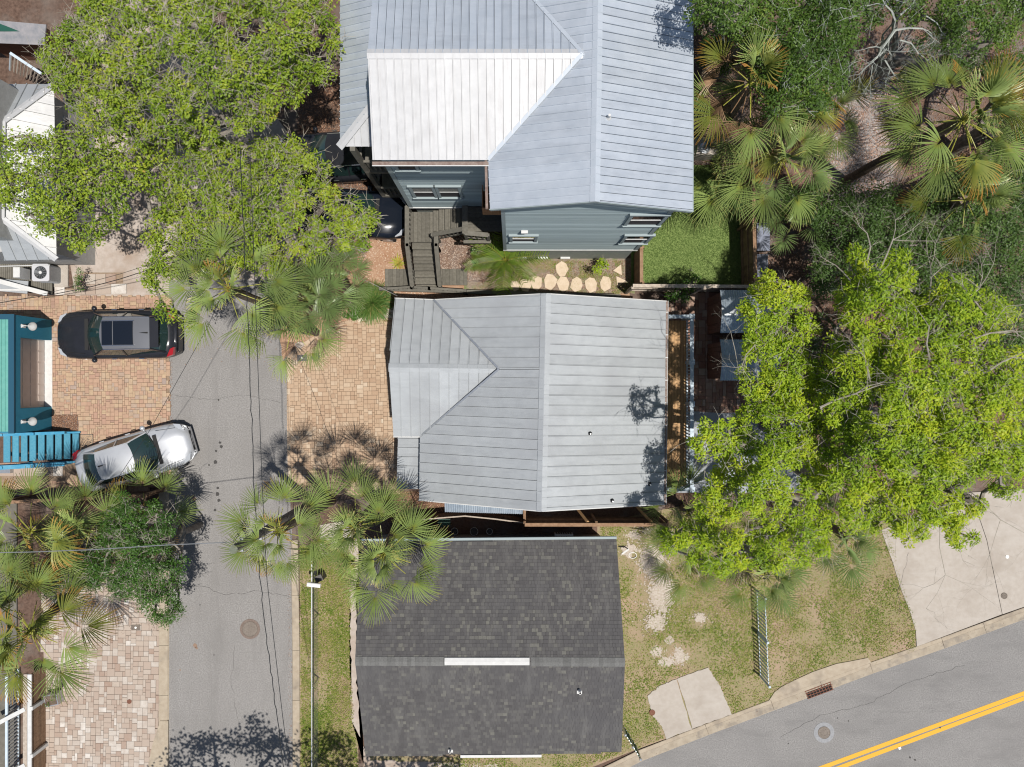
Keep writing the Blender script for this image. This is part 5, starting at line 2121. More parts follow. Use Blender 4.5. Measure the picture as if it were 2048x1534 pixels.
M_carglass = mat("car_glass", (0.014, 0.03, 0.028), rough=.06, spec=.9, coat=.4)
M_sunroof = mat("sunroof_glass", (0.006, 0.008, 0.012), rough=.05, spec=.8, coat=.4)
M_chrome = mat("chrome_trim", (0.62, 0.63, 0.65), rough=.22, metal=1.0)
M_lens = mat("headlight_lens", (0.35, 0.37, 0.40), rough=.12, spec=.8, coat=.5)
M_tail = mat("taillight_lens", (0.30, 0.008, 0.01), rough=.12, spec=.8, coat=.5)
M_pblack = mat("black_car_paint", (0.016, 0.017, 0.021), (0.020, 0.021, 0.026), 3, rough=.2, spec=.3, coat=.2)
M_proof = mat("dark_grey_roof_paint", (0.15, 0.155, 0.17), rough=.28, metal=.3, coat=.3)
M_pnavy = mat("dark_blue_car_paint", (0.008, 0.011, 0.018), rough=.14, spec=.3, coat=.25)
M_psilver = mat("silver_car_paint", (0.46, 0.475, 0.50), (0.50, 0.515, 0.54), 3, rough=.34, metal=.4, coat=.5)
gcar = "cars parked beside the houses"
car("black suv with panoramic sunroof parked on the orange pavers", gcar, M_pblack, (232, 669, .05), 180.6, L=4.85, Wd=1.92, roofmat=M_proof, sunroof=True)
car("silver sedan parked at an angle with its nose over the side street", gcar, M_psilver, (266, 914, .05), 16.5, L=4.62, Wd=1.84, roof=1.45, suv=False, black_trim=M_psilver)
car("dark blue suv with only its nose showing between oak crown and timber stair", gcar, M_pnavy, (703, 425), -4, L=4.5, Wd=1.86, roof=1.6)
car("black pickup sized car half hidden below the pale hipped porch roof", gcar, M_pblack, (672, 312), 183, L=4.9, Wd=1.95, roof=1.75, roofmat=M_pblack)


# ------------------------------------------------------------ poles, wires, fences of metal
up_ = thing("utility_pole", "tall weathered utility pole rising out of the palms over the side street", "utility pole", W(627, 1003))
b = MB()
tp = W(467, 1099, 9.0)
b.tube([W(627, 1003, 0), tp], [.16, .125], 18)
b.build("pole", M_pole, up_, smooth=False)
b = MB()
b.tube([tp + Vector((0, 0, 0)), tp + Vector((0, 0, .012))], .128, 18)
b.build("pole_top", mat("pole_end", (0.10, 0.12, 0.085), (0.16, 0.17, 0.13), 14, .9), up_)
b = MB()
for z in (6.6, 7.2, 8.3):
    p = W(627, 1003).lerp(tp, z / 9)
    b.bx(p.x - .05, p.x + .05, p.y - .2, p.y + .2, z - .05, z + .05)
b.build("clamps", M_galv, up_)


def wire(label, pts, r, m=M_wire, wob=0.0, n=6, cat="cable"):
    b = MB()
    out = []
    P = [W(*p) for p in pts]
    for i in range(len(P) - 1):
        for k in range(n):
            q = P[i].lerp(P[i + 1], k / n)
            if wob:
                q += Vector((random.uniform(-wob, wob), 0, random.uniform(-wob, wob)))
            out.append(q)
    out.append(P[-1])
    b.tube(out, r, 5, False)
    return b.build("cable", m, label=label, cat=cat, group="overhead cables")


z = 8.4
wire("thick twisted cable running along the side street", [(480, 300, z), (494, 600, z), (501, 768, z), (508, 980, z), (519, 1150, z - .3), (536, 1300, z - .3), (553, 1430, z - .3), (580, 1620, z)], .013, wob=.02, n=12)
wire("thinner straight cable right of the twisted one", [(500, 300, z), (511, 600, z), (517, 768, z), (524, 960, z), (534, 1160, z), (565, 1430, z), (590, 1620, z)], .010)
wire("cable crossing to the left edge from the utility pole", [(470, 1084, 7.2), (330, 1090, 6.7), (190, 1099, 6.4), (60, 1104, 6.4), (-60, 1106, 6.6)], .015, M_wirel)
wire("dark service cable sagging over the white roofed house", [(-40, 612, 5.0), (45, 598, 5.0), (110, 588, 5.0), (180, 574, 5.2), (240, 558, 5.4), (420, 500, 6.2), (500, 470, 7.2)], .014)
wire("thin service cable above the thicker one by the air conditioner", [(60, 594, 5.0), (120, 580, 5.0), (180, 564, 5.2), (240, 548, 5.4), (420, 490, 6.2), (500, 460, 7.2)], .008)
wire("thin cable slanting over the road toward the silver sedan", [(440, 600, 7), (412, 660, 6.8), (350, 770, 6.4), (300, 860, 6.2), (240, 950, 6.0), (180, 1030, 6.0)], .008)
wire("thin cable slanting over the beige pavers", [(560, 610, 6), (592, 700, 5.6), (632, 800, 5.2), (690, 960, 5.0)], .006)
wire("thin guy cable near the grass clump", [(690, 545, 3.5), (740, 565, 2.8), (795, 592, 2.2)], .010, M_wirel)

cf = thing("chain_link_fence", "chain link fence with galvanised top rail along the side lawn", "fence", W(636, 1300))
xf0, yf0, yf1 = W(637, 1105), W(637, 1100).y, W(638, 1700).y
xF = W(637, 1300).x
hF = 1.05
b = MB()
b.tube([(xF, yf0, hF), (xF, yf1, hF)], .024, 8)
b.build("top_rail", M_galv, cf)
y = yf0
while y > yf1:
    b = MB()
    b.tube([(xF + .01, y, -.02), (xF + .01, y, hF)], .028, 8)
    b.build("post", M_galv, cf)
    y -= 2.6
A_, B__ = [], []
y = yf1
while y < yf0:
    A_ += [(xF, y, .03), (xF, y, .03)]
    B__ += [(xF, min(y + hF, yf0), .03 + min(hF, yf0 - y)), (xF, max(y - hF, yf1), .03 + min(hF, y - yf1))]
    y += .09
tubes("mesh", A_, B__, np.full(len(A_), .0013), np.full(len(A_), .0013), M_galv, cf, 3)
mbx = thing("mailbox", "white cylinder mailbox on a dark post beside the chain link fence", "mailbox", W(640, 1156))
c = W(628, 1170, 1.15)
b = MB()
b.tube([(c.x - .26, c.y + .03, 1.15), (c.x + .26, c.y - .03, 1.15)], .085, 16)
b.build("box", M_plast, mbx)
b = MB()
b.bx(c.x - .04, c.x + .04, c.y - .04, c.y + .04, -.02, 1.06)
b.box((c.x + .05, c.y + .12, .35), (.3, .25, .6), .4)
b.build("post", M_plastd, mbx)


def picket(name, label, a, c, h, m, mt_, step=.12, side=.0):
    t = thing(name, label, "fence", a)
    for z in (h - .06, .12):
        b = MB()
        b.bar(a + Vector((0, 0, z)), c + Vector((0, 0, z)), .022, .025)
        b.build("rail", mt_, t)
    n = int((c - a).length / step)
    for k in range(n + 1):
        p = a.lerp(c, k / n)
        b = MB()
        b.bar(p + Vector((0, 0, .03)), p + Vector((0, 0, h)), .034, .034)
        b.build("picket", m, t)
    for p in (a, c, a.lerp(c, .5)):
        b = MB()
        b.tube([p - Vector((0, 0, .02)), p + Vector((0, 0, h + .05))], .04, 8)
        b.lathe((p.x, p.y, h + .05), [(.055, 0), (.05, .04), (.01, .06)], 10)
        b.build("post", mt_, t)


picket("metal_picket_fence", "pale metal picket fence in the middle of the lawn above the storm drain", W(1512, 1180), W(1519, 1350), 1.15, M_trimbl, M_trimbl, step=.15)
picket("metal_picket_fence", "dark metal picket fence at the lower right corner of the shingle roof", W(1243, 1445), W(1272, 1492), 1.05, M_green, M_galv)

# pots and small garden things behind the shingle roof
for (x, y, r, lb) in ((909, 1063, .145, "left white rimmed pot in the dark strip behind the shingle roof"), (948, 1063, .165, "middle and largest white rimmed pot behind the shingle roof"), (979, 1063, .125, "right and smallest white rimmed pot behind the shingle roof")):
    c = W(x, y, .35)
    t = thing("flower_pot", lb, "flower pot", (c.x, c.y, 0), "pots behind the shingle roofed house")
    b = MB()
    b.lathe((c.x, c.y, 0), [(r * .7, 0), (r * .95, .33), (r * .88, .33), (r * .8, .28)], 24)
    b.build("pot_body", M_plastd, t)
    b = MB()
    b.tube([(c.x + r * .95 * math.cos(R(k * 15)), c.y + r * .95 * math.sin(R(k * 15)), .345) for k in range(25)], .013, 6, False)
    b.build("rim", M_trimw, t)
t = thing("potting_stand", "small wooden potting stand left of the white rimmed pots", "plant stand", W(889, 1062))
for k in range(2):
    b = MB()
    b.bar(W(885 + k * 9, 1078, .1), W(887 + k * 9, 1050, .9), .05, .05)
    b.build("leg", M_pine, t)
b = MB()
c = W(888, 1046, .9)
b.bx(c.x - .25, c.x + .25, c.y - .15, c.y + .15, .86, .9)
b.build("shelf", M_green, t)
t = thing("garden_hoe", "thrown garden tool with pale handle on the lawn right of the shingle roof", "garden tool", W(1252, 1110))
b = MB()
b.tube([W(1237, 1093, .05), W(1250, 1094, .12), W(1256, 1098, .1)], .02, 6)
b.build("handle", M_black, t)
b = MB()
b.bar(W(1244, 1108, .04), W(1258, 1098, .04), .07, .02)
b.build("blade", M_trimw, t)
b = MB()
for k in range(40):
    a = R(k * 33)
    r_ = .12 + .015 * (k % 7)
b.tube([(W(1265, 1110).x + .16 * math.cos(R(k * 30)), W(1265, 1110).y + .12 * math.sin(R(k * 30)), .02 + .002 * k) for k in range(25)], .012, 5, False)
b.build("hose_loop", M_plast, t)

# ------------------------------------------------------------ foliage
def leafmat(name, ramp, rough=.5, trans=.35, spec=.35):
    return mat(name, (0, 0, 0), rough=rough, ramp=ramp, trans=trans, spec=spec)


L_oak = leafmat("live_oak_leaves", [(0, (0.06, 0.12, 0.014)), (.3, (0.155, 0.245, 0.02)), (.65, (0.28, 0.37, 0.03)), (.93, (0.41, 0.44, 0.045)), (1, (0.42, 0.30, 0.06))])
L_bright = leafmat("bright_new_leaves", [(0, (0.07, 0.14, 0.014)), (.25, (0.19, 0.31, 0.018)), (.65, (0.37, 0.49, 0.024)), (1, (0.56, 0.58, 0.035))], trans=.4)
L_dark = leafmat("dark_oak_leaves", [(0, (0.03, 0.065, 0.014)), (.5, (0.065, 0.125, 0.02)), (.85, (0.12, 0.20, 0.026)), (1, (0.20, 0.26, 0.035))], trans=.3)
L_gloss = leafmat("glossy_dark_leaves", [(0, (0.03, 0.075, 0.012)), (.6, (0.055, 0.13, 0.02)), (1, (0.10, 0.20, 0.03))], rough=.42, trans=.25, spec=.35)
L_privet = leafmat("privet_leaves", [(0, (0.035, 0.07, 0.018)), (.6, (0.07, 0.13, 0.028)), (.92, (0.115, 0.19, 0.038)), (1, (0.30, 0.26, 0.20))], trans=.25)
M_bark = mat("lichen_bark", (0.16, 0.14, 0.12), (0.30, 0.275, 0.24), 7, .95, c3=(0.16, 0.13, 0.11), s3=2.5, bump=.01, bscale=30)
M_twig = mat("pale_twigs", (0.24, 0.21, 0.17), (0.40, 0.37, 0.31), 5, .95)
M_lichen = mat("lichen_twigs", (0.29, 0.31, 0.28), (0.42, 0.44, 0.41), 5, .95)


def leaves(cent, cr, n_per, ctone, lw, ll, flat=.55, upb=.9, spread=.22):
    """rhombic leaves scattered round clump centres; returns (n,4,3), tone"""
    n = len(cent) * n_per
    ci = np.repeat(np.arange(len(cent)), n_per)
    r = rng.normal(size=(n, 3))
    r /= np.linalg.norm(r, axis=1, keepdims=True)
    rad = rng.random(n) ** .45
    off = r * rad[:, None] * cr[ci][:, None] * np.array([1, 1, flat])
    P = cent[ci] + off
    nrm = r * np.array([.8, .8, .5]) + np.array([0, 0, upb]) + rng.normal(size=(n, 3)) * .42
    nrm /= np.linalg.norm(nrm, axis=1, keepdims=True)
    d = r + rng.normal(size=(n, 3)) * .7
    d -= nrm * (d * nrm).sum(1, keepdims=True)
    d /= np.linalg.norm(d, axis=1, keepdims=True) + 1e-9
    s = np.cross(nrm, d)
    L = ll * (0.7 + .6 * rng.random(n))[:, None]
    Wd = lw * (0.7 + .6 * rng.random(n))[:, None]
    Q = np.stack([P, P + d * L * .5 + s * Wd / 2, P + d * L - nrm * L * .12, P + d * L * .5 - s * Wd / 2], 1)
    t = ctone[ci] * (1 - spread * 2) + rng.random(n) * spread * 2
    return Q, np.clip(t, 0, 1)


def skeleton(base, fork, cent, jit=.18, alpha=.3, lift=.35):
    nodes = [np.array(base), np.array(fork)]
    par = [-1, 0]
    plen = [0.0, 0.0]
    order = np.argsort(np.linalg.norm(cent - fork, axis=1))
    N = np.zeros((len(cent) * 4 + 8, 3))
    PL = np.zeros(len(N))
    N[0], N[1] = base, fork
    PA = [-1, 0]
    m = 2
    tips = []
    for ci in order:
        c = cent[ci]
        dd = np.linalg.norm(N[1:m] - c, axis=1)
        cost = dd + alpha * PL[1:m] + np.where(N[1:m, 2] > c[2] + .1, .8, 0)
        j = int(np.argmin(cost)) + 1
        a = N[j]
        L = np.linalg.norm(c - a)
        k = 1 if L < .5 else (2 if L < 1.4 else 3)
        prev = j
        for q in range(1, k + 1):
            f = q / (k)
            p = a + (c - a) * f
            if q < k:
                p = p + rng.normal(size=3) * jit * L * .35
                p[2] -= lift * L * f * (1 - f)
            if m >= len(N):
                break
            N[m] = p
            PL[m] = PL[prev] + np.linalg.norm(p - N[prev])
            PA.append(prev)
            prev = m
            m += 1
        tips.append(prev)
    N = N[:m]
    cnt = np.zeros(m)
    cnt[tips] += 1
    for i in range(m - 1, 0, -1):
        cnt[PA[i]] += cnt[i]
    return N, np.array(PA), cnt


def tree(name, label, outline, zlo, zhi, base, leaf, sp=24, nleaf=95, cr=.34, lw=.045, ll=.085, D=120, gap=.28, gs=70, under=.5, seed=1, trunk_r=.22, twigm=None, ntwig=1, flat=.55,
         cat="tree", upb=.9, group=None, twl=.34, bark=None, tonebase=.5, tonevar=.55, relief=1.8):
    global rng
    rng = np.random.default_rng(seed)
    t = thing(name, label, cat, W(*base), group)
    xs, ys = [p[0] for p in outline], [p[1] for p in outline]
    gx_, gy_ = np.meshgrid(np.arange(min(xs), max(xs), sp), np.arange(min(ys), max(ys), sp * .9))
    gx_, gy_ = gx_.ravel().astype(float), gy_.ravel().astype(float)
    gx_ += rng.uniform(-.5, .5, gx_.shape) * sp
    gy_ += rng.uniform(-.5, .5, gy_.shape) * sp
    vn = vnoise(gx_, gy_, gs, seed) * .6 + vnoise(gx_, gy_, gs * .4, seed + 9) * .4
    ok = inpoly(gx_, gy_, outline) & (vn > gap)
    gx_, gy_, vn = gx_[ok], gy_[ok], vn[ok]
    d = edgedist(gx_, gy_, outline)
    z = zlo + (zhi - zlo) * np.sqrt(np.clip(d / D, 0, 1)) + (vn - .5) * relief + rng.normal(size=len(d)) * .12
    low = rng.random(len(z)) < under
    x2, y2, z2_ = gx_[low], gy_[low], z[low] - rng.uniform(.6, 1.8, low.sum())
    x2 = x2 + rng.uniform(-12, 12, len(x2))
    X_ = np.concatenate([gx_, x2])
    Y_ = np.concatenate([gy_, y2])
    Z_ = np.maximum(np.concatenate([z, z2_]), .5)
    cent = np.stack([(X_ - 1024) * (H - Z_) / F, (767 - Y_) * (H - Z_) / F, Z_], 1)
    n0 = len(gx_)
    ct = np.clip(tonebase + (vnoise(X_, Y_, 45, seed + 3) - .5) * tonevar + rng.normal(size=len(X_)) * .14, 0, 1)
    crr = cr * (.7 + .6 * rng.random(len(cent)))
    Q, tn = leaves(cent, crr, nleaf, ct, lw, ll, flat, upb)
    quads("crown", Q, tn, leaf, t)
    b0 = np.array(W(*base))
    fork = np.array([b0[0] + .15, b0[1] + .1, zlo * .42])
    tgt = cent.mean(0)
    fork[:2] += (tgt[:2] - fork[:2]) * .15
    cl = cent - np.array([0, 0, .12])
    N, PA, cnt = skeleton(b0, fork, cl)
    r_ = .012 + .017 * np.maximum(cnt, 0) ** .52
    r_ = np.minimum(r_, trunk_r)
    r_[0], r_[1] = trunk_r * 1.25, trunk_r
    idx = np.arange(1, len(N))
    A, B_ = N[PA[idx]], N[idx]
    ra = np.minimum(r_[PA[idx]], r_[idx] * 1.35)
    trunk = idx == 1
    tubes("trunk", A[trunk], B_[trunk], [trunk_r * 1.3], [trunk_r], bark or M_bark, t, 10)
    tubes("limbs", A[~trunk], B_[~trunk], ra[~trunk], r_[idx][~trunk], bark or M_bark, t, 5)
    # twigs spraying out of every clump
    k = len(cent) * ntwig
    ci = np.repeat(np.arange(len(cent)), ntwig)
    dr_ = rng.normal(size=(k, 3)) * np.array([1, 1, .35]) + np.array([0, 0, .35])
    dr_ /= np.linalg.norm(dr_, axis=1, keepdims=True)
    a0 = cent[ci] + rng.normal(size=(k, 3)) * .08
    l1 = twl * (.5 + rng.random((k, 1)))
    m1 = a0 + dr_ * l1
    d2 = dr_ + rng.normal(size=(k, 3)) * .6
    d2 /= np.linalg.norm(d2, axis=1, keepdims=True)
    e1 = m1 + d2 * l1 * .7
    d3 = dr_ + rng.normal(size=(k, 3)) * .6
    d3 /= np.linalg.norm(d3, axis=1, keepdims=True)
    e2 = m1 + d3 * l1 * .6
    AA, BB = np.concatenate([a0, m1, m1]), np.concatenate([m1, e1, e2])
    tubes("twigs", AA, BB, np.full(len(AA), .0065), np.full(len(AA), .003), twigm or M_twig, t, 3)
    return t


def dead_limbs(parent, starts, m, depth=5, name="dead_limb"):
    """leafless forking branches; starts: (p0, p1, radius)"""
    A, B_, ra, rb = [], [], [], []

    def grow(p, d, L, r, k):
        segs = 2
        for s_ in range(segs):
            d2 = d + rng.normal(size=3) * .22
            d2 /= np.linalg.norm(d2)
            q = p + d2 * L / segs
            A.append(p), B_.append(q), ra.append(r), rb.append(r * .85)
            if k > 0 and rng.random() < .55:
                sd = d2 + rng.normal(size=3) * .85
                sd /= np.linalg.norm(sd)
                grow(q, sd, L * .55, r * .55, k - 1)
            p, d, r = q, d2, r * .85
        if k > 0:
            for _ in range(2):
                sd = d + rng.normal(size=3) * .55
                sd /= np.linalg.norm(sd)
                grow(p, sd, L * .68, r * .65, k - 1)
    o_ = np.array(origin_of(parent))
    for p0, p1, r in starts:
        a, c = np.array(W(*p0)), np.array(W(*p1))
        f_ = np.array([a[0] * .55 + o_[0] * .45, a[1] * .55 + o_[1] * .45, a[2] * .62])
        m_ = a * .55 + f_ * .45 - (c - a) * .25
        A.extend([m_, f_]), B_.extend([a, m_]), ra.extend([r * .6, r * .9]), rb.extend([r * .5, r * .6])
        v = c - a
        L = np.linalg.norm(v)
        grow(a, v / L, L, r * .5, depth)
    return tubes(name, A, B_, ra, rb, m, parent, 4)


gt = None
A_out = [(100, 75), (125, 15), (230, -70), (420, -90), (640, -70), (672, 20), (690, 60), (672, 130), (655, 180), (610, 165), (590, 215), (545, 235), (430, 285), (330, 295), (250, 270), (180, 250), (140, 215), (108, 160), (80, 105)]
tree("oak_tree", "big light green live oak crown filling the upper left", A_out, 6.8, 9.0, (330, 240), L_oak, sp=25, nleaf=105, cr=.29, lw=.055, ll=.105, flat=.7, gap=.27, seed=21, D=140, ntwig=6, group=gt)
B_out = [(-30, 270), (60, 250), (112, 262), (180, 245), (260, 262), (345, 290), (350, 400), (335, 480), (310, 560), (330, 600), (395, 645), (365, 668), (312, 640), (300, 590), (248, 555), (232, 505), (200, 475), (165, 512), (128, 470), (85, 470), (50, 420), (22, 400), (-30, 395)]
tree("oak_tree", "lacy live oak crown hanging over the white hipped roof and pale driveway", B_out, 5.4, 7.0, (300, 380), L_oak, sp=25, nleaf=70, lw=.06, ll=.10, flat=.7, gap=.34, gs=85, seed=33, D=130, under=.25, ntwig=1)
C_out = [(330, 280), (430, 262), (560, 268), (632, 288), (656, 330), (630, 365), (690, 392), (742, 425), (752, 470), (738, 500), (690, 512), (640, 500), (600, 532), (560, 562), (500, 548), (440, 562), (380, 530), (330, 560), (300, 540), (320, 450)]
tree("oak_tree", "round live oak crown between the side street and the blue house", C_out, 5.0, 7.0, (540, 440), L_oak, sp=25, nleaf=105, cr=.29, lw=.055, ll=.105, flat=.7, gap=.27, seed=45, D=130, under=.45, ntwig=6, tonebase=.58)
F_out = [(1392, -60), (1780, -60), (1770, 20), (1722, 70), (1690, 150), (1640, 235), (1590, 225), (1545, 235), (1520, 190), (1500, 130), (1470, 70), (1410, 40), (1386, 20)]
t = tree("oak_tree", "dense darker oak crown right of the blue house roof at the top edge", F_out, 7.6, 9.4, (1440, 240), L_dark, sp=25, nleaf=150, cr=.34, gap=.10, seed=52, D=120, under=.9, ntwig=1, tonebase=.6, twigm=M_lichen)
tree("oak_tree", "tall oak branch tips reaching over the edge of the blue house roof", [(1384, -70), (1480, -90), (1500, 0), (1470, 60), (1430, 50), (1400, 75), (1384, 40)], 11.6, 12.6, (1440, 150), L_dark, sp=27, nleaf=110, cr=.3, gap=.1, seed=57, D=60, under=.6, ntwig=1, tonebase=.6)
G_out = [(1740, -60), (2080, -60), (2080, 10), (2010, 92), (1965, 78), (1905, 118), (1880, 70), (1840, 40), (1790, 30)]
t = tree("lichen_oak_tree", "oak with bare grey lichen covered limbs at the upper right", G_out, 7.0, 8.6, (1700, 190), L_dark, sp=24, nleaf=130, gap=.14, seed=61, D=90, twigm=M_lichen, tonebase=.7)
dead_limbs(t, [((1790, 60, 7.6), (1775, 110, 7.4), .085), ((1775, 95, 7.4), (1740, 125, 7.3), .05), ((1790, 60, 7.6), (1850, 40, 7.9), .07), ((1800, 30, 7.9), (1870, 5, 8.0), .06), ((1800, 80, 7.5), (1850, 95, 7.3), .05),
               ((1770, 120, 7.2), (1790, 145, 7.0), .05), ((1745, 130, 7.2), (1735, 165, 7.0), .03), ((1790, 40, 7.8), (1760, 0, 8.2), .07), ((1850, 30, 8), (1905, 50, 7.8), .04), ((1780, 140, 7), (1765, 190, 6.5), .035)], M_lichen, 6)
H_out = [(1985, 150), (2010, 120), (2090, 110), (2090, 330), (2040, 300), (2010, 260), (1990, 200)]
tree("oak_tree", "small leafy crown cut by the right edge beside the big fan palm", H_out, 5, 6.3, (1900, 300), L_dark, sp=24, nleaf=90, seed=71, D=80, tonebase=.65)
E_out = [(1545, 395), (1640, 372), (1750, 372), (1850, 385), (1990, 330), (2080, 330), (2080, 760), (1980, 700), (1900, 600), (1800, 600), (1700, 560), (1645, 600), (1610, 540), (1640, 470)]
tree("privet_tree", "wide dark green privet thicket above the bright yellow-green crown", E_out, 2.6, 4.2, (1780, 520), L_privet, sp=22, nleaf=170, cr=.40, lw=.05, ll=.085, gap=.10, gs=60, seed=82, D=100, under=.4, trunk_r=.12, ntwig=1, tonebase=.55, relief=1.2)
D_out = [(1490, 590), (1520, 560), (1560, 555), (1600, 575), (1625, 610), (1640, 650), (1605, 690), (1645, 740), (1625, 800), (1650, 860), (1660, 930), (1650, 990), (1680, 1060), (1640, 1110), (1590, 1150), (1550, 1140), (1500, 1125), (1440, 1150), (1390, 1120), (1330, 1095), (1318, 1045), (1370, 1035), (1400, 1000), (1425, 930), (1470, 860), (1490, 780), (1475, 720), (1500, 680), (1480, 630)]
t = tree("camphor_tree", "bright yellow-green tree crown beside the corrugated sheds", D_out, 7.0, 9.2, (1530, 850), L_bright, sp=26, nleaf=160, cr=.27, lw=.042, ll=.112, gap=.18, gs=50, flat=.75, relief=2.6, tonevar=.8, seed=93, D=110, under=.35, ntwig=2, tonebase=.55)
Dx = [(1385, 890), (1400, 845), (1430, 838), (1470, 850), (1480, 900), (1430, 905), (1405, 912)]
D2_out = [(1690, 500), (1730, 500), (1765, 505), (1800, 500), (1830, 520), (1850, 600), (1890, 560), (1940, 545), (1960, 580), (2000, 600), (2030, 640), (2010, 690), (2060, 740), (2070, 900), (2045, 985), (1970, 1000), (1945, 1060), (1960, 1090), (1925, 1112), (1870, 1070), (1810, 1080), (1740, 1050), (1700, 1055), (1655, 1000), (1645, 900), (1610, 800), (1650, 690), (1680, 660), (1672, 590)]
t = tree("camphor_tree", "wide bright yellow-green crown with pale bare limbs at the right edge", D2_out, 7.2, 10.0, (1720, 830), L_bright, sp=26, nleaf=160, cr=.27, lw=.042, ll=.112, gap=.19, gs=55, flat=.75, relief=2.6, tonevar=.8, seed=104, D=140, under=.35, ntwig=2, tonebase=.52)
dead_limbs(t, [((1735, 520, 8.4), (1730, 465, 8.2), .045), ((1760, 540, 8.6), (1800, 490, 8.4), .05), ((1860, 590, 8.6), (1885, 510, 8.3), .05), ((1910, 620, 8.6), (1970, 580, 8.4), .06), ((1980, 660, 8.5), (2015, 610, 8.2), .03), ((1940, 680, 8.4), (2010, 660, 8.2), .05),
               ((1700, 560, 8.4), (1690, 520, 8.2), .04), ((1640, 815, 9.6), (1715, 790, 10.0), .06), ((1960, 1000, 8.0), (2040, 1090, 7.7), .03), ((1880, 1040, 8.1), (1930, 1130, 7.7), .025), ((1850, 870, 9.5), (1850, 800, 9.9), .07),
               ((1850, 870, 9.4), (1905, 900, 9.4), .06), ((1740, 760, 9.8), (1735, 690, 9.6), .05), ((1860, 720, 9.8), (1858, 650, 9.6), .05), ((1980, 740, 9.2), (2020, 700, 9.0), .05)], M_twig, 4)
t = tree("camphor_tree", "small airy bright sprig of crown over the smooth grey patio", Dx, 9.2, 9.8, (1500, 900), L_bright, sp=20, nleaf=80, cr=.17, lw=.05, ll=.10, gap=.3, seed=111, D=60, under=.1, trunk_r=.09, ntwig=2)
dead_limbs(t, [((1470, 700, 9), (1480, 660, 9), .02), ((1510, 690, 9), (1478, 730, 9), .03)], M_twig, 3)
J_out = [(205, 1030), (240, 985), (300, 1010), (330, 1010), (352, 1050), (335, 1095), (372, 1120), (360, 1165), (345, 1180), (355, 1225), (330, 1245), (290, 1225), (270, 1195), (210, 1190), (165, 1170), (140, 1130), (195, 1085)]
tree("oak_shrub", "glossy dark green small tree leaning over the kerb at the left", J_out, 3.8, 5.2, (400, 1050), L_gloss, sp=19, nleaf=150, cr=.27, lw=.042, ll=.07, gap=.08, seed=121, D=70, under=.5, trunk_r=.11, ntwig=3, tonebase=.5)
K_out = [(255, 1195), (300, 1200), (330, 1215), (340, 1255), (300, 1262), (270, 1250)]
I_out = [(60, 1160), (110, 1130), (150, 1120), (140, 1090), (100, 1080), (150, 1060), (200, 1060), (190, 1120), (150, 1170), (100, 1190)]
tree("oak_shrub", "low dark shrub among the fan palms at the lower left", I_out, 1.2, 1.9, (150, 1130), L_gloss, sp=20, nleaf=90, cr=.22, lw=.035, ll=.06, seed=131, D=60, trunk_r=.06, ntwig=3)
# a tree below the lower picture edge whose shade falls into the picture
O_out = [(170, 1720), (260, 1660), (360, 1690), (440, 1650), (560, 1675), (650, 1640), (760, 1655), (880, 1690), (1010, 1700), (1050, 1800), (900, 1900), (500, 1950), (250, 1900)]
tree("oak_tree", "oak crown just below the lower picture edge shading the street", [(p_[0] - 10, p_[1] + 75) for p_ in O_out], 6.6, 7.6, (600, 1650), L_oak, sp=42, nleaf=60, cr=.55, lw=.10, ll=.17, gap=.36, gs=90, seed=141, D=120, under=.2, ntwig=1)
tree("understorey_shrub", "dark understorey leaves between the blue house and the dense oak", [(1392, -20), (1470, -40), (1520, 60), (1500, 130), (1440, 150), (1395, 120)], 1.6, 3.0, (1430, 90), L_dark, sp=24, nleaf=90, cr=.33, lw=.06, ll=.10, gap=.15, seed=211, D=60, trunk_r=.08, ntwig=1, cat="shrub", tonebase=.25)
tree("understorey_shrub", "dark green thicket above the big fan palm near the top right corner", [(1880, 60), (1990, 90), (2090, 60), (2090, 160), (1990, 160), (1900, 140), (1800, 160), (1790, 110)], 2.6, 4.0, (1900, 150), L_dark, sp=24, nleaf=100, cr=.34, lw=.055, ll=.095, gap=.12, seed=221, D=60, trunk_r=.08, ntwig=1, cat="shrub", tonebase=.35)
tree("understorey_shrub", "green shrubs along the right edge between fan palm and privet", [(1990, 240), (2090, 240), (2090, 420), (1990, 400), (1900, 410), (1830, 400), (1850, 370), (1960, 330)], 1.4, 2.6, (1960, 350), L_dark, sp=24, nleaf=90, cr=.33, lw=.05, ll=.09, gap=.2, seed=231, D=60, trunk_r=.07, ntwig=1, cat="shrub", tonebase=.45)
tree("understorey_shrub", "dark low leaves in the shade below the bright crown", [(1640, 600), (1700, 700), (1780, 760), (1900, 800), (2000, 880), (1950, 960), (1850, 960), (1700, 930), (1640, 860), (1620, 760)], 1.0, 2.0, (1780, 850), L_privet, sp=26, nleaf=80, cr=.34, lw=.05, ll=.09, gap=.3, seed=241, D=80, trunk_r=.06, ntwig=1, cat="shrub", tonebase=.45)
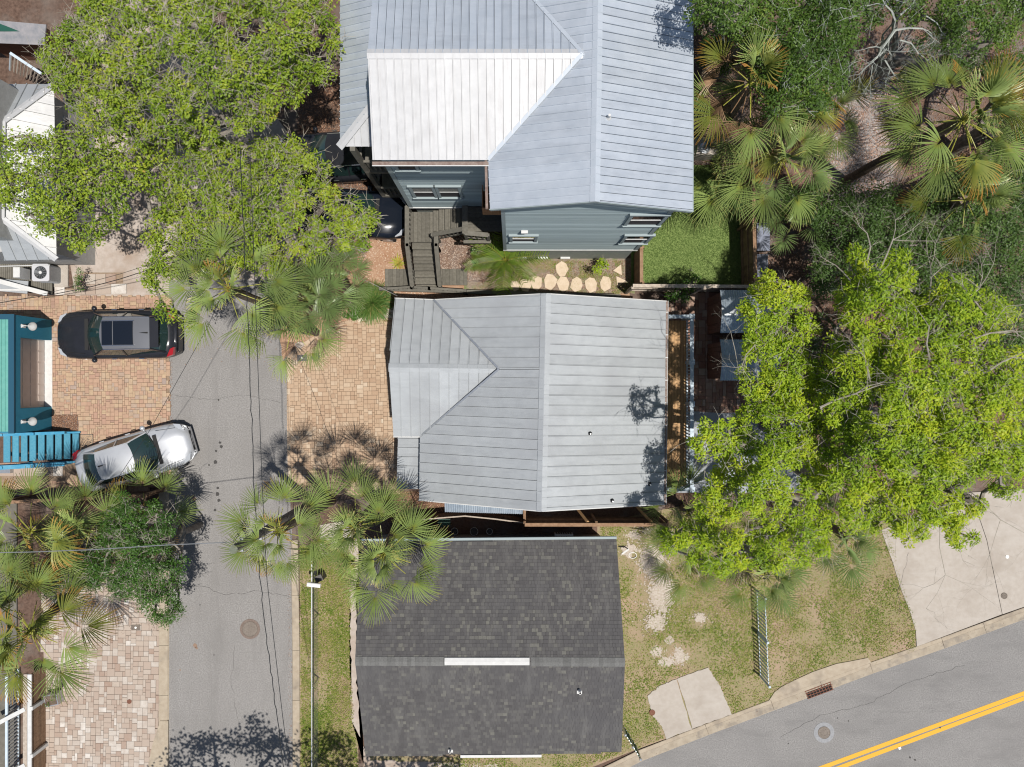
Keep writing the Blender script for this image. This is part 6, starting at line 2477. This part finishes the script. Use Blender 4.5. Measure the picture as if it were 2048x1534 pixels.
# small shrubs and vines
tree("climbing_vine", "bright green vine growing over the bleached board fence", [(1330, 585), (1345, 572), (1372, 565), (1382, 545), (1395, 560), (1390, 590), (1372, 610), (1345, 605)], 1.6, 1.9, (1365, 590), L_gloss, sp=15, nleaf=60, cr=.16, lw=.05, ll=.07, gap=.1, seed=151, D=40, under=.3, trunk_r=.03, cat="vine", tonebase=.8)
tree("shrub", "young green shrub against the blue house skirt", [(1188, 525), (1200, 516), (1215, 520), (1222, 535), (1205, 545), (1192, 540)], .35, .5, (1204, 530), L_bright, sp=12, nleaf=40, cr=.12, lw=.05, ll=.10, gap=0, seed=161, D=20, under=0, trunk_r=.02, cat="shrub")
tree("shrub", "small round shrub beside the air conditioner", [(146, 545), (160, 540), (168, 560), (165, 578), (150, 580), (144, 565)], .5, .8, (156, 562), L_gloss, sp=11, nleaf=60, cr=.14, lw=.03, ll=.06, gap=0, seed=171, D=20, under=.3, trunk_r=.02, cat="shrub", tonebase=.8)
tree("shrub", "dark little shrub between palms and grass clump", [(688, 628), (705, 615), (720, 625), (716, 645), (698, 648)], .35, .5, (704, 632), L_gloss, sp=12, nleaf=50, cr=.13, gap=0, seed=181, D=20, under=.1, trunk_r=.02, cat="shrub", tonebase=.7)
tree("trailing_plant", "sparse trailing plant in the grey square planter box", [(65, 1440), (72, 1395), (95, 1370), (112, 1362), (120, 1385), (100, 1410), (85, 1438)], .5, .9, (116, 1391), L_dark, sp=12, nleaf=28, cr=.12, lw=.03, ll=.06, gap=.35, gs=25, seed=191, D=30, under=.2, trunk_r=.015, cat="plant", tonebase=.7)
tree("shrub", "low brownish shrub on the kerb by the silver sedan", [(322, 955), (340, 950), (346, 962), (330, 972)], .5, .7, (335, 962), L_dark, sp=11, nleaf=35, cr=.12, lw=.03, ll=.05, gap=0, seed=201, D=20, under=.1, trunk_r=.02, cat="shrub")

# ------------------------------------------------------------ palms
M_palm = mat("palm_frond", (0, 0, 0), rough=.38, spec=.5, trans=.08, objrand=.16,
             ramp=[(0, (0.32, 0.31, 0.05)), (.12, (0.24, 0.27, 0.05)), (.3, (0.20, 0.27, 0.075)), (.8, (0.235, 0.30, 0.09)), (.93, (0.30, 0.32, 0.10)), (1, (0.40, 0.28, 0.12))])
M_palmb = mat("blue_palm_frond", (0, 0, 0), rough=.42, spec=.5, trans=.15, objrand=.16,
              ramp=[(0, (0.20, 0.22, 0.05)), (.15, (0.15, 0.22, 0.07)), (.8, (0.175, 0.245, 0.08)), (1, (0.20, 0.21, 0.10))])
M_palmy = mat("yellowing_palm_frond", (0, 0, 0), rough=.45, spec=.4, trans=.25, objrand=.15,
              ramp=[(0, (0.34, 0.33, 0.05)), (.3, (0.20, 0.24, 0.05)), (.7, (0.28, 0.27, 0.06)), (.88, (0.46, 0.24, 0.05)), (1, (0.46, 0.22, 0.08))])
M_palmd = mat("dead_palm_frond", (0, 0, 0), rough=.8, trans=.1, objrand=.25,
              ramp=[(0, (0.22, 0.13, 0.07)), (.5, (0.30, 0.19, 0.11)), (.8, (0.42, 0.30, 0.20)), (1, (0.52, 0.43, 0.34))])
M_ptrunk = mat("palm_trunk_bark", (0.10, 0.075, 0.055), (0.20, 0.155, 0.12), 12, .95, bump=.02, bscale=16)
M_petiole = mat("palm_petiole", (0.36, 0.36, 0.06), rough=.5)


def frond_mesh(seed, pet=.95, L=.90, nl=27, span=80, droop=.45, curl=.32, pleat=.035, fold=.8):
    r_ = random.Random(seed)
    b = MB()
    # petiole
    b.tone = 0.02
    pts = []
    for i in range(6):
        s = i / 5
        pts.append((pet * s, 0, -.10 * s * s * pet))
    b.tube(pts, [.028, .022, .018, .016, .014, .012], 5)
    hx, hz = pet, -.10 * pet
    for k in range(nl):
        a = R(-span + 2 * span * (k + .5) / nl) + r_.uniform(-.035, .035)
        ln = L * (1.0 - .30 * (abs(a) / math.pi) ** 1.2) * r_.uniform(.9, 1.06)
        da = R(2 * span / nl)
        ca, sa = math.cos(a), math.sin(a)
        start = .42 * (1 + math.cos(a)) * .5         # leaflets leave the drooping costa
        ox = hx + start
        rows = []
        dr = droop * r_.uniform(.6, 1.5)
        sway = r_.uniform(-.06, .06)
        for s in (0.0, .3, .62, .84, 1.0):
            rad = .04 + ln * s
            x = ox + rad * ca
            y = rad * sa
            # folding of the two halves upwards plus downward curl of the costa and of the tips
            z = hz - curl * (x - hx) ** 2 * .55 + fold * abs(y) * .32 - dr * max(0, s - .45) ** 2 * ln
            wdt = rad * da * .52 if s <= .3 else (.04 + ln * .3) * da * .50 * 1.25 * (1 - (s - .3) / .7) ** .5
            wdt = max(wdt, .003)
            yy = y + sway * max(0, s - .5)
            nx, ny = -sa, ca
            rows.append(((x, yy, z + pleat * min(1, s * 3 + .3) * (1 - s * .5)), (x + nx * wdt, yy + ny * wdt, z), (x - nx * wdt, yy - ny * wdt, z), s))
        for i in range(4):
            m0, l0, r0, s0 = rows[i]
            m1, l1, r1, s1 = rows[i + 1]
            o = len(b.v)
            tv = [.10 + s0 * .9, .10 + s1 * .9]
            b.v += [m0, l0, r0, m1, l1, r1]
            b.t += [tv[0], tv[0], tv[0], tv[1], tv[1], tv[1]]
            b.f += [(o, o + 3, o + 4, o + 1), (o, o + 2, o + 5, o + 3)]
    return b


FR = {}
for key, m, cfg in (("green", M_palm, dict()), ("blue", M_palmb, dict(L=.82, nl=28, span=125, droop=.2, curl=.15, pet=.72, fold=.5)), ("yellow", M_palmy, dict(droop=.5)), ("dead", M_palmd, dict(droop=1.3, curl=.8, nl=34, L=.85))):
    FR[key] = []
    for s in range(4):
        b = frond_mesh(s * 7 + len(key), **cfg)
        me = bpy.data.meshes.new("frond_" + key)
        me.from_pydata(b.v, [], b.f)
        at = me.attributes.new("tone", 'FLOAT', 'POINT')
        at.data.foreach_set("value", b.t)
        me.materials.append(m)
        FR[key].append(me)


def palm(label, px, z, base=None, n=19, size=1.0, seed=0, el=(70, -25), kinds=(("green", 1.0),), dead=0, r=.15, az=None, name="fan_palm", trunkcurve=0.0, lean=0.0, petl=1.0):
    rr_ = random.Random(seed)
    top = W(px[0], px[1], z)
    bs_ = W(*base) if base else Vector((top.x, top.y, 0))
    t = thing(name, label, "palm tree", bs_)
    b = MB()
    pts = []
    for i in range(9):
        s = i / 8
        p = bs_.lerp(top, s)
        p.z = z * s - .02
        if trunkcurve:
            p = p + Vector((trunkcurve * math.sin(math.pi * s), 0, 0))
        pts.append(p)
    b.tube(pts, [r * 1.15] + [r * (1 + .08 * (i % 2)) for i in range(7)] + [r * 1.1], 12)
    b.build("trunk", M_ptrunk, t)
    ga = 137.508
    for i in range(n + dead):
        isd = i >= n
        f = i / max(1, n - 1)
        a = R(az0(seed) + i * ga) if az is None else R(az[i % len(az)])
        e = el[0] + (el[1] - el[0]) * (f ** .8) if not isd else rr_.uniform(-45, -15)
        e += rr_.uniform(-9, 9)
        kk = "dead" if isd else rr_.choices([k for k, _ in kinds], [w for _, w in kinds])[0]
        me = FR[kk][rr_.randrange(4)]
        o = bpy.data.objects.new("frond", me)
        if f < .28 and not isd:
            e = rr_.uniform(68, 86)
        sc = .93 * size * rr_.uniform(.85, 1.12) * (.85 if f < .28 and not isd else 1)
        m = Matrix.Rotation(a, 4, 'Z') @ Matrix.Rotation(R(-e), 4, 'Y') @ Matrix.Rotation(R(rr_.uniform(-22, 22)), 4, 'X')
        m = Matrix.Translation(top - bs_) @ m @ Matrix.Scale(sc, 4)
        COL.objects.link(o)
        o.parent = t
        o.matrix_local = m
        if isd:
            o["label"] = "dry brown drooping frond"
    return t


def az0(seed):
    return (seed * 53) % 360


G1 = (("green", 1.0),)
GY = (("green", .7), ("yellow", .3))
GB = (("blue", 1.0),)
palm("fan palm in front of the utility pole over the side street", (556, 1062), 7.5, (665, 1002), n=18, size=.92, seed=1, el=(60, -22), kinds=(("green", .8), ("yellow", .2)))
palm("fan palm with visible fibrous trunk above the corner of the shingle roof", (712, 1052), 6.2, (757, 1000), n=16, size=.98, seed=2, el=(62, -20))
palm("widest fan palm spreading over the shingle roof corner", (768, 1108), 6.4, (795, 1045), n=19, size=.98, seed=3, el=(62, -22))
palm("fan palm with long yellow leaf stalks over the upper side street", (458, 578), 7.0, (560, 620), n=16, size=1.15, seed=4, el=(52, -18), kinds=(("green", .85), ("yellow", .15)))
palm("bluish fan palm at the left corner of the beige pavers", (612, 600), 5.2, (660, 630), n=19, size=.9, seed=5, el=(70, -10), kinds=GB)
palm("bluish fan palm beside the gravel bed", (680, 560), 4.2, (705, 590), n=15, size=.85, seed=6, el=(66, -5), kinds=GB)
palm("short fan palm leaning over the square meter lid", (585, 655), 4.4, (632, 665), n=11, size=.95, seed=7, el=(50, -10), kinds=(("green", .7), ("blue", .3)))
palm("large fan palm with open crown at the upper right", (1925, 240), 7.6, (1690, 362), n=30, size=1.22, seed=8, el=(58, -25), kinds=(("green", .8), ("yellow", .2)), r=.17, trunkcurve=-.1)
palm("tall fan palm with skirt of dry fronds right of the big roof", (1500, 165), 8.2, (1420, 300), n=12, size=1.05, seed=9, el=(50, -20), kinds=(("green", .6), ("yellow", .4)), dead=11)
palm("fan palm with rusty dry fronds below the dense oak", (1545, 225), 6.2, (1470, 320), n=9, size=1.1, seed=10, el=(40, -25), kinds=(("green", .6), ("yellow", .4)), dead=9)
palm("fresh green fan palm above the turf fence", (1565, 320), 5.0, (1500, 370), n=18, size=1.1, seed=11, el=(60, -20), kinds=(("green", .6), ("blue", .4)))
palm("shaded fan palm close to the wall of the big roof", (1452, 335), 3.4, (1440, 350), n=12, size=1.05, seed=12, el=(45, -20), kinds=(("green", .7), ("blue", .3)))
palm("fan palm with dry tips beside the grey gravel clearing", (1640, 220), 5.2, (1600, 270), n=11, size=.9, seed=13, el=(40, -25), kinds=GY, dead=3)
palm("fan palm over the dark board fence at the left edge", (62, 1062), 4.6, (110, 1040), n=16, size=1.12, seed=14, el=(58, -20), kinds=GY)
palm("fan palm just below the rear of the silver sedan", (180, 1062), 3.8, (220, 1030), n=12, size=1.0, seed=15, el=(60, -15), kinds=GY)
palm("small fan palm at the kerb below the silver sedan", (292, 1035), 2.6, (298, 1030), n=11, size=.95, seed=16, el=(55, -15), kinds=GY)
palm("fan palm at the left edge above the white railing", (-5, 1210), 5.6, (60, 1170), n=16, size=1.15, seed=17, el=(55, -20), kinds=GY)
palm("fan palm with dark leaning trunk over the travertine pavers", (62, 1262), 5.4, (152, 1180), n=19, size=1.18, seed=18, el=(55, -30), kinds=GY, r=.16)
palm("small fan palm at the corner of the back deck", (1375, 1025), 2.6, (1368, 1015), n=12, size=.85, seed=19, el=(60, -10))
palm("fan palm below the bright crown beside the picket fence", (1530, 1150), 2.8, (1500, 1110), n=12, size=1.0, seed=20, el=(40, -20), kinds=(("green", .6), ("blue", .4)))
palm("fan palm under the right edge of the bright crown", (1985, 865), 5.8, (1860, 850), n=14, size=1.1, seed=21, el=(50, -20))
palm("fan palm half hidden at the lower edge of the bright crown", (1690, 1075), 3.2, (1650, 1040), n=12, size=1.0, seed=22, el=(45, -20), kinds=GB)
palm("shaded fan palm left of the privet thicket", (1590, 440), 2.4, (1575, 430), n=9, size=.8, seed=23, el=(45, -10), kinds=GB)
palm("low fan palm in the lawn corner under the bright crown", (1385, 1110), 1.6, (1380, 1100), n=9, size=.9, seed=24, el=(40, -10))
palm("lower left fan palm above the brown plank fence", (120, 1120), 3.0, (150, 1110), n=12, size=.95, seed=25, el=(50, -15), kinds=GY)
palm("fan palm hidden below the privet edge beside the big fan palm", (1930, 400), 4.6, (1830, 440), n=12, size=1.0, seed=26, el=(40, -30), kinds=(("green", .6), ("yellow", .4)))


# feather palm by the stepping stones
def pinnate(seed, L=1.7, nl=19, ll=.32):
    r_ = random.Random(seed)
    b = MB()
    b.tone = .05
    P = [Vector((L * s, 0, .55 * L * s - .75 * L * s * s)) for s in [i / 10 for i in range(11)]]
    b.tube(P, [.016 * (1 - .08 * i) for i in range(11)], 4)
    for k in range(nl):
        s = .12 + .88 * k / nl
        i = min(9, int(s * 10))
        p = P[i].lerp(P[i + 1], s * 10 - i)
        for sg in (1, -1):
            ln = ll * (.5 + 1.1 * math.sin(math.pi * min(1, s * .85 + .1))) * r_.uniform(.85, 1.1)
            d = Vector((.65, sg * .9, r_.uniform(.0, .3))).normalized()
            q = p + d * ln * .55
            e = p + d * ln + Vector((0, 0, -.28 * ln))
            w_ = Vector((.03, 0, 0))
            o = len(b.v)
            b.v += [p - w_ * .5, p + w_ * .5, q + w_, q - w_, e]
            t_ = .2 + .5 * r_.random()
            b.t += [t_] * 4 + [.95]
            b.f += [(o, o + 1, o + 2, o + 3), (o + 3, o + 2, o + 4)]
    return b


M_areca = mat("areca_frond", (0, 0, 0), rough=.45, trans=.3, objrand=.2, ramp=[(0, (0.28, 0.27, 0.04)), (.3, (0.09, 0.16, 0.02)), (.8, (0.16, 0.23, 0.03)), (1, (0.30, 0.26, 0.04))])
PN = []
for s in range(3):
    b = pinnate(s + 3)
    me = bpy.data.meshes.new("feather_frond")
    me.from_pydata(b.v, [], b.f)
    at = me.attributes.new("tone", 'FLOAT', 'POINT')
    at.data.foreach_set("value", b.t)
    me.materials.append(M_areca)
    PN.append(me)
t = thing("feather_palm", "yellow-green feather palm arching over the stepping stones", "palm tree", W(1012, 530))
rr_ = random.Random(5)
b = MB()
c0 = W(1012, 530)
for k in range(6):
    a = k * 1.05
    p = c0 + Vector((.12 * math.cos(a), .12 * math.sin(a), 0))
    b.tube([p, p + Vector((.1 * math.cos(a), .1 * math.sin(a), 1.3))], .03, 6)
b.build("stems", M_petiole, t)
for k in range(12):
    o = bpy.data.objects.new("frond", PN[k % 3])
    COL.objects.link(o)
    o.parent = t
    o.matrix_local = Matrix.Translation((0, 0, 1.2)) @ Matrix.Rotation(R(k * 137.5 + rr_.uniform(-10, 10)), 4, 'Z') @ Matrix.Rotation(R(-rr_.uniform(0, 45)), 4, 'Y') @ Matrix.Scale(rr_.uniform(.7, 1.15), 4)


def rosette(label, px, n, L, w, m, name="agave", el=(70, 10), seed=0, cat="plant", z0=.03, droop=.25):
    r_ = random.Random(seed)
    c = W(*px)
    t = thing(name, label, cat, c)
    for i in range(n):
        f = i / n
        a, e = R(i * 137.5), R(el[0] + (el[1] - el[0]) * f + r_.uniform(-6, 6))
        d = Vector((math.cos(a) * math.cos(e), math.sin(a) * math.cos(e), math.sin(e)))
        s = Vector((-math.sin(a), math.cos(a), 0))
        b = MB()
        l_ = L * r_.uniform(.8, 1.1)
        rows = []
        for q, ww in ((0, .6), (.35, 1), (.7, .7), (1, .02)):
            p = c + Vector((0, 0, z0)) + d * l_ * q - Vector((0, 0, droop * l_ * q * q))
            rows.append((p - s * w * ww / 2 + Vector((0, 0, .01)), p - Vector((0, 0, .006)), p + s * w * ww / 2 + Vector((0, 0, .01))))
        for k in range(3):
            b.tone = .2 + .6 * r_.random()
            b.add(list(rows[k]) + list(rows[k + 1]), [(0, 1, 4, 3), (1, 2, 5, 4)])
        b.build("leaf", m, t)
    return t


M_agave = mat("agave_leaf", (0, 0, 0), rough=.5, trans=.15, ramp=[(0, (0.10, 0.22, 0.08)), (1, (0.20, 0.36, 0.14))])
M_brom = mat("bromeliad_leaf", (0, 0, 0), rough=.4, trans=.25, ramp=[(0, (0.26, 0.34, 0.05)), (.6, (0.44, 0.40, 0.08)), (1, (0.52, 0.22, 0.10))])
rosette("upper of two small pale green agaves beside the timber stair", (949, 502), 24, .27, .045, M_agave, seed=1)
rosette("lower of two small pale green agaves beside the timber stair", (951, 526), 24, .25, .045, M_agave, seed=2)
rosette("yellow and orange bromeliad in the gravel left of the timber stair", (797, 527), 24, .46, .06, M_brom, "bromeliad", seed=3)

# arching grass clump
rng = np.random.default_rng(3)
t = thing("grass_clump", "bushy arching green grass clump above the beige pavers", "ornamental grass", W(746, 606))
c = np.array(W(746, 606))
n = 2600
a = rng.uniform(0, 6.283, n)
e = np.radians(rng.uniform(15, 85, n))
rt = rng.uniform(0, .30, n)
root = c + np.stack([rt * np.cos(a) * 1.5, rt * np.sin(a) * 1.2, np.zeros(n)], 1)
L_ = rng.uniform(.35, .75, n)
d = np.stack([np.cos(a) * np.cos(e), np.sin(a) * np.cos(e), np.sin(e)], 1)
s = np.stack([-np.sin(a), np.cos(a), np.zeros(n)], 1) * .011
p1 = root + d * L_[:, None] * .6
p2 = root + d * L_[:, None] + np.stack([np.cos(a) * .22 * L_, np.sin(a) * .22 * L_, -.55 * L_ * np.cos(e)], 1)
Q = np.concatenate([np.stack([root - s, root + s, p1 + s, p1 - s], 1), np.stack([p1 - s, p1 + s, p2 + s * .3, p2 - s * .3], 1)])
tn = np.tile(rng.random(n), 2)
quads("blades", Q, tn, mat("ornamental_grass", (0, 0, 0), rough=.6, trans=.3, ramp=[(0, (0.05, 0.11, 0.02)), (.6, (0.10, 0.19, 0.035)), (.9, (0.17, 0.22, 0.06)), (1, (0.35, 0.20, 0.09))]), t)


# ------------------------------------------------------------ grass and litter
def scatter(poly, n, z, dens=None):
    xs, ys = [p[0] for p in poly], [p[1] for p in poly]
    x = rng.uniform(min(xs), max(xs), n)
    y = rng.uniform(min(ys), max(ys), n)
    ok = inpoly(x, y, poly)
    if dens is not None:
        ok &= rng.random(n) < dens(x, y)
    x, y = x[ok], y[ok]
    return x, y, np.stack([(x - 1024) * H / F, (767 - y) * H / F, np.full(len(x), z)], 1)


def grass(name, label, poly, n, m, hgt=.05, wid=.012, dens=None, lay=.8, z=.004):
    x, y, P = scatter(poly, n, z, dens)
    k = len(P)
    a = rng.uniform(0, 6.283, k)
    h = hgt * rng.uniform(.5, 1.3, k)
    d = np.stack([np.cos(a) * lay * h, np.sin(a) * lay * h, h * .7], 1)
    s = np.stack([-np.sin(a), np.cos(a), np.zeros(k)], 1) * wid / 2
    Q = np.stack([P - s, P + s, P + d], 1)
    tn = np.clip(vnoise(x, y, 38, 4) * .4 + vnoise(x, y, 11, 6) * .25 + rng.random(k) * .65 - .15, 0, 1)
    o = quads(name, Q, tn, m, None, "stuff", 3)
    o["label"] = label
    return o


M_grass = mat("lawn_grass", (0, 0, 0), rough=.7, trans=.25, ramp=[(0, (0.10, 0.18, 0.022)), (.35, (0.19, 0.265, 0.035)), (.55, (0.32, 0.33, 0.08)), (.75, (0.44, 0.34, 0.20)), (1, (0.52, 0.37, 0.28))])
M_turfg = mat("turf_blades", (0, 0, 0), rough=.6, trans=.2, ramp=[(0, (0.07, 0.125, 0.028)), (.6, (0.115, 0.18, 0.045)), (1, (0.20, 0.25, 0.09))])


def ld(x, y):
    v = vnoise(x, y, 60, 2) * .6 + vnoise(x, y, 22, 7) * .4
    d = np.clip((v - .22) * 2.6, .12, 1)
    for cx, cy, rx, ry in ((1300, 1160, 38, 90), (1345, 1312, 36, 24), (1250, 1110, 40, 40), (1400, 1240, 25, 20)):
        q = ((x - cx) / rx) ** 2 + ((y - cy) / ry) ** 2
        d = np.where(q < 1.3, d * np.clip(q * .55, .05, 1), d)
    d = np.where(inpoly(x, y, [(1290, 1388), (1352, 1354), (1418, 1332), (1466, 1428), (1330, 1480)]), 0, d)
    return d


lawn_px = [(1200, 1048), (1420, 1010), (1780, 1060), (1800, 1160), (1828, 1240), (1830, 1300), (1745, 1328), (1740, 1312), (1670, 1324), (1600, 1352), (1540, 1390), (1530, 1402), (1270, 1498), (1120, 1550), (1060, 1600), (860, 1600), (860, 1515), (1235, 1500), (1240, 1300)]
grass("lawn_grass", "patchy green and straw coloured grass on the right lawn", lawn_px, 170000, M_grass, .095, .032, dens=ld)
grass("side_lawn_grass", "patchy grass along the chain link fence", [(601, 1092), (703, 1092), (699, 1330), (722, 1600), (604, 1600)], 42000, M_grass, .095, .032, dens=lambda x, y: np.clip((vnoise(x, y, 40, 12) - .1) * 2, .15, 1))
grass("turf_grass", "short even green artificial turf", [(1264, 574), (1264, 472), (1301, 332), (1483, 332), (1483, 574)], 40000, M_turfg, .045, .022, lay=.7, z=.012)
grass("weeds", "sparse weeds between the stepping stones", [(1040, 522), (1262, 522), (1262, 588), (990, 588)], 9000, M_grass, .08, .02, dens=lambda x, y: (vnoise(x, y, 16, 5) > .5) * .8, z=.008)


def litter(name, label, poly, n, ramp, size=.05, z=.012, dens=None, h=.03):
    x, y, P = scatter(poly, n, z, dens)
    k = len(P)
    P[:, 2] += rng.random(k) * h
    a = rng.uniform(0, 6.283, k)
    d = np.stack([np.cos(a), np.sin(a), rng.normal(size=k) * .35], 1) * size * rng.uniform(.5, 1.2, (k, 1))
    s = np.stack([-np.sin(a), np.cos(a), rng.normal(size=k) * .35], 1) * size * .32 * rng.uniform(.5, 1.2, (k, 1))
    Q = np.stack([P - d / 2, P + s / 2, P + d / 2, P - s / 2], 1)
    o = quads(name, Q, rng.random(k), mat(name, (0, 0, 0), rough=.85, ramp=ramp), None, "stuff")
    o["label"] = label


RB = [(0, (0.10, 0.05, 0.03)), (.5, (0.24, 0.12, 0.07)), (.85, (0.36, 0.21, 0.13)), (1, (0.5, 0.36, 0.26))]
RGv = [(0, (0.24, 0.12, 0.07)), (.4, (0.36, 0.21, 0.13)), (.75, (0.44, 0.30, 0.20)), (1, (0.58, 0.49, 0.40))]
RGg = [(0, (0.16, 0.14, 0.14)), (.4, (0.30, 0.28, 0.28)), (.7, (0.42, 0.38, 0.36)), (.85, (0.38, 0.20, 0.12)), (1, (0.60, 0.52, 0.46))]
litter("fallen_leaves", "brown fallen leaves under the palms on the right", [(1400, 60), (2060, 60), (2060, 960), (1400, 980), (1400, 585), (1520, 585), (1520, 380), (1400, 330)], 60000, RB, .075)
litter("fallen_leaves", "brown fallen leaves around the big house and oak", [(590, 160), (760, 160), (760, 400), (720, 430), (600, 400)], 12000, RB, .075)
litter("bark_mulch", "reddish bark mulch strip around the middle house", [(775, 980), (890, 985), (890, 1045), (775, 1045)], 9000, RB, .06)
litter("bed_leaves", "dry leaves in the bed between stair and blue house", [(874, 472), (1000, 472), (1000, 560), (930, 562), (880, 540)], 6000, [(0, (0.2, 0.12, 0.08)), (.5, (0.36, 0.25, 0.18)), (1, (0.62, 0.54, 0.46))], .055)
litter("soil_leaves", "dry leaves on the stepping stone bed", [(990, 520), (1262, 520), (1262, 588), (940, 588)], 7000, RB, .05)
litter("gravel_stones", "tan gravel stones of the gravel bed", [(700, 425), (812, 425), (830, 570), (1000, 590), (1240, 600), (1240, 618), (800, 625), (590, 700), (570, 700), (600, 600), (680, 520)], 34000, RGv, .085, h=.02)
litter("clearing_gravel", "grey and rusty stones of the clearing", [(1650, 230), (1740, 150), (1800, 180), (1790, 300), (1780, 420), (1690, 420), (1640, 340)], 14000, RGg, .09, h=.02)
litter("lawn_leaves", "dry leaves lying on the right part of the lawn", [(1560, 1080), (1780, 1080), (1826, 1240), (1826, 1298), (1700, 1310), (1560, 1350)], 6000, RB, .05, dens=lambda x, y: np.clip((x - 1520) / 300, 0, 1) * .9)
litter("oak_leaf_litter", "dry oak leaves on the travertine pavers and kerb", [(90, 1140), (330, 1140), (330, 1260), (120, 1300)], 500, RB, .05, z=.06)
litter("kerb_leaves", "brown leaves gathered along kerb and paver edges", [(334, 640), (345, 640), (345, 960), (334, 960)], 300, RB, .07)
litter("bed_square_leaves", "leaf litter in the small square bed by the blue wall", [(106, 830), (157, 830), (157, 861), (106, 861)], 1500, RB, .06, z=.06)
litter("street_debris", "sand and leaf bits along the right edge of the side street", [(568, 720), (579, 720), (585, 1060), (584, 1534), (578, 1534), (574, 1000)], 900, RB, .045, z=.003, h=.004)
litter("gutter_debris", "leaf bits gathered in the gutter of the main road", [(1280, 1512), (1540, 1412), (1740, 1336), (1885, 1285), (2048, 1224), (2048, 1234), (1885, 1296), (1745, 1349), (1540, 1426), (1290, 1524)], 900, RB, .045, z=.02, h=.004)
litter("patio_leaves", "dry leaves scattered on the beige and orange pavers", [(105, 600), (338, 600), (338, 640), (800, 640), (800, 980), (578, 980), (578, 740), (338, 740), (338, 970), (105, 960)], 500, RB, .06, z=.052, h=.004, dens=lambda x, y: vnoise(x, y, 60, 31) * .8)
litter("stair_leaves", "leaf litter strip below the blue stair", [(20, 928), (130, 926), (122, 934), (20, 942)], 900, RB, .06, z=.02)
